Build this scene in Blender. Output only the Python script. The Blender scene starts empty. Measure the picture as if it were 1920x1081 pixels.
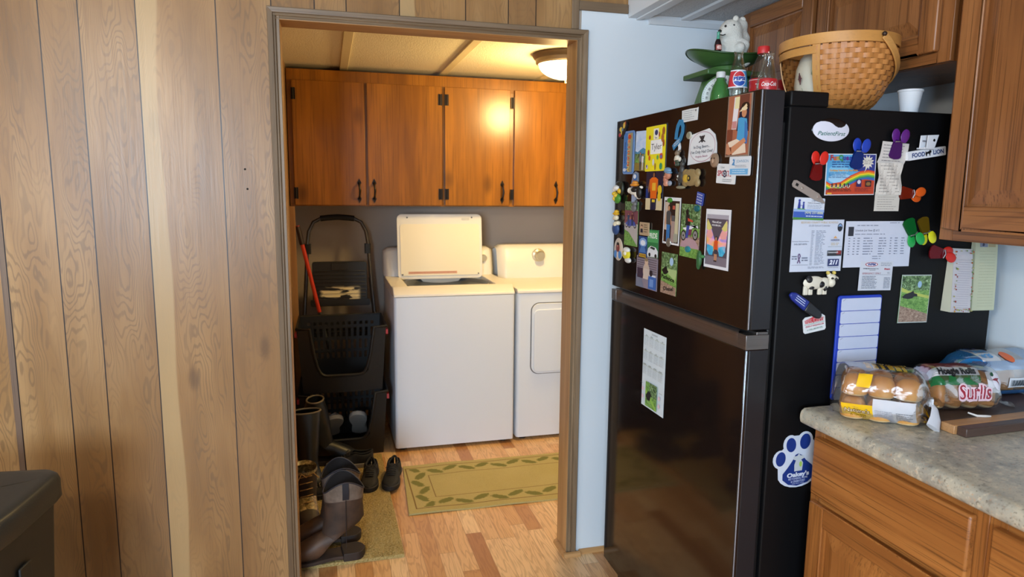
import bpy, bmesh, math, random
from mathutils import Matrix, Vector, Euler
random.seed(7)
PI = math.pi
SC = bpy.context.scene
COL = SC.collection

# ---------------------------------------------------------------- camera
cam_d = bpy.data.cameras.new('camera')
cam_d.sensor_fit = 'HORIZONTAL'
cam_d.sensor_width = 36.0
cam_d.lens = 36.0 * 1274.6 / 1920
cam_d.clip_start = 0.02
cam_d.dof.use_dof = True
cam_d.dof.focus_distance = 2.1
cam_d.dof.aperture_fstop = 5.0
cam = bpy.data.objects.new('camera', cam_d)
COL.objects.link(cam)
cam.matrix_world = Matrix(((0.96527, 0.027819, -0.259768, 0.0),
                           (-0.261058, 0.14117, -0.954945, 0.0),
                           (0.010106, 0.989594, 0.14353, 1.45),
                           (0, 0, 0, 1)))
SC.camera = cam

# ---------------------------------------------------------------- world, exposure, lights
w = bpy.data.worlds.new('world'); SC.world = w; w.use_nodes = True
w.node_tree.nodes['Background'].inputs[0].default_value = (0.75, 0.86, 1.0, 1)
w.node_tree.nodes['Background'].inputs[1].default_value = 0.6
SC.view_settings.view_transform = 'Standard'
SC.view_settings.look = 'None'
SC.view_settings.gamma = 1.0
SC.view_settings.use_curve_mapping = False
SC.view_settings.exposure = 0.2

def area(name, loc, target, sx, sy, power, color):
    d = bpy.data.lights.new(name, 'AREA'); d.shape = 'RECTANGLE'
    d.size = sx; d.size_y = sy; d.energy = power; d.color = color
    o = bpy.data.objects.new(name, d); COL.objects.link(o)
    o.location = loc
    o.rotation_euler = (Vector(target) - Vector(loc)).to_track_quat('-Z', 'Y').to_euler()
    return o
# daylight through the window behind the camera, and through the one in the left wall
area('daylight_back', (-1.55, -2.95, 1.5), (-0.3, 2.4, 1.2), 1.5, 1.15, 175, (0.61, 0.80, 1.0))
area('daylight_left', (-3.12, -0.2, 1.5), (0, 0.6, 1.3), 1.3, 1.1, 32, (0.60, 0.80, 1.0))
# light of the round ceiling lamp in the living area and of the laundry lamp
pl = bpy.data.lights.new('room_lamp_light', 'POINT'); pl.energy = 58; pl.color = (1.0, 0.88, 0.72); pl.shadow_soft_size = 0.13
plo = bpy.data.objects.new('room_lamp_light', pl); COL.objects.link(plo); plo.location = (-1.25, -0.35, 2.22)
ll = bpy.data.lights.new('laundry_lamp_light', 'POINT'); ll.energy = 36; ll.color = (1.0, 0.70, 0.28); ll.shadow_soft_size = 0.09
llo = bpy.data.objects.new('laundry_lamp_light', ll); COL.objects.link(llo); llo.location = (1.205, 3.41, 1.96)

# ---------------------------------------------------------------- helpers
def lin(c):
    c /= 255.0
    return c / 12.92 if c <= 0.04045 else ((c + 0.055) / 1.055) ** 2.4
def hexc(h):
    h = h.lstrip('#')
    return tuple(lin(int(h[i:i + 2], 16)) for i in (0, 2, 4)) + (1.0,)

class NT:
    """small wrapper to write node materials compactly"""
    def __init__(s, name):
        s.mat = bpy.data.materials.new(name); s.mat.use_nodes = True
        s.t = s.mat.node_tree; s.n = s.t.nodes; s.l = s.t.links
        s.b = s.n['Principled BSDF']
    def put(s, inp, v):
        if isinstance(v, bpy.types.NodeSocket): s.l.new(v, inp)
        elif v is not None:
            if hasattr(inp.default_value, '__len__') and not hasattr(v, '__len__'): v = (v,) * len(inp.default_value)
            inp.default_value = v
    def node(s, typ, **kw):
        n = s.n.new(typ)
        for k, v in kw.items(): setattr(n, k, v)
        return n
    def m(s, op, a, b=None, c=None):
        n = s.node('ShaderNodeMath', operation=op)
        s.put(n.inputs[0], a)
        if b is not None: s.put(n.inputs[1], b)
        if c is not None: s.put(n.inputs[2], c)
        return n.outputs[0]
    def sep(s, v):
        n = s.node('ShaderNodeSeparateXYZ'); s.put(n.inputs[0], v); return n.outputs
    def comb(s, x, y, z=0.0):
        n = s.node('ShaderNodeCombineXYZ')
        for i, q in enumerate((x, y, z)): s.put(n.inputs[i], q)
        return n.outputs[0]
    def coord(s, k='Object'): return s.node('ShaderNodeTexCoord').outputs[k]
    def scale(s, v, sc, off=(0, 0, 0)):
        n = s.node('ShaderNodeMapping'); s.put(n.inputs[0], v)
        n.inputs['Location'].default_value = off; n.inputs['Scale'].default_value = sc
        return n.outputs[0]
    def noise(s, v, sc=5.0, detail=3.0, rough=0.5, dist=0.0, dim='3D', wv=None):
        n = s.node('ShaderNodeTexNoise', noise_dimensions=dim)
        s.put(n.inputs['Vector'], v); s.put(n.inputs['Scale'], sc); s.put(n.inputs['Detail'], detail)
        s.put(n.inputs['Roughness'], rough); s.put(n.inputs['Distortion'], dist)
        if wv is not None: s.put(n.inputs['W'], wv)
        return n.outputs['Fac']
    def voro(s, v, sc, feat='F1', out='Distance'):
        n = s.node('ShaderNodeTexVoronoi', feature=feat); s.put(n.inputs['Vector'], v); s.put(n.inputs['Scale'], sc)
        return n.outputs[out]
    def white(s, v, dim='2D'):
        n = s.node('ShaderNodeTexWhiteNoise', noise_dimensions=dim); s.put(n.inputs['Vector' if dim != '1D' else 'W'], v)
        return n.outputs['Value']
    def ramp(s, f, stops, interp='LINEAR'):
        n = s.node('ShaderNodeValToRGB'); n.color_ramp.interpolation = interp; e = n.color_ramp.elements
        while len(e) > 2: e.remove(e[-1])
        for i, (p, c) in enumerate(stops):
            el = e[i] if i < 2 else e.new(p)
            el.position = p; el.color = hexc(c) if isinstance(c, str) else (c, c, c, 1)
        s.put(n.inputs[0], f); return n.outputs[0]
    def mix(s, f, a, b, mode='MIX'):
        n = s.node('ShaderNodeMix', data_type='RGBA', blend_type=mode)
        s.put(n.inputs[0], f); s.put(n.inputs[6], hexc(a) if isinstance(a, str) else a); s.put(n.inputs[7], hexc(b) if isinstance(b, str) else b)
        return n.outputs[2]
    def sstep(s, v, a, b):
        n = s.node('ShaderNodeMapRange', interpolation_type='SMOOTHSTEP'); s.put(n.inputs[0], v)
        s.put(n.inputs[1], a); s.put(n.inputs[2], b); return n.outputs[0]
    def bump(s, h, strength=0.3, dist=0.002):
        n = s.node('ShaderNodeBump'); s.put(n.inputs['Height'], h)
        n.inputs['Strength'].default_value = strength; n.inputs['Distance'].default_value = dist
        s.l.new(n.outputs[0], s.b.inputs['Normal'])
    def fin(s, col=None, rough=None, **kw):
        if col is not None: s.put(s.b.inputs['Base Color'], hexc(col) if isinstance(col, str) else col)
        if rough is not None: s.put(s.b.inputs['Roughness'], rough)
        for k, v in kw.items(): s.put(s.b.inputs[k.replace('_', ' ')], v)
        return s.mat

MATS = {}
def mat(key, rough=0.5, **kw):
    """plain colour material with a very faint mottling, one per colour and finish"""
    k = (key, rough, tuple(sorted(kw.items())))
    if k not in MATS:
        n = NT('plain_' + key.lstrip('#'))
        f = n.noise(n.coord(), 40.0, 2.0)
        c = hexc(key); d = tuple(x * 0.93 for x in c[:3]) + (1,)
        MATS[k] = n.fin(n.mix(f, c, d), rough, **kw)
    return MATS[k]

# ---- wood panelling: UV 'grain' holds (distance from plank centre, height); attribute pid the plank, sap the pale left edge width
def panel_mat():
    n = NT('wood_panelling')
    uv = n.node('ShaderNodeUVMap', uv_map='grain').outputs[0]
    pid = n.node('ShaderNodeAttribute', attribute_name='pid').outputs['Fac']
    sap = n.node('ShaderNodeAttribute', attribute_name='sap').outputs['Fac']
    wid = n.node('ShaderNodeAttribute', attribute_name='halfw').outputs['Fac']
    u, v, _ = n.sep(uv)
    warp = n.noise(n.comb(n.m('MULTIPLY', u, 9.0), n.m('MULTIPLY', v, 1.9), pid), 1.0, 2.5, 0.5)
    cx = n.m('MULTIPLY', n.m('SUBTRACT', n.noise(n.comb(0.0, n.m('MULTIPLY', v, 1.1), n.m('ADD', pid, 7.0)), 1.0, 1.0), 0.5), 0.09)
    uc = n.m('ADD', u, cx)
    u2 = n.m('MULTIPLY', n.m('MULTIPLY', uc, uc), 1300.0)
    fine = n.noise(n.comb(n.m('MULTIPLY', u, 60.0), n.m('MULTIPLY', v, 12.0), pid), 1.0, 2.0)
    r = n.m('ADD', n.m('ADD', u2, n.m('MULTIPLY', warp, 46.0)), n.m('MULTIPLY', fine, 1.3))
    wv = n.m('SINE', n.m('MULTIPLY', r, 4.0))
    ring = n.sstep(wv, 0.1, 1.0)
    blotch = n.noise(n.comb(n.m('MULTIPLY', u, 7.0), n.m('MULTIPLY', v, 1.3), n.m('ADD', pid, 3.0)), 1.0, 3.0)
    strk = n.noise(n.comb(n.m('MULTIPLY', u, 320.0), n.m('MULTIPLY', v, 5.0), pid), 1.0, 2.0)
    lens = n.noise(n.comb(n.m('MULTIPLY', u, 13.0), n.m('MULTIPLY', v, 2.2), n.m('ADD', pid, 11.0)), 1.0, 2.0)
    amp = n.sstep(lens, 0.38, 0.62)
    base = n.ramp(blotch, [(0.28, '#7c5830'), (0.5, '#997245'), (0.72, '#b38d5d')])
    tone = n.white(pid, '1D')
    base = n.mix(n.m('MULTIPLY', tone, 0.35), base, '#76563a')
    c = n.mix(n.m('MULTIPLY', n.m('MULTIPLY', ring, 0.56), n.m('ADD', 0.25, n.m('MULTIPLY', amp, 0.75))), base, '#6f553a')
    c = n.mix(n.m('MULTIPLY', n.sstep(strk, 0.5, 0.8), 0.30), c, '#664b38')
    # knots, stretched along the plank
    kd = n.voro(n.comb(n.m('MULTIPLY', u, 5.5), n.m('MULTIPLY', v, 2.1), n.m('MULTIPLY', pid, 1.7)), 1.0)
    c = n.mix(n.m('MULTIPLY', n.m('SUBTRACT', 1.0, n.sstep(kd, 0.03, 0.13)), 0.55), c, '#4f3826')
    # pale sapwood on the left edge of the widest plank
    edge = n.m('ADD', n.m('ADD', u, wid), n.m('MULTIPLY', n.m('SUBTRACT', n.noise(n.comb(0.0, n.m('MULTIPLY', v, 1.1), pid), 1.0, 1.5), 0.5), 0.07))
    sm = n.m('MULTIPLY', n.m('SUBTRACT', 1.0, n.sstep(n.m('SUBTRACT', edge, sap), -0.004, 0.004)), n.m('GREATER_THAN', sap, 0.001))
    c = n.mix(n.m('MULTIPLY', sm, 0.72), c, '#b3966a')
    # groove: the sides of each plank
    g = n.sstep(n.m('SUBTRACT', wid, n.m('ABSOLUTE', u)), 0.0012, 0.0022)
    c = n.mix(g, '#241a17', c)
    n.bump(n.m('ADD', n.m('MULTIPLY', strk, 0.6), n.m('MULTIPLY', fine, 0.5)), 0.12, 0.001)
    return n.fin(c, n.m('ADD', 0.27, n.m('MULTIPLY', strk, 0.14)), Specular_IOR_Level=0.34)

def wood(name, axis, light, mid, dark, grain=1.0, rough=0.42, streak=0.55, knots=0.0, bumpy=0.12):
    """open-grained wood, grain running along the given axis of the object"""
    n = NT(name)
    p = n.coord()
    lo, hi = 2.2, 26.0 * grain
    sc = {'X': (lo, hi, hi), 'Y': (hi, lo, hi), 'Z': (hi, hi, lo)}[axis]
    rnd = n.node('ShaderNodeObjectInfo').outputs['Random']
    off = n.node('ShaderNodeVectorMath', operation='ADD'); n.put(off.inputs[0], n.scale(p, sc)); n.put(off.inputs[1], n.comb(n.m('MULTIPLY', rnd, 37.0), n.m('MULTIPLY', rnd, 11.0), 0.0))
    q = off.outputs[0]
    big = n.noise(n.scale(q, (0.16, 0.16, 0.16) if axis else None), 1.0, 2.0)
    rings = n.m('SINE', n.m('MULTIPLY', n.noise(n.scale(q, (0.13, 0.13, 0.13)), 1.0, 1.5, 0.5), 90.0 if knots else 170.0))
    s1 = n.noise(n.scale(q, tuple({'X': 1.3, 'Y': 1.3, 'Z': 1.3}[k] if k == axis else (7.0 if knots else 11.0) / grain for k in 'XYZ')), 1.0, 2.0, 0.55)
    c = n.ramp(n.noise(q, 0.5, 3.0), [(0.3, dark), (0.5, mid), (0.72, light)])
    c = n.mix(n.m('MULTIPLY', n.sstep(rings, 0.1, 1.0), 0.42 * streak / 0.55), c, dark)
    c = n.mix(n.m('MULTIPLY', n.sstep(s1, 0.54, 0.66), streak), c, tuple(x * 0.33 for x in hexc(dark)[:3]) + (1,))
    c = n.mix(n.m('MULTIPLY', big, 0.25), c, light)
    if knots:
        kd = n.voro(n.scale(p, (5, 5, 2.6)), 1.0)
        c = n.mix(n.m('MULTIPLY', n.m('SUBTRACT', 1.0, n.sstep(kd, 0.05, 0.24)), knots), c, tuple(x * 0.4 for x in hexc(dark)[:3]) + (1,))
    n.bump(s1, bumpy, 0.001)
    return n.fin(c, rough)

def floor_mat():
    n = NT('laminate_floor')
    x, y, z = n.sep(n.coord())
    W, L = 0.0665, 0.62
    ci = n.m('FLOOR', n.m('DIVIDE', x, W))
    h = n.white(n.m('ADD', ci, 0.37), '1D')
    yo = n.m('ADD', n.m('DIVIDE', y, L), n.m('MULTIPLY', h, 3.7))
    ri = n.m('FLOOR', yo)
    t = n.white(n.comb(ci, ri), '2D')
    gx = n.noise(n.comb(n.m('MULTIPLY', x, 22.0), n.m('MULTIPLY', y, 2.6), n.m('MULTIPLY', t, 30.0)), 1.0, 2.0)
    rings = n.m('SINE', n.m('MULTIPLY', gx, 60.0))
    fine = n.noise(n.comb(n.m('MULTIPLY', x, 260.0), n.m('MULTIPLY', y, 9.0), t), 1.0, 3.0)
    base = n.ramp(t, [(0.0, '#b07846'), (0.2, '#cc985e'), (0.5, '#dfb17a'), (0.8, '#ecc896'), (1.0, '#d6a56c')])
    c = n.mix(n.m('MULTIPLY', n.sstep(rings, 0.0, 1.0), 0.28), base, '#8a5227')
    c = n.mix(n.m('MULTIPLY', n.sstep(fine, 0.5, 0.75), 0.35), c, '#8f5a2c')
    fx = n.m('FRACT', n.m('DIVIDE', x, W)); fy = n.m('FRACT', yo)
    ex = n.m('MINIMUM', fx, n.m('SUBTRACT', 1.0, fx)); ey = n.m('MULTIPLY', n.m('MINIMUM', fy, n.m('SUBTRACT', 1.0, fy)), L / W)
    c = n.mix(n.m('MULTIPLY', n.sstep(n.m('MINIMUM', ex, ey), 0.03, 0.0), 0.45), c, '#6a3f20')
    return n.fin(c, n.m('ADD', 0.27, n.m('MULTIPLY', fine, 0.12)))

def plaster(name, col, scale, strength, rough=0.6, dist=0.003, col2=None):
    n = NT(name); p = n.coord()
    h = n.noise(p, scale, 4.0, 0.55, 0.4)
    c = n.mix(n.noise(p, 3.0, 2.0), col, col2 or col)
    n.bump(h, strength, dist)
    return n.fin(c, rough)

def laminate_counter():
    n = NT('granite_look_laminate'); p = n.coord()
    a = n.noise(p, 9.0, 4.0, 0.6, 0.6); b = n.noise(p, 55.0, 3.0, 0.65); d = n.noise(p, 150.0, 2.0, 0.7)
    c = n.ramp(a, [(0.3, '#8f8c84'), (0.46, '#a9a496'), (0.6, '#c2b9a4'), (0.75, '#a3a19b')])
    c = n.mix(n.m('MULTIPLY', n.sstep(b, 0.52, 0.7), 0.75), c, '#d8cdb4')
    c = n.mix(n.m('MULTIPLY', n.sstep(b, 0.45, 0.3), 0.6), c, '#6f675c')
    c = n.mix(n.m('MULTIPLY', n.sstep(d, 0.6, 0.72), 0.8), c, '#5a4c3c')
    c = n.mix(n.m('MULTIPLY', n.sstep(d, 0.4, 0.3), 0.6), c, '#c79a72')
    return n.fin(c, 0.3)

def pile_mat(name, cols, scale, rough=0.95, dist=0.006):
    n = NT(name); p = n.coord()
    a = n.noise(p, scale, 3.0, 0.7); b = n.noise(p, scale * 0.12, 2.0)
    c = n.ramp(a, [(0.3, cols[0]), (0.5, cols[1]), (0.7, cols[2])])
    c = n.mix(n.m('MULTIPLY', b, 0.3), c, cols[1])
    n.bump(a, 0.9, dist)
    return n.fin(c, rough, Specular_IOR_Level=0.1)

def picture_mat(name, stops, sc=(60, 60, 60), detail=4.0, rough=0.35):
    n = NT(name); p = n.scale(n.coord(), sc)
    return n.fin(n.ramp(n.noise(p, 1.0, detail, 0.65, 0.8), stops), rough)

def film_mat(name, tint='#ffffff', gloss=0.5, solid=0.0, rough=0.08):
    """thin clear plastic: passes light straight through, shines at grazing angles and in creases"""
    n = NT(name); n.n.remove(n.b)
    tr = n.node('ShaderNodeBsdfTransparent'); tr.inputs[0].default_value = hexc(tint)
    gl = n.node('ShaderNodeBsdfGlossy'); gl.inputs['Roughness'].default_value = rough
    df = n.node('ShaderNodeBsdfDiffuse'); df.inputs[0].default_value = hexc(tint)
    lw = n.node('ShaderNodeLayerWeight'); lw.inputs[0].default_value = gloss
    bp = n.node('ShaderNodeBump'); bp.inputs['Strength'].default_value = 0.45; bp.inputs['Distance'].default_value = 0.004
    n.put(bp.inputs['Height'], n.noise(n.scale(n.coord(), (18, 34, 30)), 1.0, 3.0, 0.6, 1.2))
    n.l.new(bp.outputs[0], gl.inputs['Normal']); n.l.new(bp.outputs[0], lw.inputs['Normal'])
    m0 = n.node('ShaderNodeMixShader'); m0.inputs[0].default_value = solid
    n.l.new(tr.outputs[0], m0.inputs[1]); n.l.new(df.outputs[0], m0.inputs[2])
    m1 = n.node('ShaderNodeMixShader'); n.put(m1.inputs[0], n.m('MULTIPLY', lw.outputs['Fresnel'], 0.55))
    n.l.new(m0.outputs[0], m1.inputs[1]); n.l.new(gl.outputs[0], m1.inputs[2])
    n.l.new(m1.outputs[0], n.n['Material Output'].inputs[0])
    return n.mat

def leather(name, col, dark, rough=0.6, sc=16.0):
    n = NT(name); p = n.coord()
    a = n.noise(p, sc, 4.0, 0.6); b = n.noise(p, 180.0, 2.0)
    n.bump(n.m('ADD', a, n.m('MULTIPLY', b, 0.4)), 0.25, 0.002)
    return n.fin(n.ramp(a, [(0.35, dark), (0.65, col)]), rough)

m_panel = panel_mat()
m_floor = floor_mat()
m_white_wall = plaster('white_painted_wall', '#d0dae2', 26.0, 0.12, 0.42, 0.002, '#d8e0e6')
m_laundry_wall = plaster('laundry_wall_paint', '#a89c90', 14.0, 0.1, 0.6, 0.002)
m_ceil = plaster('stippled_ceiling', '#c6cacd', 120.0, 1.0, 0.8, 0.008, '#d0d2d3')
m_laundry_ceil = plaster('laundry_ceiling_board', '#e6dcc2', 150.0, 0.8, 0.85, 0.004)
m_white_trim = plaster('white_trim_paint', '#d4d9dd', 9.0, 0.05, 0.4)
m_batten = plaster('cream_batten', '#d9cba6', 9.0, 0.05, 0.6)
m_casing = wood('casing_wood', 'Z', '#8b765c', '#735e47', '#5a4733', 1.6, 0.45, 0.4)
m_casing_x = wood('casing_wood_head', 'X', '#8b765c', '#735e47', '#5a4733', 1.6, 0.45, 0.4)
m_jamb = wood('jamb_wood', 'Z', '#c09563', '#a67c4e', '#8c6238', 1.2, 0.45, 0.4)
m_jamb_x = wood('jamb_wood_head', 'X', '#c09563', '#a67c4e', '#8c6238', 1.2, 0.45, 0.4)
m_quarter = wood('oak_shoe_moulding', 'X', '#c99c68', '#b58652', '#9a6c3c', 1.2, 0.45, 0.3)
m_oak_z = wood('oak_upright_grain', 'Z', '#a06a3d', '#8b5830', '#724524', 1.0, 0.34, 0.66)
m_oak_y = wood('oak_level_grain', 'Y', '#a06a3d', '#8b5830', '#724524', 1.0, 0.34, 0.66)
m_oakb_z = wood('oak_base_upright_grain', 'Z', '#b07238', '#9d622e', '#885023', 1.0, 0.36, 0.62)
m_oakb_y = wood('oak_base_level_grain', 'Y', '#b07238', '#9d622e', '#885023', 1.0, 0.36, 0.72)
m_lcab = wood('laundry_cabinet_veneer', 'Z', '#9c6318', '#875210', '#6c3f0a', 0.7, 0.26, 0.42, 0.75)
m_counter = laminate_counter()

class MB:
    """collects shapes and links them as ONE mesh object"""
    def __init__(s): s.v = []; s.f = []; s.mi = []; s.mats = []; s.X = Matrix.Identity(4)
    def slot(s, m):
        if m not in s.mats: s.mats.append(m)
        return s.mats.index(m)
    def add(s, vs, fs, m=None):
        k = len(s.v); s.v += [tuple(s.X @ Vector(q)) for q in vs]; i = s.slot(m)
        for f in fs: s.f.append(tuple(k + j for j in f)); s.mi.append(i)
        return s
    def box(s, x0, x1, y0, y1, z0, z1, m=None):
        x0, x1 = min(x0, x1), max(x0, x1); y0, y1 = min(y0, y1), max(y0, y1); z0, z1 = min(z0, z1), max(z0, z1)
        vs = [(x, y, z) for z in (z0, z1) for y in (y0, y1) for x in (x0, x1)]
        return s.add(vs, [(0, 2, 3, 1), (4, 5, 7, 6), (0, 1, 5, 4), (2, 6, 7, 3), (0, 4, 6, 2), (1, 3, 7, 5)], m)
    def grid(s, fn, nu, nv, cu=False, cv=False, m=None, capu=False, capv=False, mf=None):
        U = nu if cu else nu + 1; V = nv if cv else nv + 1
        vs = [fn(i / nu, j / nv) for i in range(U) for j in range(V)]
        fs = []; ms = []
        for i in range(nu):
            for j in range(nv):
                a, b = i * V + j, ((i + 1) % U) * V + j
                c, d = ((i + 1) % U) * V + (j + 1) % V, i * V + (j + 1) % V
                fs.append((a, b, c, d)); ms.append((i + .5) / nu if 0 else ((i + .5) / nu, (j + .5) / nv))
        if mf:
            k = len(s.v); s.v += [tuple(s.X @ Vector(q)) for q in vs]
            for f, (a, b) in zip(fs, ms): s.f.append(tuple(k + j for j in f)); s.mi.append(s.slot(mf(a, b)))
        else: s.add(vs, fs, m)
        if capu and cv:
            s.add([vs[j] for j in range(V)], [tuple(range(V))], m); s.add([vs[nu * V + j] for j in range(V)], [tuple(range(V))[::-1]], m)
        if capv and cu:
            s.add([vs[i * V] for i in range(U)], [tuple(range(U))[::-1]], m); s.add([vs[i * V + nv] for i in range(U)], [tuple(range(U))], m)
        return s
    def lathe(s, prof, n=32, m=None, c=(0, 0, 0), ax='Z', mf=None):
        def fn(u, v):
            i = min(int(round(v * (len(prof) - 1))), len(prof) - 1); r, z = prof[i]; a = 2 * PI * u
            p = (r * math.cos(a), r * math.sin(a), z)
            if ax == 'Y': p = (p[0], p[2], p[1])
            if ax == 'X': p = (p[2], p[0], p[1])
            return (p[0] + c[0], p[1] + c[1], p[2] + c[2])
        return s.grid(fn, n, len(prof) - 1, cu=True, m=m, mf=mf)
    def tube(s, pts, r, n=8, m=None, closed=False, flat=1.0):
        P = [Vector(p) for p in pts]; N = len(P); R = r if hasattr(r, '__len__') else [r] * N
        up = Vector((0, 0, 1)); rings = []; prev = None
        for i in range(N):
            t = (P[(i + 1) % N] - P[i - 1]) if closed else (P[min(i + 1, N - 1)] - P[max(i - 1, 0)])
            t.normalize()
            if prev is None:
                a = t.cross(up)
                if a.length < 1e-3: a = t.cross(Vector((1, 0, 0)))
            else: a = prev - t * prev.dot(t)
            a.normalize(); prev = a; b = t.cross(a)
            rings.append([P[i] + (a * math.cos(2 * PI * k / n) + b * math.sin(2 * PI * k / n) * flat) * R[i] for k in range(n)])
        vs = [q for rg in rings for q in rg]; fs = []
        for i in range(N if closed else N - 1):
            for k in range(n):
                j = (i + 1) % N
                fs.append((i * n + k, i * n + (k + 1) % n, j * n + (k + 1) % n, j * n + k))
        if not closed: fs += [tuple(range(n))[::-1], tuple((N - 1) * n + k for k in range(n))]
        return s.add(vs, fs, m)
    def prism(s, poly, ax, a0, a1, m=None):
        """polygon (p,q) extruded along an axis: X -> (y,z), Y -> (x,z), Z -> (x,y)"""
        n = len(poly)
        def w(p, a): return {'X': (a, p[0], p[1]), 'Y': (p[0], a, p[1]), 'Z': (p[0], p[1], a)}[ax]
        vs = [w(p, a0) for p in poly] + [w(p, a1) for p in poly]
        fs = [tuple(range(n))[::-1], tuple(range(n, 2 * n))] + [(i, (i + 1) % n, n + (i + 1) % n, n + i) for i in range(n)]
        return s.add(vs, fs, m)
    def blob(s, c, r, n=16, k=10, m=None, p=1.0):
        def fn(u, v):
            a = 2 * PI * u; b = PI * v - PI / 2
            sg = lambda t: math.copysign(abs(t) ** p, t)
            return (c[0] + r[0] * sg(math.cos(b)) * sg(math.cos(a)), c[1] + r[1] * sg(math.cos(b)) * sg(math.sin(a)), c[2] + r[2] * sg(math.sin(b)))
        return s.grid(fn, n, k, cu=True, m=m)
    def build(s, name, parent=None, m=None, smooth=35, bevel=0.0, shift=None, clean=True, subd=0):
        me = bpy.data.meshes.new(name)
        vs = s.v
        if shift: vs = [(a - shift[0], b - shift[1], c - shift[2]) for a, b, c in vs]
        me.from_pydata(vs, [], s.f)
        for q in s.mats: me.materials.append(q or m)
        for i, p in enumerate(me.polygons): p.material_index = s.mi[i]
        if clean:
            bm = bmesh.new(); bm.from_mesh(me)
            bmesh.ops.remove_doubles(bm, verts=bm.verts, dist=1e-6)
            bmesh.ops.recalc_face_normals(bm, faces=bm.faces)
            bm.to_mesh(me); bm.free()
        if smooth:
            me.shade_smooth(); me.set_sharp_from_angle(angle=math.radians(smooth))
        o = bpy.data.objects.new(name, me); COL.objects.link(o)
        if parent: o.parent = parent
        if bevel:
            b = o.modifiers.new('bevel', 'BEVEL'); b.width = bevel; b.segments = 2; b.limit_method = 'ANGLE'; b.angle_limit = math.radians(40)
            b.harden_normals = False
        if subd:
            d = o.modifiers.new('sub', 'SUBSURF'); d.levels = subd; d.render_levels = subd
        return o

def tag(o, label=None, cat=None, group=None, kind=None):
    if label: o['label'] = label
    if cat: o['category'] = cat
    if group: o['group'] = group
    if kind: o['kind'] = kind
    return o
def thing(name, label, cat, loc=(0, 0, 0), rotz=0.0, group=None, rot=None):
    o = bpy.data.objects.new(name, None); COL.objects.link(o)
    o.empty_display_size = 0.05
    o.location = loc; o.rotation_euler = rot or (0, 0, rotz)
    return tag(o, label, cat, group)
def struct(name, mb, m=None, **kw):
    o = mb.build(name, None, m, **kw); o['kind'] = 'structure'; return o
def rrect(x0, x1, y0, y1, r, n=5):
    out = []
    for cx, cy, a0 in ((x1 - r, y0 + r, -PI / 2), (x1 - r, y1 - r, 0), (x0 + r, y1 - r, PI / 2), (x0 + r, y0 + r, PI)):
        for k in range(n + 1):
            a = a0 + PI / 2 * k / n; out.append((cx + r * math.cos(a), cy + r * math.sin(a)))
    return out

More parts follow.
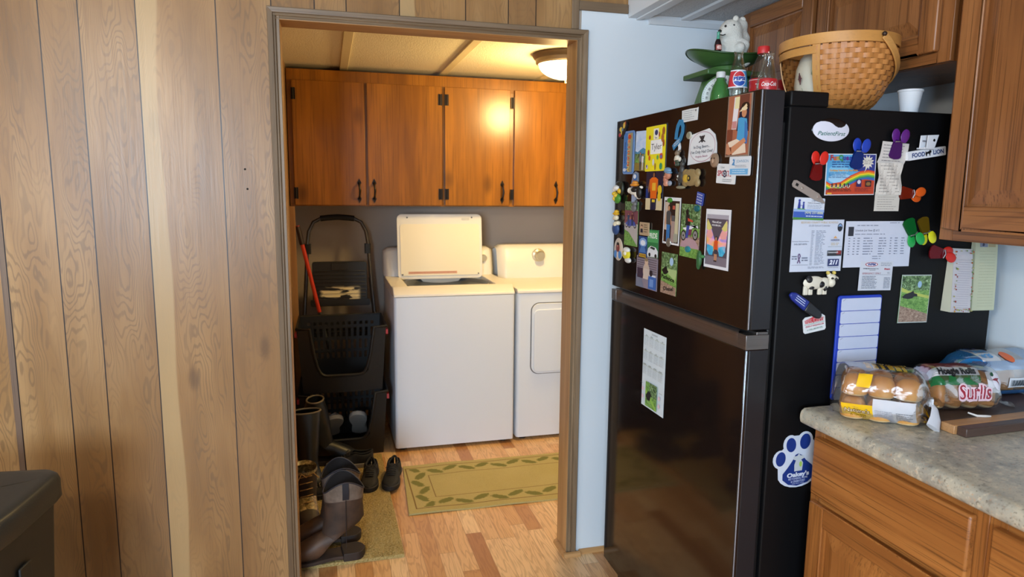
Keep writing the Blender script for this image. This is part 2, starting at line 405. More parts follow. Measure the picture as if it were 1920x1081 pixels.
# ---- printed flat things: coloured shapes and lettering laid on a card
TXT = {}
def text_geo(body, bold=0.0, shear=0.0):
    k = (body, bold, shear)
    if k not in TXT:
        c = bpy.data.curves.new('t', 'FONT'); c.body = body; c.size = 1.0; c.align_x = 'CENTER'; c.align_y = 'CENTER'
        c.offset = bold; c.shear = shear; c.resolution_u = 3; c.fill_mode = 'FRONT'
        o = bpy.data.objects.new('t', c)
        me = bpy.data.meshes.new_from_object(o)
        TXT[k] = ([tuple(q.co) for q in me.vertices], [tuple(p.vertices) for p in me.polygons])
        bpy.data.objects.remove(o); bpy.data.meshes.remove(me)
    return TXT[k]
PIC = {}
def cm(c, rough=0.4):
    if isinstance(c, bpy.types.Material): return c
    return PIC[c] if c in PIC else mat(c, rough)
class Card:
    EPS = 0.00013
    def __init__(s, w, h, base='#ffffff', thick=0.0008, r=0.0, outline=None, rough=0.4):
        s.w, s.h = w, h; s.mb = MB(); s.k = 0; s.rough = rough; s.t = thick
        if outline: poly = [(x * w, y * h) for x, y in outline]
        elif r: poly = rrect(0, w, 0, h, r)
        else: poly = [(0, 0), (w, 0), (w, h), (0, h)]
        poly = [(x - w / 2, z - h / 2) for x, z in poly]
        if base: s.mb.prism(poly, 'Y', 0, -thick, cm(base, rough))
    def flat(s, pts, c, faces=None):
        s.k += 1; y = -s.t - s.k * s.EPS
        vs = [(x - s.w / 2, y, z - s.h / 2) for x, z in pts]
        s.mb.add(vs, faces or [tuple(range(len(vs)))], cm(c, s.rough)); return s
    def R(s, x0, y0, x1, y1, c): return s.flat([(x0 * s.w, y0 * s.h), (x1 * s.w, y0 * s.h), (x1 * s.w, y1 * s.h), (x0 * s.w, y1 * s.h)], c)
    def P(s, pts, c): return s.flat([(x * s.w, y * s.h) for x, y in pts], c)
    def E(s, cx, cy, rx, ry, c, rot=0.0, n=20):
        ca, sa = math.cos(rot), math.sin(rot); o = []
        for k in range(n):
            a = 2 * PI * k / n; x, y = rx * s.w * math.cos(a), ry * s.h * math.sin(a)
            o.append((cx * s.w + x * ca - y * sa, cy * s.h + x * sa + y * ca))
        return s.flat(o, c)
    def T(s, body, cx, cy, size, c, rot=0.0, bold=0.0, shear=0.0, sx=1.0, width=None):
        """lettering; size as a share of the card height, width as a share of its width"""
        vs, fs = text_geo(body, bold, shear)
        if not vs: return s
        xs = [q[0] for q in vs]; tw = max(xs) - min(xs)
        k = size * s.h
        if width: sx = width * s.w / (tw * k)
        ca, sa = math.cos(rot), math.sin(rot); o = []
        for x, y, z in vs:
            x, y = x * k * sx, y * k
            o.append((cx * s.w + x * ca - y * sa, cy * s.h + x * sa + y * ca))
        return s.flat(o, c, fs)
    def lines(s, x0, x1, y0, y1, n, c, th=0.4, seed=1, short=0.3):
        """rows of print too small to read"""
        rd = random.Random(seed); vs = []; fs = []; dy = (y1 - y0) / n
        for i in range(n):
            x = x0; y = y1 - (i + 0.5) * dy; xe = x1 - rd.random() * short * (x1 - x0)
            while x < xe:
                l = min((0.03 + rd.random() * 0.09), xe - x)
                k = len(vs); a, b = y - dy * th / 2, y + dy * th / 2
                vs += [(x * s.w, a * s.h), ((x + l) * s.w, a * s.h), ((x + l) * s.w, b * s.h), (x * s.w, b * s.h)]
                fs.append((k, k + 1, k + 2, k + 3)); x += l + 0.015
        return s.flat(vs, c, fs)
    def wrap(s, cuts, fn):
        """bend everything drawn so far with fn after cutting it at the given x positions"""
        bm = bmesh.new(); V = [bm.verts.new(q) for q in s.mb.v]
        for f, mi in zip(s.mb.f, s.mb.mi):
            try: q = bm.faces.new([V[i] for i in f]); q.material_index = mi
            except ValueError: pass
        for ax, vals in cuts:
            nrm = (1, 0, 0) if ax == 'x' else (0, 0, 1)
            for x in vals:
                bmesh.ops.bisect_plane(bm, geom=bm.verts[:] + bm.edges[:] + bm.faces[:], plane_co=(x, 0, 0) if ax == 'x' else (0, 0, x), plane_no=nrm, dist=1e-7)
        bm.verts.index_update()
        s.mb.v = [tuple(fn(v.co.x, -v.co.y, v.co.z)) for v in bm.verts]
        s.mb.f = [tuple(v.index for v in f.verts) for f in bm.faces]; s.mb.mi = [f.material_index for f in bm.faces]
        bm.free(); return s
    def done(s, name, label, cat, loc, rot=(0, 0, 0), group=None, parent=None):
        o = s.mb.build(name, parent, smooth=0, clean=False)
        o.location = loc; o.rotation_euler = rot
        if label and cat: tag(o, label, cat, group)
        elif label: o['label'] = label
        return o
# ================================================================ the setting
YW = 2.41          # kitchen face of the wall with the doorway
def plank_wall(name, rects, backs, y=YW, m=None):
    me = bpy.data.meshes.new(name); vs = []; fs = []; at = []
    for (x0, x1, z0, z1, pid, sap, c) in rects:
        k = len(vs); vs += [(x0, y, z0), (x1, y, z0), (x1, y, z1), (x0, y, z1)]; fs.append((k, k + 1, k + 2, k + 3))
        hw = (x1 - x0) / 2 if c is None else c; cx = (x0 + x1) / 2
        at += [(x0 - cx, z0, pid, sap, hw), (x1 - cx, z0, pid, sap, hw), (x1 - cx, z1, pid, sap, hw), (x0 - cx, z1, pid, sap, hw)]
    nf = len(fs)
    for (x0, x1, y0, y1, z0, z1) in backs:
        k = len(vs)
        vs += [(x, yy, z) for z in (z0, z1) for yy in (y0, y1) for x in (x0, x1)]
        fs += [tuple(k + j for j in q) for q in [(0, 2, 3, 1), (4, 5, 7, 6), (0, 1, 5, 4), (2, 6, 7, 3), (0, 4, 6, 2), (1, 3, 7, 5)]]
    me.from_pydata(vs, [], fs)
    uv = me.uv_layers.new(name='grain')
    for i in range(nf * 4): uv.data[i].uv = at[i][:2]
    for nm, ix in (('pid', 2), ('sap', 3), ('halfw', 4)):
        a = me.attributes.new(nm, 'FLOAT', 'POINT')
        for i, q in enumerate(at): a.data[i].value = q[ix]
    me.materials.append(m or m_panel); me.materials.append(m_laundry_wall)
    for i, p in enumerate(me.polygons): p.material_index = 0 if i < nf else 1
    o = bpy.data.objects.new(name, me); COL.objects.link(o); o['kind'] = 'structure'
    return o
m_stripe = mat('#5b4433', 0.55)
xs = [-3.25, -3.07, -2.93, -2.72, -2.55, -2.41, -2.19, -2.03, -1.92, -1.74, -1.53, -1.35, -1.24, -1.11, -0.955]
rects = [(a, b, 0.0, 2.45, 20 + i, 0.0, None) for i, (a, b) in enumerate(zip(xs, xs[1:]))]
rects += [(-0.955, -0.812, 0, 2.45, 1.3, 0.0, None), (-0.812, -0.707, 0, 2.45, 2.1, 0.0, None), (-0.707, -0.55, 0, 2.45, 3.6, 0.0, None),
          (-0.55, -0.321, 0, 2.45, 4.2, 0.055, None), (-0.321, -0.155, 0, 2.45, 5.7, 0.0, None)]
hx = [-0.155, -0.021, 0.08, 0.254, 0.48, 0.632, 0.733, 0.875]
rects += [(a, b, 2.0, 2.45, 30.5 + 1.3 * i, 0.04 if i == 3 else 0.0, None) for i, (a, b) in enumerate(zip(hx, hx[1:]))]
rects += [(0.875, 1.1, 2.11, 2.45, 41.0, 0.0, None)]
plank_wall('wall_back', rects, [(-3.25, -0.145, YW + 0.001, 2.51, 0, 2.45), (-0.145, 0.905, YW + 0.001, 2.51, 2.0, 2.45), (0.905, 1.1, YW + 0.003, 2.51, 2.11, 2.45)])
# darker vertical strip printed between two sheets of panelling
mb = MB(); mb.box(-0.972, -0.956, YW - 0.0015, YW + 0.0005, 0, 2.45, wood('panel_seam_wood', 'Z', '#7a6048', '#674e3a', '#523c2c', 1.3, 0.5, 0.4))
struct('trim_7', mb)
mb = MB()
for (x, z) in ((-0.255, 1.508), (-0.25, 1.444)): mb.lathe([(0, -0.0012), (0.003, -0.0012), (0.0036, 0.0004)], 10, mat('#1c1410', 0.9), (x, YW, z), 'Y')
o = struct('trim_8', mb)
mb = MB(); mb.box(0.905, 1.85, YW - 0.001, 2.51, 0, 2.11, m_white_wall); struct('wall_back_right', mb)
mb = MB(); mb.box(1.79, 1.89, -3.0, YW, 0, 2.45, m_white_wall); struct('wall_right', mb)
# left side and front (behind the camera): window openings daylight comes through
mb = MB()
mb.box(-3.25, -3.15, -3.0, -0.95, 0, 2.45); mb.box(-3.25, -3.15, 0.55, YW, 0, 2.45); mb.box(-3.25, -3.15, -0.95, 0.55, 0, 0.85); mb.box(-3.25, -3.15, -0.95, 0.55, 2.1, 2.45)
m_plainpanel = wood('plain_wood_panelling', 'Z', '#b59468', '#9c7b55', '#80634a', 0.6, 0.4, 0.3)
struct('wall_left', mb, m_plainpanel)
mb = MB()
mb.box(-3.25, -2.35, -3.1, -3.0, 0, 2.45); mb.box(-0.75, 1.89, -3.1, -3.0, 0, 2.45); mb.box(-2.35, -0.75, -3.1, -3.0, 0, 0.9); mb.box(-2.35, -0.75, -3.1, -3.0, 2.1, 2.45)
struct('wall_front', mb, m_plainpanel)
mb = MB(); mb.box(-3.25, 2.4, -3.1, 4.6, -0.1, 0, m_floor); struct('floor', mb)
mb = MB(); mb.box(-3.25, 1.17, -3.1, YW + 0.1, 2.45, 2.55); struct('ceiling', mb, m_ceil)
mb = MB(); mb.box(1.16, 1.89, -3.1, YW, 2.088, 2.25); struct('ceiling_kitchen', mb, m_ceil)
mb = MB()
mb.box(1.086, 1.16, -3.1, YW - 0.001, 2.085, 2.449, m_white_trim)
mb.box(1.086, 1.166, -3.1, YW - 0.001, 2.078, 2.085, m_white_trim); mb.box(1.118, 1.136, -3.1, YW - 0.001, 2.072, 2.078, m_white_trim)
struct('trim_1', mb, bevel=0.0015)
mb = MB(); mb.box(1.288, 1.326, -3.1, YW - 0.001, 2.078, 2.088, m_white_trim); struct('trim_2', mb, bevel=0.002)
mb = MB(); mb.prism([(YW - 0.001, 2.060), (YW - 0.012, 2.060), (YW - 0.024, 2.076), (YW - 0.024, 2.088), (YW - 0.001, 2.088)], 'X', 1.167, 1.785, m_white_trim); struct('trim_3', mb)
# dark strip framing the white panel above the casing
mb = MB(); mb.box(0.866, 0.893, YW - 0.008, YW - 0.0012, 2.024, 2.45, m_casing); struct('trim_4', mb, bevel=0.001)
mb = MB(); mb.box(0.8935, 1.084, YW - 0.008, YW - 0.0012, 2.090, 2.122, m_casing_x); struct('trim_5', mb, bevel=0.001)
# doorway: casing with a stepped inner edge and jambs
def casing(xo, xi, side):
    s = 1 if xi > xo else -1
    prof = [(xo, YW - 0.0005), (xo, YW - 0.014), (xo + s * 0.002, YW - 0.016), (xo + s * 0.017, YW - 0.014), (xo + s * 0.019, YW - 0.009), (xo + s * 0.024, YW - 0.011), (xo + s * 0.028, YW - 0.006), (xi, YW - 0.008), (xi, YW - 0.0005)]
    return prof
# real opening x -0.13 .. 0.888, z .. 1.985
mb = MB(); mb.prism(casing(-0.168, -0.131, 0), 'Z', 0, 2.022, m_casing); struct('door_1_casing_left', mb, bevel=0.0006)
mb = MB(); mb.prism(casing(0.928, 0.889, 0), 'Z', 0, 2.022, m_casing); struct('door_1_casing_right', mb, bevel=0.0006)
mb = MB(); mb.prism([(p[1], p[0]) for p in casing(2.022, 1.986, 0)], 'X', -0.168, 0.928, m_casing_x); struct('door_1_casing_head', mb, bevel=0.0006)
mb = MB(); mb.box(-0.146, -0.130, YW - 0.006, 2.512, 0, 1.986, m_jamb); struct('door_1_jamb_left', mb, bevel=0.001)
mb = MB(); mb.box(0.888, 0.906, YW - 0.006, 2.512, 0, 1.986, m_jamb); struct('door_1_jamb_right', mb, bevel=0.001)
mb = MB(); mb.box(-0.146, 0.906, YW - 0.006, 2.512, 1.984, 2.001, m_jamb_x); struct('door_1_jamb_head', mb, bevel=0.001)
# shoe moulding at the foot of the white wall and round the casing
q = [(0, 0), (-0.016, 0), (-0.0155, 0.006), (-0.012, 0.012), (-0.006, 0.0155), (0, 0.016)]
mb = MB(); mb.prism([(YW - 0.0155 + a, b) for a, b in q], 'X', 0.875, 0.945, m_quarter); mb.prism([(YW - 0.0015 + a, b) for a, b in q], 'X', 0.945, 1.74, m_quarter)
struct('baseboard_back', mb)
mb = MB(); mb.prism([(0.888 + a, b) for a, b in q], 'Y', YW - 0.02, 2.51, m_quarter); struct('baseboard_door', mb)
# laundry room
LX0, LX1, LY = -0.205, 1.98, 4.43
mb = MB(); mb.box(LX0 - 0.08, LX0, 2.512, LY + 0.1, 0, 2.135, wood('laundry_side_panelling', 'Z', '#a9855c', '#8e6b47', '#70523a', 0.8, 0.5, 0.3)); struct('wall_laundry_left', mb)
mb = MB(); mb.box(LX0 - 0.08, LX1 + 0.08, LY, LY + 0.1, 0, 2.135, m_laundry_wall); struct('wall_laundry_back', mb)
mb = MB(); mb.box(LX1, LX1 + 0.08, 2.512, LY + 0.1, 0, 2.135, m_laundry_wall); struct('wall_laundry_right', mb)
mb = MB(); mb.box(LX0 - 0.08, LX1 + 0.08, 2.512, LY + 0.1, 2.135, 2.235, m_laundry_ceil); struct('ceiling_laundry', mb)
for i, x in enumerate((0.115, 0.690, 1.30)):
    mb = MB(); mb.box(x - 0.022, x + 0.022, 2.512, 4.3, 2.124, 2.1352, m_batten); struct('trim_%d' % (9 + i), mb, bevel=0.002)
mb = MB(); mb.box(LX0, LX0 + 0.03, 4.08, 4.11, 0.0, 1.345, m_jamb); struct('trim_12', mb)
# ================================================================ fridge
FX, FY0, FY1 = 0.990, 1.435, 2.262       # door face, near side, far side
n = NT('fridge_black_steel'); p = n.coord()
m_fdoor = n.fin(n.mix(n.noise(n.scale(p, (3, 3, 120)), 1.0, 2.0), '#191210', '#1c1412'), 0.10, IOR=1.52)
m_fdoor.node_tree.nodes['Principled BSDF'].inputs['Specular IOR Level'].default_value = 0.5
n = NT('fridge_door_side'); m_fside = n.fin('#26262a', 0.33, Metallic=0.3)
n = NT('fridge_body_black'); p = n.coord(); n.bump(n.noise(p, 700.0, 2.0), 0.15, 0.0006); m_fbody = n.fin('#0a0a0c', 0.5, Specular_IOR_Level=0.22)
n = NT('fridge_brushed_trim'); p = n.coord(); m_ftrim = n.fin(n.mix(n.noise(n.scale(p, (2, 2, 300)), 1.0, 2.0), '#6f6a68', '#8a8583'), 0.3, Metallic=0.85)
m_fedge_highlight = mat('#aab4c4', 0.25, Metallic=0.7)
m_black = mat('#0b0b0c', 0.5); m_blackg = mat('#101012', 0.3)
fr = thing('refrigerator', 'tall black top-freezer refrigerator covered with magnets and papers', 'refrigerator', (FX, (FY0 + FY1) / 2, 0))
FS = (FX, (FY0 + FY1) / 2, 0)
mb = MB(); mb.box(1.073, 1.755, FY0, FY1, 0.035, 1.655, m_fbody)
mb.box(1.058, 1.074, FY0 + 0.012, FY1 - 0.012, 0.05, 1.62, m_black)
mb.box(1.75, 1.772, FY0 + 0.03, FY1 - 0.03, 0.1, 1.6, mat('#2c2e31', 0.6))
body = mb.build('body', fr, shift=FS, bevel=0.004)
mb = MB(); mb.box(1.0745, 1.182, FY0 + 0.0006, FY0 + 0.09, 1.655, 1.691, m_fbody); mb.build('hinge_cover', fr, shift=FS, bevel=0.004)['label'] = 'raised black hinge cover on the near top corner'
def fdoor(z0, z1, name, foot=0.0):
    mb = MB()
    # front panel slightly crowned
    N = 12
    def prof(t):
        y = FY0 + (FY1 - FY0) * t
        return y, FX
    pts = [(1.0555, FY0), (FX + 0.008, FY0)] + [(prof(i / N)[1] + (0.0015 if i in (0, N) else 0), prof(i / N)[0]) for i in range(N + 1)] + [(FX + 0.008, FY1), (1.0555, FY1)]
    mb.prism(pts, 'Z', z0, z1, m_fdoor)
    mb.box(FX + 0.0125, 1.0565, FY0 - 0.0006, FY0 + 0.01, z0 + 0.001, z1 - 0.001, m_fside)
    mb.box(FX + 0.0035, FX + 0.0075, FY0 - 0.0009, FY0 + 0.004, z0 + 0.001, z1 - 0.001, m_fedge_highlight)  # pale strip drawn as the highlight running down the near door corner
    return mb.build(name, fr, shift=FS, smooth=25, bevel=0.0015)
up = fdoor(1.112, 1.690, 'freezer_door'); lo = fdoor(0.06, 1.062, 'refrigerator_door')
lo['label'] = 'lower door with a metal grip along its top'
# bottom grille and feet
mb = MB(); mb.box(1.02, 1.075, FY0 + 0.02, FY1 - 0.02, 0.03, 0.058, m_black); mb.build('kick_plate', fr, shift=FS)
for y in (FY0 + 0.06, FY1 - 0.06):
    mb = MB(); mb.lathe([(0, 0), (0.022, 0), (0.022, 0.012), (0.012, 0.016), (0.012, 0.04)], 16, m_black, (1.05, y, 0)); mb.build('foot', fr, shift=FS)
for y in (FY0 + 0.05, FY1 - 0.05):
    mb = MB(); mb.lathe([(0, 0), (0.02, 0), (0.02, 0.012), (0.012, 0.036)], 16, m_black, (1.70, y, 0)); mb.build('foot', fr, shift=FS)
# scooped metal grip on top of the lower door
mb = MB()
def scoop(u, v):
    y = FY0 + 0.035 + (FY1 - FY0 - 0.07) * u
    a = PI * 0.5 * v
    d = 0.030 * min(1, (1 - u) / 0.02 if u > .98 else 1, u / 0.02 if u < .02 else 1)
    return (FX + 0.003 + d * (1 - math.cos(a)), y, 1.062 + 0.045 * math.sin(a))
mb.grid(scoop, 40, 8, m=m_ftrim)
mb.box(FX + 0.033, 1.0555, FY0 + 0.004, FY1 - 0.004, 1.062, 1.106, m_ftrim)
mb.box(FX + 0.001, 1.0562, FY0 - 0.0004, FY0 + 0.036, 1.0625, 1.1, m_ftrim); mb.box(FX + 0.001, 1.0562, FY1 - 0.036, FY1 + 0.0004, 1.0625, 1.1, m_ftrim)
g = mb.build('grip', lo, smooth=40, bevel=0.001); g.location = (-FS[0], -FS[1], 0); g['label'] = 'brushed metal grip strip'
# ================================================================ cabinets of the kitchen
def raised_door(name, parent, x, y0, y1, z0, z1, mz, my, fw=0.055, th=0.019, shift=(0, 0, 0), face=-1, label=None):
    """door facing -x at plane x (its outer face): stiles, rails and a raised panel"""
    mb = MB(); xb = x + th
    mb.box(x, xb, y0, y0 + fw, z0, z1, mz); mb.box(x, xb, y1 - fw, y1, z0, z1, mz)
    mb.box(x, xb, y0 + fw, y1 - fw, z0, z0 + fw, my); mb.box(x, xb, y0 + fw, y1 - fw, z1 - fw, z1, my)
    o = mb.build(name, parent, shift=shift, bevel=0.004)
    mb = MB(); a0, a1, b0, b1 = y0 + fw - 0.001, y1 - fw + 0.001, z0 + fw - 0.001, z1 - fw + 0.001
    s = 0.032
    def ring(ins, xx): return [(xx, a0 + ins, b0 + ins), (xx, a1 - ins, b0 + ins), (xx, a1 - ins, b1 - ins), (xx, a0 + ins, b1 - ins)]
    R = [ring(0, x + 0.011), ring(0.006, x + 0.012), ring(0.008 + s, x + 0.003)]
    vs = [q for r in R for q in r]; fs = []
    for i in range(2):
        for k in range(4): fs.append((i * 4 + k, i * 4 + (k + 1) % 4, i * 4 + 4 + (k + 1) % 4, i * 4 + 4 + k))
    fs.append((8, 9, 10, 11))
    mb.add(vs, fs, mz)
    pn = mb.build('raised_panel', o, shift=shift, smooth=0)
    if label: o['label'] = label
    return o
m_inside = mat('#7a5c3c', 0.7)
# over the fridge
L = (1.62, 1.83, 1.775)
oc = thing('wall_cabinet', 'dark oak two-door wall cabinet above the refrigerator, behind the basket and bottles', 'cabinet', L)
mb = MB(); mb.box(1.507, 1.789, 1.392, 2.285, 1.775, 2.087, m_oak_z)
mb.build('carcass', oc, shift=L)
mb = MB()
mb.box(1.487, 1.507, 1.392, 1.43, 1.775, 2.087, m_oak_z); mb.box(1.487, 1.507, 1.86, 1.895, 1.775, 2.087, m_oak_z); mb.box(1.487, 1.507, 2.25, 2.285, 1.775, 2.087, m_oak_z)
mb.box(1.487, 1.507, 1.43, 2.25, 1.775, 1.812, m_oak_y); mb.box(1.487, 1.507, 1.43, 2.25, 2.05, 2.087, m_oak_y)
mb.build('face_frame', oc, shift=L, bevel=0.001)
raised_door('door', oc, 1.468, 1.424, 1.866, 1.802, 2.078, m_oak_z, m_oak_y, 0.05, shift=L)
d = raised_door('door', oc, 1.468, 1.888, 2.268, 1.802, 2.078, m_oak_z, m_oak_y, 0.05, shift=L)
mb = MB(); mb.tube([(1.466, 1.905, 1.842), (1.448, 1.905, 1.842), (1.446, 1.93, 1.846), (1.446, 1.955, 1.846), (1.448, 1.985, 1.842), (1.466, 1.985, 1.842)], [0.008, 0.007, 0.0055, 0.0055, 0.007, 0.008], 8, mat('#2a2623', 0.4, Metallic=0.6))
mb.blob((1.465, 1.945, 1.842), (0.002, 0.05, 0.012), 12, 6, mat('#2a2623', 0.4, Metallic=0.6))
mb.build('handle', d, shift=L)
# right-hand upper cabinet
L = (1.64, 1.0, 1.338)
uc = thing('wall_cabinet', 'large oak wall cabinet hanging over the worktop at the right edge', 'cabinet', L)
mb = MB(); mb.box(1.506, 1.789, 0.35, 1.372, 1.338, 2.087, m_oak_z); mb.build('carcass', uc, shift=L)
mb = MB(); mb.box(1.486, 1.506, 1.335, 1.372, 1.338, 2.087, m_oak_z); mb.box(1.486, 1.506, 0.35, 0.385, 1.338, 2.087, m_oak_z)
mb.box(1.486, 1.506, 0.385, 1.335, 1.338, 1.38, m_oak_y); mb.box(1.486, 1.506, 0.385, 1.335, 2.05, 2.087, m_oak_y)
mb.build('face_frame', uc, shift=L, bevel=0.001)
raised_door('door', uc, 1.467, 0.868, 1.355, 1.366, 2.07, m_oak_z, m_oak_y, 0.056, shift=L)
raised_door('door', uc, 1.467, 0.37, 0.86, 1.366, 2.07, m_oak_z, m_oak_y, 0.056, shift=L)
# base cabinets
def base_unit(y0, y1, label):
    L = (1.45, (y0 + y1) / 2, 0)
    c = thing('base_cabinet', label, 'cabinet', L)
    mb = MB(); mb.box(1.195, 1.789, y0, y1, 0.1, 0.8735, m_oakb_z); mb.box(1.25, 1.789, y0, y1, 0, 0.1, m_black); mb.build('carcass', c, shift=L)
    mb = MB()
    mb.box(1.175, 1.195, y0, y0 + 0.035, 0.1, 0.8735, m_oakb_z); mb.box(1.175, 1.195, y1 - 0.035, y1, 0.1, 0.8735, m_oakb_z)
    mb.box(1.175, 1.195, y0 + 0.035, y1 - 0.035, 0.838, 0.8735, m_oakb_y); mb.box(1.175, 1.195, y0 + 0.035, y1 - 0.035, 0.668, 0.712, m_oakb_y); mb.box(1.175, 1.195, y0 + 0.035, y1 - 0.035, 0.1, 0.14, m_oakb_y)
    mb.build('face_frame', c, shift=L, bevel=0.001)
    mb = MB(); mb.box(1.156, 1.175, y0 + 0.022, y1 - 0.018, 0.702, 0.850, m_oakb_y); mb.build('drawer', c, shift=L, bevel=0.005)
    raised_door('door', c, 1.156, y0 + 0.022, y1 - 0.018, 0.125, 0.682, m_oakb_z, m_oakb_y, 0.05, shift=L)
    return c
base_unit(0.915, 1.388, 'oak base cabinet with a drawer, under the worktop end beside the refrigerator')
base_unit(0.44, 0.914, 'oak base cabinet cut by the right edge, nearer the viewer')
# worktop with a rolled front edge
mb = MB()
prof = [(1.79 - 0.003, 0.8745), (1.146, 0.8745), (1.140, 0.879), (1.1375, 0.888), (1.1375, 0.899), (1.141, 0.908), (1.149, 0.9135), (1.165, 0.9145), (1.787, 0.9145)]
mb.prism([(a, b) for a, b in prof], 'Y', 0.2, 1.402, m_counter)
wt = mb.build('worktop', None, smooth=50, bevel=0.0)
tag(wt, 'mottled beige and grey laminate worktop over the base cabinets', 'worktop')
# ================================================================ laundry room
# wall cabinets: four doors
L = (0.9, 4.26, 1.346)
lc = thing('wall_cabinet', 'long orange-brown veneered wall cabinet with four doors above washer and dryer', 'cabinet', L)
mb = MB(); mb.box(-0.2, 1.97, 4.128, 4.428, 1.346, 2.108, m_lcab); mb.build('carcass', lc, shift=L)
mb = MB(); mb.box(-0.2, 1.97, 4.108, 4.128, 1.346, 1.362, m_lcab); mb.box(-0.2, 1.97, 4.108, 4.128, 2.03, 2.108, m_lcab)
for a, b in ((-0.2, -0.17), (0.222, 0.242), (0.675, 0.69), (1.088, 1.118), (1.5, 1.53), (1.95, 1.97)): mb.box(a, b, 4.1075, 4.128, 1.362, 2.03, m_lcab)
mb.build('face_frame', lc, shift=L, bevel=0.001)
m_iron = mat('#1f1712', 0.45, Metallic=0.6)
def lhinge(x, z, p):
    mb = MB(); mb.box(x - 0.012, x - 0.002, 4.0845, 4.0875, z - 0.032, z + 0.032, m_iron); mb.box(x + 0.002, x + 0.012, 4.0845, 4.0875, z - 0.032, z + 0.032, m_iron)
    mb.tube([(x, 4.083, z - 0.03), (x, 4.083, z + 0.03)], 0.004, 8, m_iron); mb.build('hinge', p, shift=L)
def lhandle(x, z, p):
    mb = MB(); mb.tube([(x, 4.087, z - 0.045), (x, 4.066, z - 0.03), (x + 0.003, 4.062, z), (x, 4.066, z + 0.03), (x, 4.087, z + 0.045)], [0.007, 0.005, 0.0065, 0.005, 0.007], 8, m_iron)
    for s in (-1, 1): mb.prism([(x - 0.013, z + s * 0.045), (x, z + s * 0.028), (x + 0.013, z + s * 0.045), (x, z + s * 0.072)], 'Y', 4.0845, 4.0875, m_iron)
    mb.build('handle', p, shift=L)
for a, b, hx, hs in ((-0.172, 0.224, 0.186, -0.165), (0.238, 0.672, 0.272, 0.662), (0.690, 1.090, 1.043, 0.70), (1.118, 1.500, 1.39, 1.105), (1.53, 1.93, 1.56, 1.92)):
    mb = MB(); mb.box(a, b, 4.088, 4.107, 1.352, 2.045, m_lcab); d = mb.build('door', lc, shift=L, bevel=0.002)
    lhandle(hx, 1.435, d); lhinge(hs, 1.97, d); lhinge(hs, 1.42, d)
# ceiling lamp
L = (1.205, 3.41, 2.135)
lamp = thing('ceiling_lamp', 'round glowing dome lamp on the laundry ceiling', 'ceiling lamp', L)
m_bronze = mat('#7c6a55', 0.4, Metallic=0.4)
mb = MB(); mb.lathe([(0.0, 0), (0.172, 0), (0.176, -0.006), (0.170, -0.02), (0.160, -0.028), (0.158, -0.045), (0.148, -0.052), (0.14, -0.045), (0.1, -0.03), (0, -0.03)], 48, m_bronze); mb.build('base_ring', lamp)
n = NT('lamp_glass'); n.b.inputs['Emission Color'].default_value = (1.0, 0.66, 0.28, 1); n.b.inputs['Emission Strength'].default_value = 9.0; m_lampglass = n.fin('#fff2d8', 0.3)
mb = MB(); mb.lathe([(0.143 * math.cos(a), -0.048 - 0.075 * math.sin(a)) for a in [PI / 2 * i / 12 for i in range(13)]], 40, m_lampglass); mb.build('glass_dome', lamp)
mb = MB(); mb.lathe([(0, -0.012), (0.007, -0.01), (0.009, 0), (0.006, 0.008), (0.012, 0.01), (0, 0.014)], 16, m_bronze, (0, 0, -0.129)); mb.build('finial', lamp)
# washer
m_app = NT('white_enamel').fin('#dbe1ea', 0.28)
m_app2 = NT('white_plastic_lid').fin('#dcd9d2', 0.35)
m_seam = mat('#55565c', 0.6); m_tub = mat('#5b6068', 0.35, Metallic=0.4)
L = (0.672, 3.99, 0)
wa = thing('washing_machine', 'white top-loading washing machine with its lid open', 'washing machine', L)
def shell(x0, x1, y0, y1, z0, z1, m):
    mb = MB(); mb.prism(rrect(x0, x1, y0, y1, 0.018), 'Z', z0, z1, m); return mb
shell(0.334, 1.010, 3.645, 4.33, 0.022, 0.868, m_app).build('body', wa, shift=L)
mb = MB()
# top deck: frame round the tub opening, sloping front corners
mb.prism([(3.645, 0.8695), (3.648, 0.882), (3.70, 0.918), (3.74, 0.918), (3.74, 0.8695)], 'X', 0.334, 1.010, m_app2)
mb.box(0.334, 0.42, 3.74, 4.15, 0.8695, 0.918, m_app2); mb.box(0.925, 1.010, 3.74, 4.15, 0.8695, 0.918, m_app2); mb.box(0.334, 1.010, 4.15, 4.33, 0.8695, 0.918, m_app2)
mb.build('top_deck', wa, shift=L, bevel=0.004)
mb = MB(); mb.lathe([(0.0, 0.872), (0.20, 0.872), (0.235, 0.885), (0.245, 0.905), (0.252, 0.905)], 40, m_tub, (0.672, 3.945, 0)); mb.build('tub', wa, shift=L)
for x in (0.38, 0.96):
    for y in (3.70, 4.27):
        mb = MB(); mb.lathe([(0, 0), (0.02, 0), (0.02, 0.012), (0.01, 0.016), (0.01, 0.023)], 12, m_black, (x, y, 0)); mb.build('foot', wa, shift=L)
mb = MB()
cp = [(4.17, 0.918), (4.175, 0.96), (4.215, 1.065), (4.235, 1.085), (4.30, 1.09), (4.33, 1.07), (4.33, 0.918)]
def cons(u, v, x0, x1, cp):
    i = u * (len(cp) - 1); a = int(round(i)) ; y, z = cp[min(a, len(cp) - 1)]
    t = abs(2 * v - 1); k = 1.0 - 0.10 * max(0, (t - 0.88) / 0.12) ** 2
    return (x0 + (x1 - x0) * v, 4.33 + (y - 4.33) * (1 - 0.25 * max(0, (t - 0.88) / 0.12) ** 2), cp[0][1] + (z - cp[0][1]) * k)
mb.grid(lambda u, v: cons(u, v, 0.328, 1.016, cp), len(cp) - 1, 24, m=m_app2)
for x in (0.328, 1.016): mb.add([cons(i / 6, 0 if x < .5 else 1, 0.328, 1.016, cp) for i in range(7)], [tuple(range(7))], m_app2)
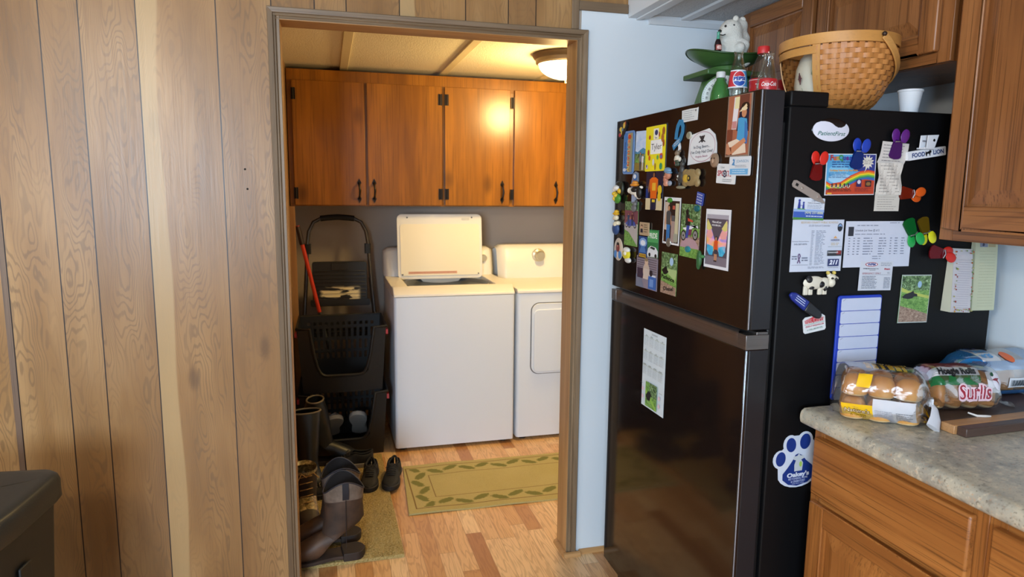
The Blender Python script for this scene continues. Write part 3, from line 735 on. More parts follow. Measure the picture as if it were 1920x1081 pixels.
co = mb.build('control_console', wa, shift=L, smooth=50)
for x in (0.95,):
    mb = MB(); mb.lathe([(0.0, -0.02), (0.02, -0.02), (0.024, 0.0)], 20, mat('#b9b6ac', 0.3, Metallic=0.5), (x, 4.195, 1.02), 'Y'); mb.build('knob', co, shift=L)
# lid: rounded plate standing up, leaning slightly back
lid = thing('lid', None, None); del lid
def plate(x0, x1, h, r, t, m, top_only=True):
    mb = MB(); poly = rrect(x0, x1, 0, h, r, 6); mb.prism(poly, 'Y', 0, t, m); return mb
mb = plate(-0.262, 0.262, 0.395, 0.03, 0.022, m_app2)
mb.prism(rrect(-0.245, 0.245, 0.02, 0.335, 0.018, 5), 'Y', -0.004, 0.0, NT('lid_inner_panel').fin('#e8dfc6', 0.35))
mb.box(-0.20, 0.10, -0.0046, -0.004, 0.03, 0.046, mat('#d8a98c', 0.6))
for z in (0.036, 0.040): mb.box(-0.195, 0.095, -0.005, -0.0046, z, z + 0.0016, mat('#b05f4a', 0.6))
for x in (-0.235, 0.235): mb.lathe([(0, -0.006), (0.004, -0.006), (0.006, 0)], 10, m_seam, (x, 0, 0.028), 'Y')
for x in (-0.2, 0.2): mb.lathe([(0, -0.003), (0.004, -0.003), (0.005, 0)], 10, m_seam, (x, 0, 0.375), 'Y')
mb.prism(rrect(0.135, 0.185, 0.358, 0.372, 0.006), 'Y', -0.002, 0, mat('#c6c6c2', 0.4))
o = mb.build('lid', wa, bevel=0.003); o.location = (0.669 - L[0], 4.125 - L[1], 0.905); o.rotation_euler = (-0.12, 0, 0)
o['label'] = 'raised white lid with a cream inner panel and a printed warning strip'
# dryer
L = (1.372, 3.99, 0)
dr = thing('clothes_dryer', 'white front-loading clothes dryer right of the washer, half hidden by the door casing', 'dryer', L)
shell(1.030, 1.714, 3.66, 4.33, 0.022, 0.868, m_app).build('body', dr, shift=L)
mb = MB(); mb.prism([(3.655, 0.8695), (3.658, 0.886), (3.675, 0.897), (4.33, 0.897), (4.33, 0.8695)], 'X', 1.028, 1.716, m_app2); mb.build('top_deck', dr, shift=L, bevel=0.004)
cp2 = [(4.12, 0.897), (4.13, 0.95), (4.175, 1.075), (4.2, 1.1), (4.29, 1.1), (4.33, 1.08), (4.33, 0.897)]
mb = MB(); mb.grid(lambda u, v: cons(u, v, 1.04, 1.706, cp2), 6, 24, m=m_app2)
co = mb.build('control_console', dr, shift=L, smooth=50)
mb = MB(); mb.lathe([(0.0, -0.05), (0.026, -0.05), (0.03, -0.042), (0.03, -0.012), (0.042, -0.006), (0.044, 0.01)], 28, mat('#c9c2ae', 0.25, Metallic=0.6), (1.305, 4.155, 1.035), 'Y'); kb = mb.build('knob', co, shift=L)
mb = MB(); mb.prism([(x, z) for x, z in rrect(1.108, 1.55, 0.395, 0.815, 0.05, 7)], 'Y', 3.6585, 3.662, m_seam)
mb.prism(rrect(1.113, 1.545, 0.40, 0.81, 0.046, 7), 'Y', 3.650, 3.660, m_app)
mb.prism(rrect(1.125, 1.533, 0.412, 0.775, 0.03, 7), 'Y', 3.643, 3.651, m_app)
mb.build('door', dr, shift=L, bevel=0.003)
for x in (1.08, 1.66):
    for y in (3.71, 4.27):
        mb = MB(); mb.lathe([(0, 0), (0.02, 0), (0.02, 0.012), (0.01, 0.016), (0.01, 0.023)], 12, m_black, (x, y, 0)); mb.build('foot', dr, shift=L)
mb = MB(); mb.box(1.08, 1.16, 3.6525, 3.655, 0.8745, 0.8835, mat('#b9b9b9', 0.4)); 
# step ladder
L = (0.065, 4.25, 0)
sl = thing('step_ladder', 'folded grey step ladder with black treads leaning on the back wall', 'ladder', L)
m_tube = mat('#55504c', 0.35, Metallic=0.7)
mb = MB()
def rail(s):
    return [(0.0, 0, 0)]
pts = [(-0.19, 4.16, 0.02), (-0.175, 4.19, 0.35), (-0.135, 4.235, 0.85), (-0.118, 4.262, 1.12), (-0.108, 4.27, 1.19), (-0.08, 4.275, 1.245), (-0.035, 4.278, 1.268), (0.06, 4.28, 1.275),
       (0.155, 4.278, 1.268), (0.20, 4.275, 1.245), (0.228, 4.27, 1.19), (0.238, 4.262, 1.12), (0.255, 4.235, 0.85), (0.295, 4.19, 0.35), (0.31, 4.16, 0.02)]
mb.tube(pts, 0.011, 10, m_tube); mb.build('frame', sl, shift=L)
mb = MB(); mb.tube([(-0.04, 4.278, 1.267), (0.0, 4.279, 1.272), (0.06, 4.28, 1.276), (0.12, 4.279, 1.272), (0.16, 4.278, 1.267)], 0.018, 10, m_black); mb.build('foam_grip', sl, shift=L)
mb = MB(); mb.tube([(-0.205, 4.33, 0.02), (-0.13, 4.31, 0.9)], 0.010, 8, m_tube); mb.tube([(0.325, 4.33, 0.02), (0.25, 4.31, 0.9)], 0.010, 8, m_tube); mb.tube([(-0.2, 4.33, 0.1), (0.32, 4.33, 0.1)], 0.008, 8, m_tube); mb.build('rear_frame', sl, shift=L)
for x in (-0.116, 0.236):
    mb = MB(); mb.prism(rrect(x - 0.018, x + 0.018, 4.245, 4.285, 0.005), 'Z', 1.055, 1.115, m_black); mb.build('joint', sl, shift=L)
m_tread = mat('#17181a', 0.35)
n = NT('dusty_black_tread'); p = n.coord(); z = n.sep(p)
msk = n.m('MULTIPLY', n.sstep(n.noise(n.scale(p, (7, 3, 22)), 1.0, 3.0, 0.5, 0.6), 0.50, 0.56), n.m('MULTIPLY', n.sstep(n.m('ABSOLUTE', n.m('SUBTRACT', z[0], 0.0)), 0.125, 0.10), n.sstep(n.m('ABSOLUTE', n.m('SUBTRACT', z[2], 0.82)), 0.05, 0.03)))
m_dust = n.fin(n.mix(msk, '#17181a', '#e6dcb8'), 0.4)
mb = MB(); mb.prism(rrect(-0.095, 0.225, 0.745, 1.012, 0.015), 'Y', 4.19, 4.225, m_dust)
for i in range(9): mb.box(-0.085, 0.215, 4.187, 4.191, 0.775 + i * 0.022, 0.781 + i * 0.022, m_dust)
mb.prism(rrect(0.015, 0.115, 0.962, 1.006, 0.008), 'Y', 4.184, 4.191, m_tread)
t = mb.build('tread', sl, shift=L, bevel=0.002); t['label'] = 'wide top tread splashed with pale paint'
mb = MB(); mb.prism(rrect(-0.11, 0.24, 0.745, 0.785, 0.01), 'Y', 4.182, 4.19, m_tread); mb.build('tread_edge', sl, shift=L)
mb = MB(); mb.prism(rrect(-0.10, 0.235, 0.56, 0.66, 0.012), 'Y', 4.17, 4.21, m_tread)
for i in range(3): mb.box(-0.09, 0.225, 4.166, 4.171, 0.585 + i * 0.022, 0.591 + i * 0.022, m_tread)
mb.build('tread', sl, shift=L, bevel=0.002)
# mop handle, red above and grey below
L = (0.05, 4.1, 0.0)
mp = thing('mop', 'mop with a red and grey handle leaning left of the step ladder', 'mop', L)
A = Vector((-0.165, 4.10, 1.235)); B = Vector((0.09, 4.125, 0.02))
P = lambda t: A.lerp(B, t)
mb = MB(); mb.tube([P(0.0), P(0.03), P(0.09)], [0.012, 0.015, 0.015], 10, mat('#2a1512', 0.5)); mb.build('grip', mp, shift=L)
mb = MB(); mb.tube([P(0.085), P(0.42)], 0.0115, 10, mat('#c9371a', 0.35)); mb.tube([P(0.0), P(0.02)], 0.0125, 10, mat('#8c1f14', 0.4)); mb.build('handle', mp, shift=L)['label'] = 'red upper handle'
mb = MB(); mb.tube([P(0.42), P(0.435), P(0.97)], [0.0115, 0.009, 0.009], 10, mat('#5c5f60', 0.35, Metallic=0.5)); mb.build('pole', mp, shift=L)['label'] = 'grey lower pole'
mb = MB(); mb.blob((0.09, 4.10, 0.031), (0.13, 0.03, 0.028), 16, 8, mat('#3a3f46', 0.8), 0.6); mb.build('head', mp, shift=L)
# stacking baskets with open fronts
m_bask = mat('#0c0c0d', 0.5)
def basket(z0, label):
    L = (0.06, 3.82, z0); b = thing('laundry_basket', label, 'basket', L, group=None)
    H = 0.355; X0, X1, Y0, Y1 = -0.17, 0.29, 3.65, 4.02
    mb = MB(); t = 0.006
    def P3(x, y, z):  # walls lean outwards a little with height
        k = 1 - 0.10 * (1 - z / H); cx, cy = (X0 + X1) / 2, (Y0 + Y1) / 2
        return (cx + (x - cx) * k, cy + (y - cy) * k, z0 + z)
    def wall(fn, nu, nv, hole):
        vs = []; idx = {}
        def V(i, j, s):
            key = (i, j, s)
            if key not in idx: idx[key] = len(vs); vs.append(P3(*fn(i / nu, j / nv, s)))
            return idx[key]
        fs = []
        inside = lambda i, j: 0 <= i < nu and 0 <= j < nv and not hole((i + .5) / nu, (j + .5) / nv)
        for i in range(nu):
            for j in range(nv):
                if not inside(i, j): continue
                for s in (0, 1): fs.append((V(i, j, s), V(i + 1, j, s), V(i + 1, j + 1, s), V(i, j + 1, s)))
                for (di, dj, a, c) in ((-1, 0, (i, j), (i, j + 1)), (1, 0, (i + 1, j), (i + 1, j + 1)), (0, -1, (i, j), (i + 1, j)), (0, 1, (i, j + 1), (i + 1, j + 1))):
                    if not inside(i + di, j + dj): fs.append((V(*a, 0), V(*c, 0), V(*c, 1), V(*a, 1)))
        mb.add(vs, fs, m_bask)
    def slots(u, v):  # rows of slots high in the back and side walls
        if v < 0.30 or v > 0.9: return False
        r = (v * 20) % 4; c = (u * 56) % 4
        return r > 1.4 and 1.2 < c < 2.9 and 0.08 < u < 0.92
    def front(u, v):
        e = abs(u - 0.5) / 0.36
        return v > 0.26 + 0.12 * e ** 4 and e < 1 - 0.10 * (1 - v) and v > 0.26 + 0.5 * max(0, e - 0.82) / 0.18
    wall(lambda u, v, s: (X0 + (X1 - X0) * u, Y1 - s * t, v * H), 56, 20, slots)
    wall(lambda u, v, s: (X0 + s * t, Y0 + (Y1 - Y0) * u, v * H), 40, 20, lambda u, v: v > .3 and slots(u, v))
    wall(lambda u, v, s: (X1 - s * t, Y0 + (Y1 - Y0) * u, v * H), 40, 20, lambda u, v: v > .3 and slots(u, v))
    wall(lambda u, v, s: (X0 + (X1 - X0) * u, Y0 - 0.012 * math.sin(PI * u) + s * t, v * H), 64, 40, front)
    mb.add([P3(X0, Y0, 0.004), P3(X1, Y0, 0.004), P3(X1, Y1, 0.004), P3(X0, Y1, 0.004), P3(X0, Y0, 0.011), P3(X1, Y0, 0.011), P3(X1, Y1, 0.011), P3(X0, Y1, 0.011)], [(0, 1, 2, 3), (4, 5, 6, 7)], m_bask)
    mb.build('basket_body', b, shift=L, smooth=0)
    # rolled rim following the cut-out
    rim = [(X0, Y1, H), (X0, Y0, H)]
    q = []
    for k in range(25):
        u = 0.5 - 0.36 + 0.72 * k / 24; e = abs(u - 0.5) / 0.36
        v = 0.27 + 0.73 * (e ** 9)
        q.append((X0 + (X1 - X0) * u, Y0 - 0.014, v * H))
    rim += q + [(X1, Y0, H), (X1, Y1, H)]
    mb = MB(); mb.tube([P3(*r) for r in rim], 0.0085, 8, m_bask, closed=True); mb.build('rim', b, shift=L)
    for x in (X0 - 0.006, X1 + 0.006):
        mb = MB(); mb.prism([(3.66, z0 + H - 0.045), (3.69, z0 + H - 0.055), (3.86, z0 + H - 0.055), (3.89, z0 + H - 0.045), (3.885, z0 + H - 0.02), (3.665, z0 + H - 0.02)], 'X', x - 0.006, x + 0.006, mat('#b01408', 0.4)); mb.build('handle', b, shift=L)['label'] = 'red side handle'
basket(0.0, 'black open-front stacking basket on the floor, holding pale shoes')
basket(0.362, 'empty black open-front basket stacked on the lower basket')
# rugs
def rug(name, label, cat, x0, x1, y0, y1, th, m, extra=None, skew=(0, 0, 0, 0), rip=0.0, nx=60, ny=24):
    L = ((x0 + x1) / 2, (y0 + y1) / 2, 0)
    mb = MB()
    def S(u, v, top):
        xl = x0 + skew[0] * v; xr = x1 + skew[1] * v
        yl = y0 + skew[2] * u; yh = y1 + skew[3] * u
        z = th if top else 0.0005
        if rip: z += rip * (0.5 + 0.5 * math.sin(u * 23 + v * 4)) * (0.5 + 0.5 * math.sin(v * 7 + u * 9)) * (1 if top else 0.9)
        return (xl + (xr - xl) * u, yl + (yh - yl) * v, z)
    mb.grid(lambda u, v: S(u, v, True), nx, ny, m=m); mb.grid(lambda u, v: S(u, v, False), nx, ny, m=m)
    E = [(i / nx, 0) for i in range(nx)] + [(1, j / ny) for j in range(ny)] + [(1 - i / nx, 1) for i in range(nx)] + [(0, 1 - j / ny) for j in range(ny)]
    vs = [S(u, v, True) for u, v in E] + [S(u, v, False) for u, v in E]; k = len(E)
    mb.add(vs, [(i, (i + 1) % k, k + (i + 1) % k, k + i) for i in range(k)], m)
    o = mb.build(name, None, shift=L, smooth=60); o.location = L
    return tag(o, label, cat)
m_shag = pile_mat('yellow_shag_pile', ('#a18a52', '#c8ae70', '#e0cb94'), 130.0, dist=0.02)
o = rug('shag_rug', 'thick mustard shag rug under the boots and sneakers', 'rug', -0.195, 0.26, 2.545, 3.62, 0.014, m_shag, skew=(0, -0.01, -0.0, 0.0))
rd = random.Random(3); mb = MB()
for i in range(5200):
    x = -0.19 + 0.445 * rd.random(); y = 2.55 + 1.06 * rd.random() ** 1.4; a = rd.random() * 2 * PI; l = 0.006 + 0.007 * rd.random(); ww = 0.0017
    dx, dy = math.cos(a), math.sin(a)
    mb.add([(x - dy * ww, y + dx * ww, 0.012), (x + dy * ww, y - dx * ww, 0.012), (x + dx * l * .7, y + dy * l * .7, 0.014 + l * 0.8)], [(0, 1, 2)], m_shag)
pile = mb.build('pile', o, shift=(0.0325, 3.0825, 0), clean=False, smooth=0)
tag(pile, kind='stuff')
# runner with a leaf border
n = NT('leaf_border_runner'); p = n.coord(); x, y, z = n.sep(p)
hw, hh = 0.735, 0.27
ex = n.m('SUBTRACT', hw, n.m('ABSOLUTE', x)); ey = n.m('SUBTRACT', hh, n.m('ABSOLUTE', y)); e = n.m('MINIMUM', ex, ey)
def band(n, v, a, b): return n.m('MULTIPLY', n.sstep(v, a, a + 0.003), n.sstep(v, b, b - 0.003))
pile_n = n.noise(p, 260.0, 3.0, 0.7)
c = n.mix(n.noise(p, 5.0, 2.0), '#b3a368', '#c2b27a')
# leaves: slanted ellipses repeated along the border
def leaves(n, s, t, per):
    k = n.m('DIVIDE', s, per); f = n.m('SUBTRACT', n.m('FRACT', k), 0.5)
    sg = n.m('SUBTRACT', n.m('MULTIPLY', n.m('MODULO', n.m('ABSOLUTE', n.m('FLOOR', k)), 2.0), 2.0), 1.0)
    a = n.m('MULTIPLY', f, per); b = n.m('SUBTRACT', t, n.m('MULTIPLY', sg, 0.012))
    ra = n.m('ADD', n.m('MULTIPLY', a, 0.86), n.m('MULTIPLY', n.m('MULTIPLY', b, 0.5), sg)); rb = n.m('SUBTRACT', n.m('MULTIPLY', b, 0.86), n.m('MULTIPLY', n.m('MULTIPLY', a, 0.5), sg))
    d = n.m('SQRT', n.m('ADD', n.m('POWER', n.m('DIVIDE', ra, 0.046), 2.0), n.m('POWER', n.m('DIVIDE', rb, 0.020), 2.0)))
    d = n.m('ADD', d, n.m('MULTIPLY', n.m('SUBTRACT', n.noise(p, 70.0, 2.0), 0.5), 0.9))
    return n.sstep(d, 1.15, 0.8)
lx = n.m('MULTIPLY', leaves(n, x, n.m('SUBTRACT', ey, 0.085), 0.085), n.m('MULTIPLY', n.m('GREATER_THAN', ex, 0.14), 1.0))
ly = n.m('MULTIPLY', leaves(n, y, n.m('SUBTRACT', ex, 0.09), 0.085), n.m('LESS_THAN', ex, 0.14))
c = n.mix(n.m('MULTIPLY', n.m('MULTIPLY', n.m('MAXIMUM', lx, ly), band(n, e, 0.045, 0.135)), 0.85), c, '#6d7038')
c = n.mix(n.m('MULTIPLY', band(n, e, 0.034, 0.043), 0.8), c, '#6d4a2c'); c = n.mix(n.m('MULTIPLY', band(n, e, 0.14, 0.147), 0.8), c, '#6d4a2c')
c = n.mix(n.m('MULTIPLY', n.sstep(pile_n, 0.5, 0.3), 0.4), c, '#8a7c48')
n.bump(pile_n, 0.8, 0.004); m_run = n.fin(c, 0.95, Specular_IOR_Level=0.1)
o = rug('runner_rug', 'olive runner with a leaf border in front of the washer and dryer', 'rug', 0.318, 1.788, 2.886, 3.426, 0.008, m_run, skew=(0.03, 0.0, -0.02, -0.02), rip=0.004)
# ================================================================ what hangs on the refrigerator
PIC['trees'] = picture_mat('print_of_trees', [(0.3, '#1d2a1c'), (0.45, '#3f5c33'), (0.58, '#7c9c66'), (0.72, '#c9d9c0')], (120, 120, 120))
PIC['grass'] = picture_mat('print_of_grass', [(0.3, '#3f6a2c'), (0.5, '#6c9a48'), (0.7, '#9abf6d')], (90, 90, 160))
PIC['dirt'] = picture_mat('print_of_dirt', [(0.3, '#6d5244'), (0.5, '#9b7f6d'), (0.7, '#c0a894')], (120, 120, 200))
PIC['wing'] = picture_mat('print_of_rainbow_wing', [(0.25, '#3fa9d8'), (0.4, '#b58fd6'), (0.5, '#f0a9c8'), (0.62, '#f3b56a'), (0.78, '#e8e07a')], (16, 16, 30), 1.0)
PIC['wingb'] = picture_mat('print_of_blue_wing_tip', [(0.35, '#2f9bd0'), (0.55, '#58c3df'), (0.7, '#c59fdc')], (40, 40, 40), 2.0)
PIC['sky'] = picture_mat('print_of_sky', [(0.3, '#a9c6ec'), (0.7, '#d7e3f5')], (20, 20, 40), 2.0)
PIC['camo'] = picture_mat('print_camouflage', [(0.3, '#3e3a26'), (0.48, '#7d6b40'), (0.6, '#a08a58'), (0.75, '#d2bd8e')], (60, 60, 60), 2.0)
HP = math.pi / 2
def front(c, name, label, cat, y, z, tilt=0.0, group=None, off=0.0):
    return c.done(name, label, cat, (FX - 0.0004 - off, y, z), (0, math.radians(tilt), -HP), group)
def side(c, name, label, cat, x, z, tilt=0.0, group=None, off=0.0):
    return c.done(name, label, cat, (x, FY0 - 0.0009 - off, z), (0, math.radians(tilt), 0), group)
def person(c, cx, y0, h, top, legs, skin='#c58f6b', hair='#3a2a20', wd=0.16, shorts=None):
    """small printed figure standing at (cx,y0), h tall, all in card fractions"""
    H = h; r = c.h / c.w
    c.P([(cx - wd * .32, y0), (cx - wd * .05, y0), (cx, y0 + H * .42), (cx + wd * .05, y0), (cx + wd * .32, y0), (cx + wd * .36, y0 + H * .48), (cx - wd * .36, y0 + H * .48)], legs)
    if shorts: c.P([(cx - wd * .36, y0 + H * .28), (cx + wd * .36, y0 + H * .28), (cx + wd * .38, y0 + H * .5), (cx - wd * .38, y0 + H * .5)], shorts)
    c.P([(cx - wd * .42, y0 + H * .46), (cx + wd * .42, y0 + H * .46), (cx + wd * .5, y0 + H * .78), (cx + wd * .2, y0 + H * .84), (cx - wd * .2, y0 + H * .84), (cx - wd * .5, y0 + H * .78)], top)
    c.E(cx, y0 + H * .91, H * .065 * r, H * .085, hair); c.E(cx, y0 + H * .895, H * .052 * r, H * .068, skin)
    for s in (-1, 1): c.P([(cx + s * wd * .5, y0 + H * .76), (cx + s * wd * .66, y0 + H * .5), (cx + s * wd * .54, y0 + H * .42), (cx + s * wd * .42, y0 + H * .6)], skin)
G_PH = 'photographs on the freezer door'
# -- freezer door, left to right
c = Card(0.075, 0.127, PIC['grass'], rough=0.25)
c.R(0, .42, 1, 1, PIC['sky']); c.P([(0, .42), (0, .5), (.25, .47), (.5, .53), (.75, .58), (1, .54), (1, .42)], '#4f8fb5'); c.R(0, .30, 1, .43, PIC['trees']); c.R(0, 0, 1, .2, '#8c7a3c')
person(c, .55, .02, .46, '#6d7f8c', '#394150', wd=.2); person(c, .8, .02, .42, '#dfe3e6', '#cfc9c0', wd=.2)
front(c, 'photograph', 'landscape photo with blue mountains and two small standing people', 'photograph', 2.063, 1.579, 2, G_PH)
# upright souvenir plate with vertical lettering
c = Card(0.083, 0.143, '#6f94c8', r=0.010, rough=0.2, thick=0.002)
c.R(.06, .04, .94, .96, '#4a7fc0'); c.R(.42, .05, .86, .95, '#a89c74'); c.R(.72, .05, .88, .8, '#8f9a8c')
for i, (ch, col) in enumerate(zip('BETHANY', ('#c8371f', '#d8562a', '#c8371f', '#d8562a', '#c8371f', '#d8562a', '#d8b23a'))):
    c.T(ch, .52, .88 - i * .128, .17, '#f3e6b0', rot=-HP, bold=0.04); c.T(ch, .535, .88 - i * .128, .155, col, rot=-HP, bold=0.02)
c.T('Beach Delaware', .22, .5, .075, '#203a7c', rot=-HP, bold=0.01, width=None)
c.E(.62, .86, .14, .05, '#d2552f'); c.E(.25, .1, .16, .04, '#c7d6ea')
front(c, 'souvenir_magnet', 'upright blue beach souvenir magnet with red letters running down it', 'magnet', 2.152, 1.578, 1, None)
# yellow name card with stickers
c = Card(0.132, 0.138, '#efe02a', r=0.004)
c.R(.26, .38, .86, .69, '#f3f4f2'); c.T('Tyler', .56, .535, .19, '#2f3440', width=.52)
c.R(.40, .70, .66, .94, '#f0ecd8'); c.E(.54, .85, .08, .06, '#28356b'); c.T('Tyler', .53, .735, .05, '#394078', bold=.02)
for x, y, rx, ry, col in ((.9, .86, .07, .09, '#a5602c'), (.86, .72, .07, .1, '#b06b34'), (.92, .60, .05, .08, '#9c5428'), (.70, .80, .035, .06, '#b5552a'), (.22, .76, .05, .05, '#a8452a'), (.18, .42, .05, .07, '#b53a22'), (.24, .30, .05, .06, '#d2502a'), (.45, .2, .05, .08, '#dfe0e6'), (.55, .10, .035, .08, '#9c7430'), (.66, .30, .05, .05, '#58a85c'), (.84, .32, .08, .07, '#c24a48'), (.84, .31, .04, .035, '#4a78c0'), (.84, .1, .07, .075, '#2f8f6c'), (.14, .1, .06, .05, '#d6c6cf'), (.12, .12, .03, .03, '#3c4b8c')):
    c.E(x, y, rx, ry, col, n=9)
front(c, 'name_card', 'bright yellow sticker-covered card with a child name in the middle', 'card', 1.957, 1.581, 0, None, 0.0012)
c = Card(0.10, 0.135, '#2a2c2e', rough=0.2, thick=.001); front(c, 'card_backing', 'dark sheet showing along the right edge of the yellow sticker card', 'card', 1.938, 1.585, 0)
# cartoonish flag magnet top left corner
c = Card(0.075, 0.056, '#1b1a1c', outline=[(.1, .1), (.5, 0), (.8, .3), (1, .8), (.9, 1), (.6, .9), (.3, .75), (0, .6)], thick=.004)
c.E(.38, .58, .17, .14, '#d9b83a'); c.E(.72, .78, .12, .2, '#d8b648', -.5); c.E(.55, .55, .1, .1, '#5f7f92'); c.E(.3, .25, .15, .12, '#b3353a'); c.E(.85, .9, .06, .1, '#c05a3a'); c.E(.45, .38, .07, .14, '#d6c05a')
front(c, 'bird_magnet', 'small black and yellow bird-shaped magnet in the top left corner of the freezer door', 'magnet', 2.205, 1.655, 0)
# note
c = Card(0.089, 0.036, '#d9dee0', outline=[(.02, .0), (.98, .06), (1, 1), (.92, .97), (.5, .98), (0, .93)])
c.lines(.08, .85, .12, .9, 5, '#7c8790', .22, 3, .3); c.E(.86, .8, .03, .09, '#2c3138')
front(c, 'paper_note', 'small white handwritten note above the blue ribbon magnet', 'note', 1.757, 1.662, 1)
# awareness ribbon
mb = MB()
def ribbon(pts, wd, col, y0):
    P = [Vector((a, 0, b)) for a, b in pts]; L_ = []; R_ = []
    for i in range(len(P)):
        t = (P[min(i + 1, len(P) - 1)] - P[max(i - 1, 0)]).normalized(); nn = Vector((-t.z, 0, t.x)) * wd
        L_.append((P[i] + nn)[:]); R_.append((P[i] - nn)[:])
    vs = [(a, y0, b) for a, _, b in L_] + [(a, y0, b) for a, _, b in R_] + [(a, y0 - .001, b) for a, _, b in L_] + [(a, y0 - .001, b) for a, _, b in R_]; k = len(P); fs = []
    for i in range(k - 1):
        fs += [(2 * k + i, 2 * k + i + 1, 3 * k + i + 1, 3 * k + i), (i, k + i, k + i + 1, i + 1), (i, i + 1, 2 * k + i + 1, 2 * k + i), (k + i, 3 * k + i, 3 * k + i + 1, k + i + 1)]
    mb.add(vs, fs, mat(col, .35))
loop = [(0.012, -0.045), (0.004, -0.02), (0.012, 0.012), (0.022, 0.03), (0.018, 0.042), (0.006, 0.044), (-0.004, 0.034), (-0.008, 0.014)]
ribbon([(0.010, -0.046), (0.014, -0.03), (0.006, -0.012)], 0.007, '#dfe6ea', 0)
ribbon([(-0.008, -0.006), (-0.006, 0.012), (0.0, 0.03), (0.010, 0.041), (0.022, 0.040), (0.030, 0.028), (0.029, 0.012), (0.020, -0.004), (0.004, -0.014), (-0.012, -0.022), (-0.024, -0.03)], 0.0085, '#2f7fae', -0.0012)
vs, fs = text_geo('Child Abuse Prevention', .01)
for ln, oy in (('Child Abuse', 0.0), ('Prevention', -0.006)):
    vs, fs = text_geo(ln, .01); mb.add([(x * .007 - .002, -0.0026, y * .007 - .0135 + oy + (x * .007) * .42) for x, y, z in vs], fs, mat('#e9eef2', .4))
o = mb.build('ribbon_magnet', None, smooth=0, clean=False); o.location = (FX - .0006, 1.82, 1.606); o.rotation_euler = (0, 0, -HP); tag(o, 'blue looped ribbon magnet with a white tail', 'magnet')
# dog card
c = Card(0.150, 0.092, '#dde1e4', outline=[(0, .0), (.9, .07), (1, .15), (.98, .55), (.92, .8), (.72, 1), (.3, .93), (.06, .88)])
c.E(.5, .5, .44, .44, '#b48a9c', n=40); c.E(.5, .5, .428, .42, '#dfe3e6', n=40)
c.E(.5, .76, .07, .06, '#2b2f36'); c.E(.5, .70, .04, .08, '#2b2f36')
for s in (-1, 1): c.P([(.5, .74), (.5 + s * .12, .64), (.5 + s * .1, .62), (.5, .68)], '#2b2f36'); c.E(.5 + s * .07, .8, .025, .03, '#2b2f36')
c.T('In Dog Beers...', .5, .50, .12, '#3a4356', width=.56); c.T("I've Only Had One!", .5, .355, .125, '#3a4356', width=.74); c.T('Virginia Beach', .5, .22, .085, '#a05a7a', width=.42)
front(c, 'joke_card', 'white card with an oval border, a dog drawing and a joke about dog beers', 'card', 1.683, 1.571, -1)
def disc(name, label, y, z, r, col, ry=None, th=.004, extra=None, group=None, m=None, sidep=False):
    mb = MB(); ry = ry or r
    mm = m or mat(col, .3)
    prof = [(0, -th), (.7, -th), (.93, -th * .75), (1, -th * .3), (1, 0)]
    mb.grid(lambda u, v: (lambda q: (q[0] * r * math.cos(2 * PI * u), q[1], q[0] * ry * math.sin(2 * PI * u)))(prof[int(round(v * 4))]), 28, 4, cu=True, m=mm)
    if extra: extra(mb, r, ry, -th - .0002)
    o = mb.build(name); o.location = (FX - .0016, y, z) if not sidep else (y, FY0 - .0016, z); o.rotation_euler = (0, 0, -HP if not sidep else 0)
    return tag(o, label, 'magnet', group)
m_glassy = lambda c: mat(c, .12, Metallic=.3)
disc('round_magnet', 'round silver-rimmed magnet holding the upper left corner of the dog card', 1.752, 1.606, .0135, '#b8b6a6', .0105, extra=lambda mb, r, q, y: mb.lathe([(0, y), (r * .7, y)], 18, mat('#8d8c78', .3), (0, 0, 0), 'Y'))
def face(mb, r, q, y):
    for s in (-1, 1): mb.blob((s * .007, y, .005), (.003, .001, .002), 8, 6, mat('#3a2a24', .5))
    mb.blob((0, y, -.002), (.004, .003, .006), 8, 6, mat('#a98a70', .6))
disc('face_magnet', 'oval tan face-shaped magnet at the lower right of the dog card', 1.612, 1.532, .017, '#8d7560', .019, .008, face)
# woman photo
c = Card(0.102, 0.150, '#8b7a6c', rough=0.2, thick=.002)
c.R(.04, .03, .96, .99, '#a9674e'); c.P([(.22, .45), (.42, .45), (.5, .97), (.28, .97)], '#e4e0e6'); c.P([(.30, .78), (.49, .78), (.5, .97), (.32, .97)], '#e8dfae'); c.R(.24, .46, .42, .58, '#c98b8a')
c.R(.5, .75, .9, .99, '#6d3f34'); c.P([(.44, .42), (.56, .8), (.92, .8), (.94, .4)], '#23243a'); c.R(.04, .03, .28, .45, '#7a4232')
c.E(.76, .80, .17, .065, '#2a1f1c'); c.P([(.52, .72), (.64, .78), (.8, .84), (.84, .8), (.68, .73)], '#e6cfa4')
c.E(.73, .70, .1, .075, '#c98a66'); c.E(.73, .765, .12, .03, '#e8d6ae')
c.P([(.50, .62), (.62, .63), (.86, .60), (.93, .35), (.90, .25), (.48, .25), (.5, .40)], '#4a9ed0'); c.P([(.78, .58), (.9, .5), (.92, .2), (.8, .22)], '#3c74b8')
c.P([(.12, .24), (.48, .29), (.86, .2), (.9, .06), (.34, .03), (.28, .16), (.12, .16)], '#e6d3bd'); c.P([(.28, .16), (.8, .3), (.88, .24), (.42, .08), (.3, .04)], '#c98a66'); c.P([(.06, .22), (.14, .22), (.3, .06), (.22, .03), (.06, .05)], '#c08464')
front(c, 'photograph', 'tall framed photo of a seated woman in a blue top, topmost on the freezer door', 'photograph', 1.515, 1.612, 1, G_PH)
c = Card(0.092, 0.047, '#d9dee4', r=.004)
c.T('JOHNSON', .62, .74, .2, '#5a8fb5', width=.56); c.P([(.12, .55), (.2, .72), (.27, .9), (.25, .6), (.3, .52)], '#4f8fc4'); c.E(.2, .82, .03, .06, '#4f8fc4')
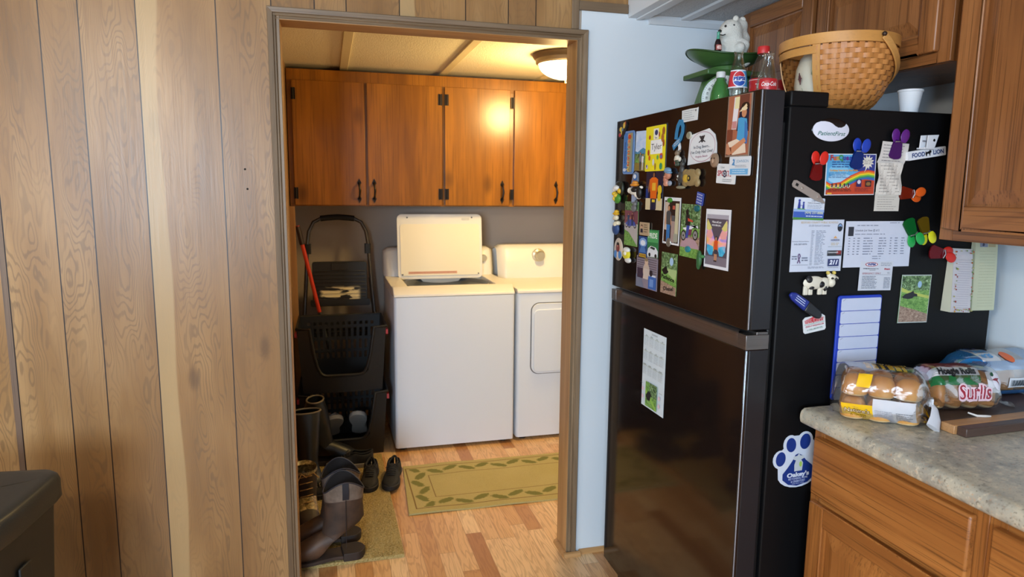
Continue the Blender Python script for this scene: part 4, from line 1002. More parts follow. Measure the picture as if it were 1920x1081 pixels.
c.lines(.3, .85, .42, .56, 2, '#68707c', .3, 2, .1); c.R(.06, .06, .9, .36, '#6fb0de'); c.lines(.18, .8, .1, .33, 2, '#cfe2f2', .3, 5, .1)
front(c, 'business_card', 'white and light blue business card under the photo of the seated woman', 'card', 1.500, 1.514, 1, None, .0012)
c = Card(0.087, 0.050, '#dfe2e4', r=.003)
c.T('I love', .28, .82, .18, '#5b5f68', shear=.3); c.T('SPORTS', .42, .5, .38, '#b23642', bold=.03, width=.74); c.E(.44, .5, .1, .19, '#2d3348'); c.E(.44, .5, .06, .11, '#c9cdd6'); c.E(.44, .5, .035, .06, '#2d3348'); c.lines(.35, .85, .08, .26, 2, '#6c707a', .3, 4, .1)
front(c, 'sports_card', 'white card with red block lettering tucked under the light blue business card', 'card', 1.560, 1.496, 3)
# small modelled figures on the freezer door
def figure(name, label, y, z, parts, cat='magnet', loc=None, rz=-HP, tilt=0.0):
    """parts: (name, colour, [ (x, z, rx, rz, depth) ... ]) - little cast figures"""
    t = thing(name, label, cat, loc or (FX - .0012, y, z), rot=(0, tilt, rz))
    for nm, col, blobs in parts:
        mb = MB()
        for (bx, bz, rx, rzz, d) in blobs: mb.blob((bx, -d * .5, bz), (rx, d * .5, rzz), 12, 8, mat(col, .45))
        mb.build(nm, t, smooth=60)
    return t
figure('bear_figure_magnet', 'small cast bear in a white shirt and dark overalls under the blue ribbon', 1.805, 1.544,
       [('head', '#7a6a58', [(0, .015, .010, .008, .014), (-.008, .021, .004, .004, .007), (.008, .021, .004, .004, .007)]), ('shirt', '#cfc8b8', [(0, .002, .012, .009, .014), (-.012, -.002, .005, .007, .01), (.012, -.002, .005, .007, .01)]), ('overalls', '#3c4a3c', [(0, -.008, .011, .007, .013), (-.005, -.016, .005, .006, .011), (.006, -.016, .005, .006, .011)]), ('rose', '#9c3a38', [(-.014, -.010, .005, .009, .008)])])
figure('kneeling_man_magnet', 'painted head-and-hands magnet of a man in a blue cap', 1.857, 1.493,
       [('cap', '#6f93b0', [(0, .018, .020, .010, .016), (.010, .012, .014, .005, .018)]), ('face', '#b87860', [(.004, .004, .017, .012, .018), (-.012, -.008, .010, .012, .014), (.0, .000, .006, .004, .022)]), ('hands', '#c58a74', [(-.014, -.020, .010, .008, .012), (-.004, -.018, .009, .010, .014)]), ('shirt', '#8c93a0', [(.010, -.019, .012, .008, .010)])])
figure('donkey_magnet', 'dark grey standing donkey figure between the capped man and the sack magnet', 1.776, 1.499,
       [('body', '#3d3d3c', [(0, -.008, .018, .018, .016), (.002, .012, .010, .014, .014), (.004, .028, .009, .008, .014), (-.004, .036, .003, .008, .005), (.010, .038, .003, .008, .005)]), ('legs', '#2e2e2e', [(-.012, -.024, .006, .012, .010), (.010, -.024, .006, .012, .010)]), ('base', '#8c8870', [(0, -.037, .026, .005, .014)]), ('flower', '#d9d8cc', [(-.020, -.014, .006, .004, .010), (-.006, -.006, .005, .005, .018)])])
t = figure('sack_magnet', 'tan burlap sack magnet with a yellow and black round emblem', 1.722, 1.489,
       [('sack', '#8f7a52', [(0, 0, .046, .024, .016), (-.03, .012, .016, .012, .013), (.034, .012, .014, .012, .013), (.034, -.014, .014, .012, .013), (-.03, -.014, .016, .012, .013)]), ('emblem', '#c9a63a', [(-.014, -.002, .026, .015, .0175)]), ('emblem_ring', '#2b2318', [(.002, -.002, .015, .011, .0185)]), ('emblem_centre', '#c9a63a', [(.002, -.002, .010, .007, .0195)]), ('emblem_dot', '#3a2d18', [(.003, -.002, .004, .004, .0205)])])
# boy cut-out with a cap and the cow head magnet over it
c = Card(0.062, 0.105, '#7d8899', outline=[(.2, 0), (.75, 0), (.8, .4), (.95, .7), (.9, .95), (.6, 1), (.3, .93), (.1, .6), (.2, .3)], rough=.2, thick=.002)
c.P([(.25, .05), (.7, .05), (.75, .4), (.7, .58), (.3, .58), (.22, .35)], '#9fb0cc'); c.P([(.3, .45), (.66, .45), (.66, .6), (.3, .6)], '#3d62b0'); c.E(.55, .70, .2, .11, '#a56c54'); c.E(.6, .82, .26, .11, '#3f77b8'); c.E(.55, .84, .18, .07, '#dfe8f2'); c.P([(.15, .6), (.4, .62), (.3, .7)], '#a56c54')
front(c, 'cutout_photograph', 'cut-out photo of a boy in a blue and white cap behind the cow head magnet', 'photograph', 2.098, 1.462, 0, G_PH)
figure('cow_head_magnet', 'black and white cow head magnet wearing an orange hat', 2.070, 1.450,
       [('head', '#e6e0d2', [(-.006, 0, .030, .013, .02), (-.036, .002, .012, .010, .018), (.010, -.012, .012, .008, .014)]), ('patches', '#1b1a1a', [(.006, .004, .020, .010, .023), (.034, -.004, .016, .020, .018), (-.040, .003, .004, .004, .02)]), ('hat', '#d98a2c', [(.004, .020, .026, .006, .024), (.004, .026, .014, .007, .02)]), ('ear', '#e6e0d2', [(.040, .012, .010, .005, .012), (.022, -.022, .014, .004, .01)])], loc=(FX - .0038, 2.070, 1.450))
figure('flower_pot_magnet', 'green and yellow flower bunch magnet at the far left edge of the freezer door', 2.212, 1.446,
       [('pot', '#4c8c34', [(0, -.022, .026, .018, .02)]), ('flowers', '#d9b32e', [(-.020, -.006, .010, .008, .022), (.002, -.012, .010, .008, .026), (.026, .004, .012, .010, .022), (-.006, -.022, .006, .010, .026)]), ('cow', '#e4e0d8', [(-.006, .014, .020, .010, .022), (-.022, .008, .010, .006, .02)]), ('dark_leaves', '#20261e', [(.030, .012, .016, .024, .016), (.004, .028, .024, .010, .014)])])
c = Card(0.112, 0.120, '#1d1f38', rough=0.25)
c.R(0, 0, 1, .30, '#d8c7a0'); c.R(.3, 0, .62, .30, '#1d1f38'); c.R(0, .3, .16, .55, '#2c3a78')
person(c, .48, .02, .98, '#e26a1e', '#1e2440', '#8c5a3c', '#20160f', wd=.52, shorts='#e26a1e'); c.E(.86, .52, .12, .12, '#e2c02c'); c.E(.84, .35, .1, .12, '#e2c02c'); c.R(.4, .5, .62, .7, '#e8b23a'); c.R(.42, .2, .6, .27, '#e8c43a')
front(c, 'photograph', 'photo of a person in an orange shirt under the yellow card', 'photograph', 1.956, 1.452, 0, G_PH)
c = Card(0.104, 0.148, PIC['grass'], rough=.25)
c.R(0, .78, 1, 1, PIC['trees']); c.R(.0, .5, 1, .80, '#7c4a55'); c.P([(0, .5), (1, .5), (1, .02), (.35, .3), (0, .36)], '#b8b0ac')
for x in (.16, .38, .8): c.E(x, .46, .10, .055, '#20222a'); c.E(x, .46, .07, .036, '#9a96a0')
c.P([(.1, .5), (.4, .62), (.8, .54), (.85, .47), (.3, .44)], '#4d58a8'); person(c, .32, .46, .28, '#3b4a68', '#394a78', wd=.2); person(c, .62, .46, .30, '#5a2e38', '#39456a', wd=.2)
front(c, 'photograph', 'photo of two motorcycle riders before a red wall, above the yellow book magnet', 'photograph', 2.114, 1.341, 0, G_PH)
figure('grey_cat_magnet', 'small grey figure magnet on the corner of the motorcycle riders photo', 2.082, 1.398,
       [('body', '#6a6b6c', [(0, -.004, .018, .012, .012), (.010, .010, .010, .008, .014)]), ('ears', '#58595a', [(.004, .018, .003, .005, .006), (.015, .018, .003, .005, .006)])], loc=(FX - .0024, 2.082, 1.398))
figure('goose_magnet', 'goose figure magnet in a yellow hat and blue dress at the left edge', 2.220, 1.341,
       [('head', '#ded5b8', [(.0, .016, .018, .010, .018), (-.016, .012, .010, .005, .014)]), ('hat', '#d9a828', [(.002, .030, .022, .006, .02), (.004, .036, .012, .008, .018)]), ('dress', '#2e4a78', [(.004, -.022, .026, .022, .02)]), ('wings', '#ded5b8', [(.022, -.002, .010, .008, .02), (.008, -.006, .014, .010, .022)])])
def ovalp(mb, r, q, y):
    for (x, z, rx, rz_, col) in ((0, .006, .016, .017, '#7b3c38'), (0, .010, .010, .012, '#b88470'), (0, .018, .012, .007, '#241a18'), (-.018, -.018, .014, .014, '#4f86c4'), (.018, -.018, .014, .014, '#4f86c4'), (0, -.018, .008, .012, '#d6c8c0')):
        mb.blob((x, y, z), (rx, .0012, rz_), 14, 6, mat(col, .4))
disc('oval_portrait_magnet', 'oval portrait magnet with a pale rim at the left edge of the freezer door', 2.207, 1.247, .036, '#c8b8a4', .040, .004, ovalp)
figure('book_magnet', 'yellow and white stacked book magnet under the motorcycle riders photo', 2.122, 1.238,
       [('cover', '#d8cc30', [(-.004, .0, .030, .020, .016)]), ('pages', '#dcdcd6', [(.0, .014, .024, .010, .018), (.008, -.020, .024, .010, .014)]), ('label', '#efe9d6', [(-.002, .002, .016, .009, .0185)])], loc=(FX - .0012, 2.122, 1.238))
c = Card(0.066, 0.042, '#b49c7c', r=.003, thick=.003)
c.E(.25, .68, .10, .14, '#3a2c28'); c.E(.25, .62, .08, .11, '#c89a80'); c.P([(.12, .2), (.4, .2), (.36, .5), (.14, .5)], '#2d2a38'); c.lines(.5, .92, .2, .9, 4, '#4c3a30', .3, 6, .3)
front(c, 'square_magnet', 'tan square magnet with a small portrait, at the top of the green car picture', 'magnet', 2.006, 1.330, 0, None, .0026)
c = Card(0.074, 0.088, '#2f7a48', rough=.25)
c.R(0, .55, 1, .95, '#4fa060'); c.T('PRIDE', .5, .78, .26, '#dce8dc', width=.8, bold=.03); c.R(0, 0, 1, .2, '#8f9a8c'); c.P([(0, .12), (.1, .32), (.35, .42), (.8, .38), (1, .25), (1, .05), (.1, .02)], '#dfe3e8'); c.P([(.25, .34), (.4, .4), (.75, .36), (.7, .28)], '#2a3438'); c.E(.25, .1, .1, .07, '#22262a'); c.E(.82, .08, .1, .07, '#22262a')
front(c, 'car_picture', 'green picture magnet of a white car', 'picture', 1.951, 1.286, -1)
c = Card(0.062, 0.070, '#2b4c86', rough=.25)
c.E(.5, .72, .45, .22, '#7fa6d8', n=9); c.E(.5, .70, .3, .14, '#dfe8f2', n=7); c.P([(.1, .25), (.9, .25), (.7, .55), (.3, .55)], '#4a78b8'); c.R(.1, .04, .9, .2, '#c8a43c'); c.T('BLUE RIDGE', .5, .12, .12, '#6d2a20', width=.74, bold=.02)
front(c, 'blue_picture', 'small blue emblem picture left of the green car picture', 'picture', 2.019, 1.270, 0)
c = Card(0.148, 0.102, '#8d8390', rough=.25)
for i in range(7): c.R(.03, .5 + i * .07, .97, .53 + i * .07, '#6a5f66')
c.P([(0, 0), (.4, 0), (.25, .35), (0, .4)], '#777d92'); c.R(.06, .30, .5, .62, '#3d3044'); c.E(.5, .55, .16, .26, '#c8b4a4'); c.E(.5, .84, .085, .13, '#d2b49c'); c.E(.49, .92, .09, .06, '#8c7a60'); c.P([(.35, .3), (.6, .3), (.66, .62), (.4, .64)], '#cfc0b4')
c.R(.62, .03, .98, .42, '#3c68b4'); c.R(.66, .42, .96, .47, '#d6dde8'); c.R(.68, .1, .86, .34, '#6c92d0'); c.E(.74, .52, .07, .1, '#2b2430')
front(c, 'photograph', 'wide photo of a child beside a blue cooler, low on the freezer door', 'photograph', 1.986, 1.190, 0, G_PH)
c = Card(0.096, 0.125, PIC['grass'], rough=.25)
c.R(0, .62, 1, 1, PIC['trees']); c.E(.66, .8, .12, .1, '#a8c8ea'); c.P([(0, .3), (0, 0), (1, 0), (1, .2)], PIC['dirt']); c.P([(0, .62), (.2, .6), (.9, .35), (1, .5), (1, .62)], '#a9c184')
c.P([(.05, .56), (.2, .62), (.34, .68), (.42, .58), (.5, .54), (.36, .48), (.2, .46)], '#16181a'); c.T('Patience', .46, .385, .14, '#15171a', width=.84, bold=.025, rot=-.08); c.T('Diesel', .52, .13, .13, '#15171a', width=.62, bold=.025, rot=.08)
front(c, 'photograph', 'green photo of a black dog with handwritten words, lower freezer door', 'photograph', 1.839, 1.205, 0, G_PH)
c = Card(0.100, 0.139, '#e4e6e8', rough=.25)
c.R(.05, .04, .95, .93, '#3a2a26'); c.R(.07, .3, .34, .9, '#c8b5a4'); c.R(.72, .08, .92, .88, '#c9c2a0'); c.R(.46, .3, .72, .9, '#2c1f1e'); c.R(.5, .05, .72, .5, '#a58f88'); c.R(.55, .75, .7, .83, '#b8584a'); c.R(.52, .5, .7, .62, '#59585c')
person(c, .34, .05, .8, '#4c4e50', '#3a78b8', wd=.30); c.R(.7, .06, .92, .24, '#9fa090')
front(c, 'photograph', 'white-bordered photo of a standing boy in a grey shirt and jeans', 'photograph', 1.836, 1.363, 1, G_PH)
disc('glass_magnet', 'green glass magnet at the top of the standing boy photo', 1.848, 1.424, .014, '#3f8a3c', .0075, .005, m=m_glassy('#4f9a3c'))
disc('coin_magnet', 'silver coin magnet at the bottom of the standing boy photo', 1.846, 1.299, .0135, '#b8b6ac', .0135, .003, m=mat('#a8a69c', .3, Metallic=.7))
c = Card(0.104, 0.150, PIC['dirt'], rough=.25)
c.R(0, .55, 1, 1, PIC['trees']); c.R(0, .40, 1, .56, PIC['grass']); c.R(0, 0, 1, .18, PIC['grass']); c.P([(.1, .3), (.4, .38), (.8, .34), (1, .22), (1, .18), (0, .18)], '#b4949c')
for x, y in ((.17, .40), (.80, .44)): c.E(x, y, .14, .10, '#1d2024'); c.E(x, y, .105, .075, '#8c8a88'); c.E(x, y, .03, .022, '#1d2024')
c.P([(.1, .54), (.3, .5), (.55, .44), (.62, .55), (.9, .62), (.95, .56), (.7, .62), (.5, .6), (.3, .56)], '#e2e4ec'); c.P([(.35, .42), (.6, .42), (.62, .54), (.36, .52)], '#7c3a58')
c.P([(.3, .36), (.42, .36), (.5, .6), (.34, .62)], '#3d4c98'); c.P([(.26, .6), (.5, .6), (.46, .8), (.28, .8)], '#1f2228'); c.P([(.38, .74), (.66, .7), (.66, .67), (.4, .68)], '#c24a3a'); c.E(.34, .85, .08, .055, '#1b1d20')
front(c, 'photograph', 'photo of a rider on a white dirt bike jumping a mound', 'photograph', 1.726, 1.340, 1, G_PH)
disc('glass_magnet', 'teal glass magnet at the top right of the dirt bike photo', 1.692, 1.404, .014, '#2f7c80', .009, .005, m=m_glassy('#2c7078'))
disc('glass_magnet', 'teal glass magnet near the bottom of the dirt bike photo', 1.731, 1.288, .014, '#2f8c94', .009, .005, m=m_glassy('#3390a0'))
c = Card(0.036, 0.034, '#3b4fa0', r=.003, thick=.002)
for i in range(4):
    for j in range(4): c.E(.17 + i * .22, .17 + j * .22, .06, .055, '#dfe3f0', n=8)
front(c, 'dotted_magnet', 'small blue magnet with white dots above the dirt bike photo', 'magnet', 1.678, 1.431, 10, None, .001)
figure('pepper_magnet', 'dark green leaf-shaped clip magnet between the dirt bike and rainbow wing photos', 1.659, 1.268,
       [('leaf', '#2c5c34', [(0, .0, .011, .024, .014), (-.004, -.016, .007, .014, .012)]), ('stem', '#3c7a44', [(.012, .008, .012, .005, .012)])], loc=(FX - .0026, 1.655, 1.268))
# butterfly-wing mural photo
c = Card(0.117, 0.156, '#e2e4ea', rough=.25)
c.R(.05, .05, .93, .91, '#57505c'); c.R(.05, .84, .93, .91, '#a8a4b0'); c.R(.05, .05, .93, .2, '#7c7480')
for s in (-1, 1):
    X = lambda q: .49 + s * q
    c.P([(X(.05), .45), (X(.15), .58), (X(.28), .74), (X(.40), .83), (X(.43), .75), (X(.42), .55), (X(.40), .40), (X(.34), .30), (X(.2), .24), (X(.09), .30)], PIC['wing'])
    c.P([(X(.08), .36), (X(.2), .38), (X(.38), .40), (X(.38), .30), (X(.28), .22), (X(.15), .22)], PIC['wingb'])
    c.P([(X(.2), .68), (X(.38), .82), (X(.42), .78), (X(.42), .66), (X(.3), .62)], '#d9cf7c')
    c.P([(X(.14), .56), (X(.24), .66), (X(.4), .62), (X(.40), .52), (X(.22), .50)], '#eba7a2')
c.T('Where will your', .48, .785, .05, '#efeff2', width=.38, bold=.02); c.T('wings take you...', .48, .735, .05, '#efeff2', width=.38, bold=.02)
person(c, .5, .13, .42, '#d8562c', '#c8906c', wd=.16, shorts='#3c3f4a'); c.E(.47, .13, .03, .012, '#1d1f24'); c.E(.53, .13, .03, .012, '#1d1f24')
front(c, 'photograph', 'white-bordered photo of a child before painted rainbow butterfly wings', 'photograph', 1.586, 1.327, 0, G_PH)
# year calendar on the lower door
c = Card(0.152, 0.255, '#d3dfe6', rough=.45, thick=.0006)
c.T('CALENDAR', .5, .962, .026, '#5a6470', width=.26, bold=.01)
mn = ('January', 'February', 'March', 'April', 'May', 'June', 'July', 'August', 'September', 'October', 'November', 'December')
for r_ in range(3):
    for q in range(4):
        x0 = .04 + q * .242; y1 = .925 - r_ * .185
        c.T(mn[r_ * 4 + q], x0 + .1, y1, .017, '#3d4a44', bold=.02); c.R(x0, y1 - .018, x0 + .2, y1 - .013, '#9aa488'); c.lines(x0, x0 + .2, y1 - .13, y1 - .025, 6, '#a9b6be', .25, r_ * 4 + q, .1)
c.R(.24, .03, .75, .345, PIC['grass']); c.R(.42, .18, .75, .345, PIC['trees']); c.P([(.24, .26), (.5, .16), (.75, .06), (.75, .03), (.7, .03), (.24, .2)], '#8fbf52')
c.P([(.27, .17), (.38, .24), (.42, .22), (.46, .26), (.5, .2), (.46, .12), (.36, .11), (.28, .14)], '#14161a')
for x, y in ((.12, .23), (.12, .13), (.86, .22), (.86, .12)): c.E(x, y, .05, .028, '#e3c8d4', n=8)
c.R(0, .30, .12, .303, '#4c545c'); c.R(.86, .29, 1, .293, '#4c545c')
front(c, 'year_calendar', 'tall white calendar sheet with a dog photo on the lower refrigerator door', 'calendar', 1.912, .881, 0)
# ================================================================ near side of the refrigerator
c = Card(0.108, 0.055, None)
def dome(cx, cz, rx, rz, h, m, mb, y0=0):
    mb.grid(lambda u, v: (cx + rx * math.cos(PI / 2 * v) * math.cos(2 * PI * u), y0 - h * math.sin(PI / 2 * v), cz + rz * math.cos(PI / 2 * v) * math.sin(2 * PI * u)), 48, 8, cu=True, m=m)
mb = MB(); dome(0, 0, .054, .0285, .004, mat('#0c0c0e', .2), mb)
def on_dome(x, z): return -.0041 - .0 + .004 * (1 - math.sqrt(max(0, 1 - (x / .054) ** 2 - (z / .0285) ** 2))) - .00025
sw = []
for k in range(41):
    a = PI * .80 + k / 40 * (PI * 1.40); sw.append((.0525 * math.cos(a), .0272 * math.sin(a)))
sw += [(.037, .010), (.028, .0062), (.018, .0060), (.009, .0095), (.001, .0150), (-.008, .0185), (-.020, .0200), (-.032, .0195)]
up_ = []
cpd = Card(.108, .057, None); cpd.t = 0
cpd.P([((x + .054) / .108, (z + .0285) / .057) for x, z in sw + up_], '#dddfee')
cpd.T('PatientFirst', .50, .34, .24, '#0f6b62', shear=.25, bold=.012, width=.74)
cpd.wrap([('x', [-.045 + .009 * i for i in range(11)]), ('z', [-.02, -.012, -.004, .004, .012, .02])], lambda x, y, z: (x, on_dome(x, z) - y * .5, z))
for v, f, m_ in [(cpd.mb.v, cpd.mb.f, cpd.mb)]:
    k = len(mb.v); mb.v += v
    for ff, mi in zip(f, m_.mi): mb.f.append(tuple(k + j for j in ff)); mb.mi.append(mb.slot(m_.mats[mi]))
o = mb.build('oval_magnet', None, smooth=30, clean=False); o.location = (1.191, FY0 - .001, 1.602); tag(o, 'white and black oval clinic magnet with green lettering, top left of the refrigerator side', 'magnet')
# paddle clips: two jaws with round grips and a wire spring
def clip(label, x, z, rot, col, colt, s=1.0, flip=1, off=0.0, group='plastic paddle clips on the refrigerator side'):
    t = thing('paddle_clip', label, 'clip', (x, FY0 - .001 - off, z), group=group, rot=(0, rot, 0))
    mt = NT('translucent_' + colt.lstrip('#')).fin(colt, .12, Transmission_Weight=.35, IOR=1.3)
    mo = mat(col, .35)
    for nm, dx, y0, y1 in (('back_jaw', -.011, -.0005, -.003), ('front_jaw', .009, -.0105, -.0075)):
        mb = MB()
        def outl(sx): return [(-.019, -.036), (-.013, -.042), (0, -.0445), (.013, -.042), (.019, -.036), (.014, -.008), (.010, .006), (-.010, .006), (-.014, -.008)]
        P = [(a * s, b * s) for a, b in outl(1)]
        n_ = len(P); vs = [(a, y0 * s, b) for a, b in P] + [(a, (y0 - .0022) * s, b) for a, b in P]
        if nm == 'front_jaw': vs = [(a, yy + (-(b / s + .039)) * .0 + (b / s + .034) * -.10 * s + .008 * s, b) for a, yy, b in vs]
        mb.add(vs, [tuple(range(n_))[::-1], tuple(range(n_, 2 * n_))] + [(i, (i + 1) % n_, n_ + (i + 1) % n_, n_ + i) for i in range(n_)], mt)
        # grip paddle
        lift = -.004 if nm == 'back_jaw' else -.018
        mb.X = Matrix.Translation((dx * .78 * s * flip, lift * s, .0165 * s)) @ Matrix.Rotation(math.copysign(.20, dx * flip), 4, 'Y'); mb.blob((0, 0, 0), (.0136 * s, .0022 * s, .0185 * s), 24, 8, mo); mb.X = Matrix.Identity(4)
        mb.prism([((dx * .4 * flip - .008) * s, .0 * s), ((dx * .4 * flip + .008) * s, .0 * s), ((dx * flip + .009) * s, .012 * s), ((dx * flip - .009) * s, .012 * s)], 'Y', (lift + .0015) * s, (lift - .001) * s, mo)
        mb.build(nm, t, smooth=40)
    mb = MB(); mb.tube([(-.012 * s, -.009 * s, .0), (0, -.0125 * s, .002 * s), (.012 * s, -.009 * s, 0)], .0016 * s, 6, mat('#c9ccd2', .25, Metallic=.8)); mb.build('spring', t)
    return t
clip('red paddle clip left of the rainbow flyer', 1.158, 1.519, .06, '#d0281c', '#7c1414', .9)
clip('blue paddle clip at the top of the rainbow flyer', 1.274, 1.551, .14, '#1c3fae', '#12307c', .95, off=.0012)
clip('purple paddle clip holding the folded receipts', 1.385, 1.577, .12, '#5c1f7a', '#521a6c', .95, off=.005)
clip('orange paddle clip turned sideways beside the receipts', 1.449, 1.450, HP * 1.05, '#d85a1c', '#7c2412', .88, -1)
clip('green paddle clip hanging upside down above the schedule sheet', 1.460, 1.348, PI * .86, '#22a04a', '#14682e', .96, -1, off=.002)
clip('yellow paddle clip beside the green one, under the wall cabinet', 1.503, 1.352, PI * .9, '#dcd820', '#6c5414', .92, -1)
clip('red paddle clip lying sideways over the top of the floral notepad', 1.553, 1.296, HP * 1.1, '#cc2418', '#70101a', .95, 1, off=.012)
# rainbow flyer
c = Card(0.147, 0.101, '#dfe3ea', rough=.3)
c.R(.015, .02, .985, .98, '#5aa8d8'); c.R(.55, .58, .985, .98, '#2a3888'); c.E(.25, .6, .2, .14, '#7cc0e6'); c.E(.3, .4, .25, .12, '#9fcdea')
for k, col in enumerate(('#d8482c', '#e88a2a', '#ecd22c', '#7cba3c', '#2f8f6c', '#3c62b0')):
    d = k * .035; c.P([(.015, .0 + .02), (.015, .34 - d), (.1, .28 - d), (.3, .32 - d), (.5, .48 - d), (.68, .58 - d), (.85, .61 - d), (.985, .58 - d), (.985, .02)], col)
c.P([(.015, .02), (.015, .12), (.12, .18), (.3, .16), (.5, .26), (.66, .36), (.8, .385), (.985, .35), (.985, .02)], '#c2492e')
st = []
for k in range(24):
    a = 2 * PI * k / 24; r_ = .15 if k % 2 else .09; st.append((.82 + r_ * math.cos(a) * .9, .8 + r_ * math.sin(a) * 1.2))
c.P(st, '#e2ddd0'); c.P([(.80, .7), (.76, .55), (.84, .7)], '#e2ddd0'); c.lines(.75, .9, .74, .87, 3, '#6c6a70', .3, 7, .1)
for i, (ch, col) in enumerate(zip('FunQuest', ('#b02c2c', '#c8542a', '#c89a2c', '#3c8c48', '#2c4a9c', '#5a2c8c', '#2c4a9c', '#8c2c5a'))): c.T(ch, .09 + i * .062, .9, .17, col, bold=.05)
c.lines(.1, .5, .66, .83, 3, '#234a88', .4, 3, .2); c.T('The Skating Center Inc. for Great Parties', .34, .60, .062, '#e2a43c', bold=.03, width=.56); c.lines(.05, .5, .41, .56, 4, '#24508c', .3, 5, .3)
for x in (.12, .2, .28, .36, .44): c.E(x, .22, .035, .05, '#d8c8b4', n=5); c.E(x, .24, .02, .06, '#4a2c2c', n=5)
c.R(.6, .2, .70, .38, '#33235c'); c.E(.65, .32, .035, .05, '#d8ccd8'); c.R(.78, .2, .90, .35, '#3a2028'); c.E(.84, .27, .05, .05, '#8c6a3a', n=6)
c.lines(.57, .95, .08, .18, 3, '#7a2430', .35, 8, .3); c.lines(.03, .5, .09, .16, 2, '#2a1418', .4, 9, .1); c.R(.02, .03, .11, .06, '#ecbb3c')
side(c, 'flyer', 'colourful rainbow flyer with a starburst held by the blue clip', 'flyer', 1.259, 1.496, -1)
# receipts
c = Card(0.088, 0.055, '#d5d0cb', rough=.6, outline=[(0, .04), (.94, 0), (1, .96), (.08, 1)])
c.lines(.12, .92, .08, .9, 6, '#7b7679', .22, 11, .2); c.wrap([('x', [-.02, 0, .02]), ('z', [-.02, -.01, 0, .01, .02])], lambda x, y, z: (x, -y - .004 + .006 * (z / .027) ** 2 * (1 if z < 0 else .2), z))
side(c, 'receipt', 'upper receipt sheet pinned by the purple clip', 'receipt', 1.380, 1.551, 2, None, .001)
c = Card(0.078, 0.080, '#d2ccc4', rough=.6, outline=[(.02, .0), (.96, .0), (1, .3), (.93, .6), (.97, 1), (0, 1), (.05, .6), (0, .3)])
c.lines(.1, .9, .05, .95, 9, '#8a8480', .2, 12, .3); c.wrap([('x', [-.03, -.02, -.01, 0, .01, .02, .03]), ('z', [-.03, -.02, -.01, 0, .01, .02, .03])], lambda x, y, z: (x, -y - .0025 - .0018 * math.sin(x * 130 + z * 90) , z))
side(c, 'receipt', 'crumpled middle receipt below the purple clip', 'receipt', 1.376, 1.487, 0, None, .0005)
c = Card(0.076, 0.048, '#d0cbc2', rough=.6); c.lines(.1, .9, .05, .8, 6, '#8a8480', .2, 13, .3)
side(c, 'receipt', 'lowest receipt, its end hanging below the crumpled one', 'receipt', 1.376, 1.430, 0, None, .0)
# white clip with the grocery name
t = thing('bag_clip', 'white bag clip with blue lettering at the right edge of the refrigerator side', 'clip', (1.476, FY0 - .001, 1.552))
c = Card(.118, .0225, '#e4e6ec', r=.003, thick=.012); c.T('FOOD', .27, .48, .66, '#24407c', bold=.04, width=.34); c.T('LION', .80, .48, .66, '#24407c', bold=.04, width=.28)
c.P([(.47, .2), (.49, .2), (.5, .45), (.55, .45), (.56, .2), (.58, .2), (.585, .5), (.61, .55), (.61, .75), (.57, .85), (.54, .7), (.48, .66), (.46, .8), (.45, .5)], '#15171c')
o = c.done('jaw', None, None, (0, 0, 0), (0, -.15, 0), parent=t)
mb = MB(); 
for y, dx in ((-.012, .004), (-.026, .012)): mb.prism([(-.030 + dx, .012), (-.004 + dx, .014), (.006 + dx, .046), (-.028 + dx, .044)], 'Y', y, y + .002, mat('#dcdfe6', .35))
mb.box(-.024, .010, -.026, -.001, .010, .014, mat('#dcdfe6', .35)); mb.build('grip', t, bevel=.001)
mb = MB(); mb.lathe([(0, -.0268), (.0035, -.0268)], 14, m_black, (.003, 0, .032), 'Y'); mb.tube([(-.02, -.014, .03), (.0, -.02, .03), (.01, -.014, .03)], .002, 6, mat('#b9bcc4', .3, Metallic=.8)); mb.build('spring', t)
# can opener
mb = MB(); mb.prism([(-.048, -.009), (-.053, -.004), (-.053, .006), (-.046, .010), (.028, .009), (.055, -.003), (.053, -.006), (.025, -.010)], 'Y', 0, -.0022, mat('#b3aaa2', .35, Metallic=.6))
mb.prism([(-.044, -.003), (-.036, -.003), (-.036, .004), (-.044, .004)], 'Y', -.0022, -.0026, m_black); mb.lathe([(0, -.0035), (.003, -.003), (.0035, -.0022)], 10, mat('#c9c4bc', .2, Metallic=.9), (-.022, 0, 0), 'Y')
mb.box(.026, .033, -.0045, -.002, -.004, .004, mat('#d9d6d2', .2, Metallic=.9)); o = mb.build('can_opener', bevel=.0006); o.location = (1.139, FY0 - .003, 1.452); o.rotation_euler = (0, math.radians(25), 0); tag(o, 'flat steel can opener slanting above the blue and green business card', 'can opener')
c = Card(0.088, 0.054, '#d4dbe8', r=.003)
c.R(0, 0, 1, .4, '#3c5cb4'); c.R(0, .36, 1, .48, '#93aede'); c.R(0, 0, 1, .1, '#4c8c3c'); c.P([(.1, .46), (.38, .46), (.34, .5), (.12, .5)], '#58a03c')
for x, s in ((.16, 1.0), (.3, .75)): c.E(x, .5 + .36 * s, .04 * s, .06 * s, '#2c3c94'); c.P([(x - .05 * s, .5), (x + .05 * s, .5), (x + .03 * s, .5 + .3 * s), (x - .03 * s, .5 + .3 * s)], '#2c3c94')
c.P([(.16, .68), (.3, .62), (.3, .6), (.16, .66)], '#2c3c94'); c.T('Z. Bart Stephens', .72, .87, .09, '#3c4458', width=.34); c.T('Pediatric Associates, Inc.', .68, .77, .09, '#3c4458', width=.5); c.lines(.42, .92, .5, .7, 3, '#6a7690', .25, 3, .2); c.T('(434) 237-8886', .66, .33, .15, '#c9d2c0', width=.6, bold=.03); c.lines(.4, .95, .13, .22, 1, '#dfe6f2', .4, 3, .05)
side(c, 'business_card', 'blue and green clinic card with two child figures under the can opener', 'card', 1.145, 1.411, 2)
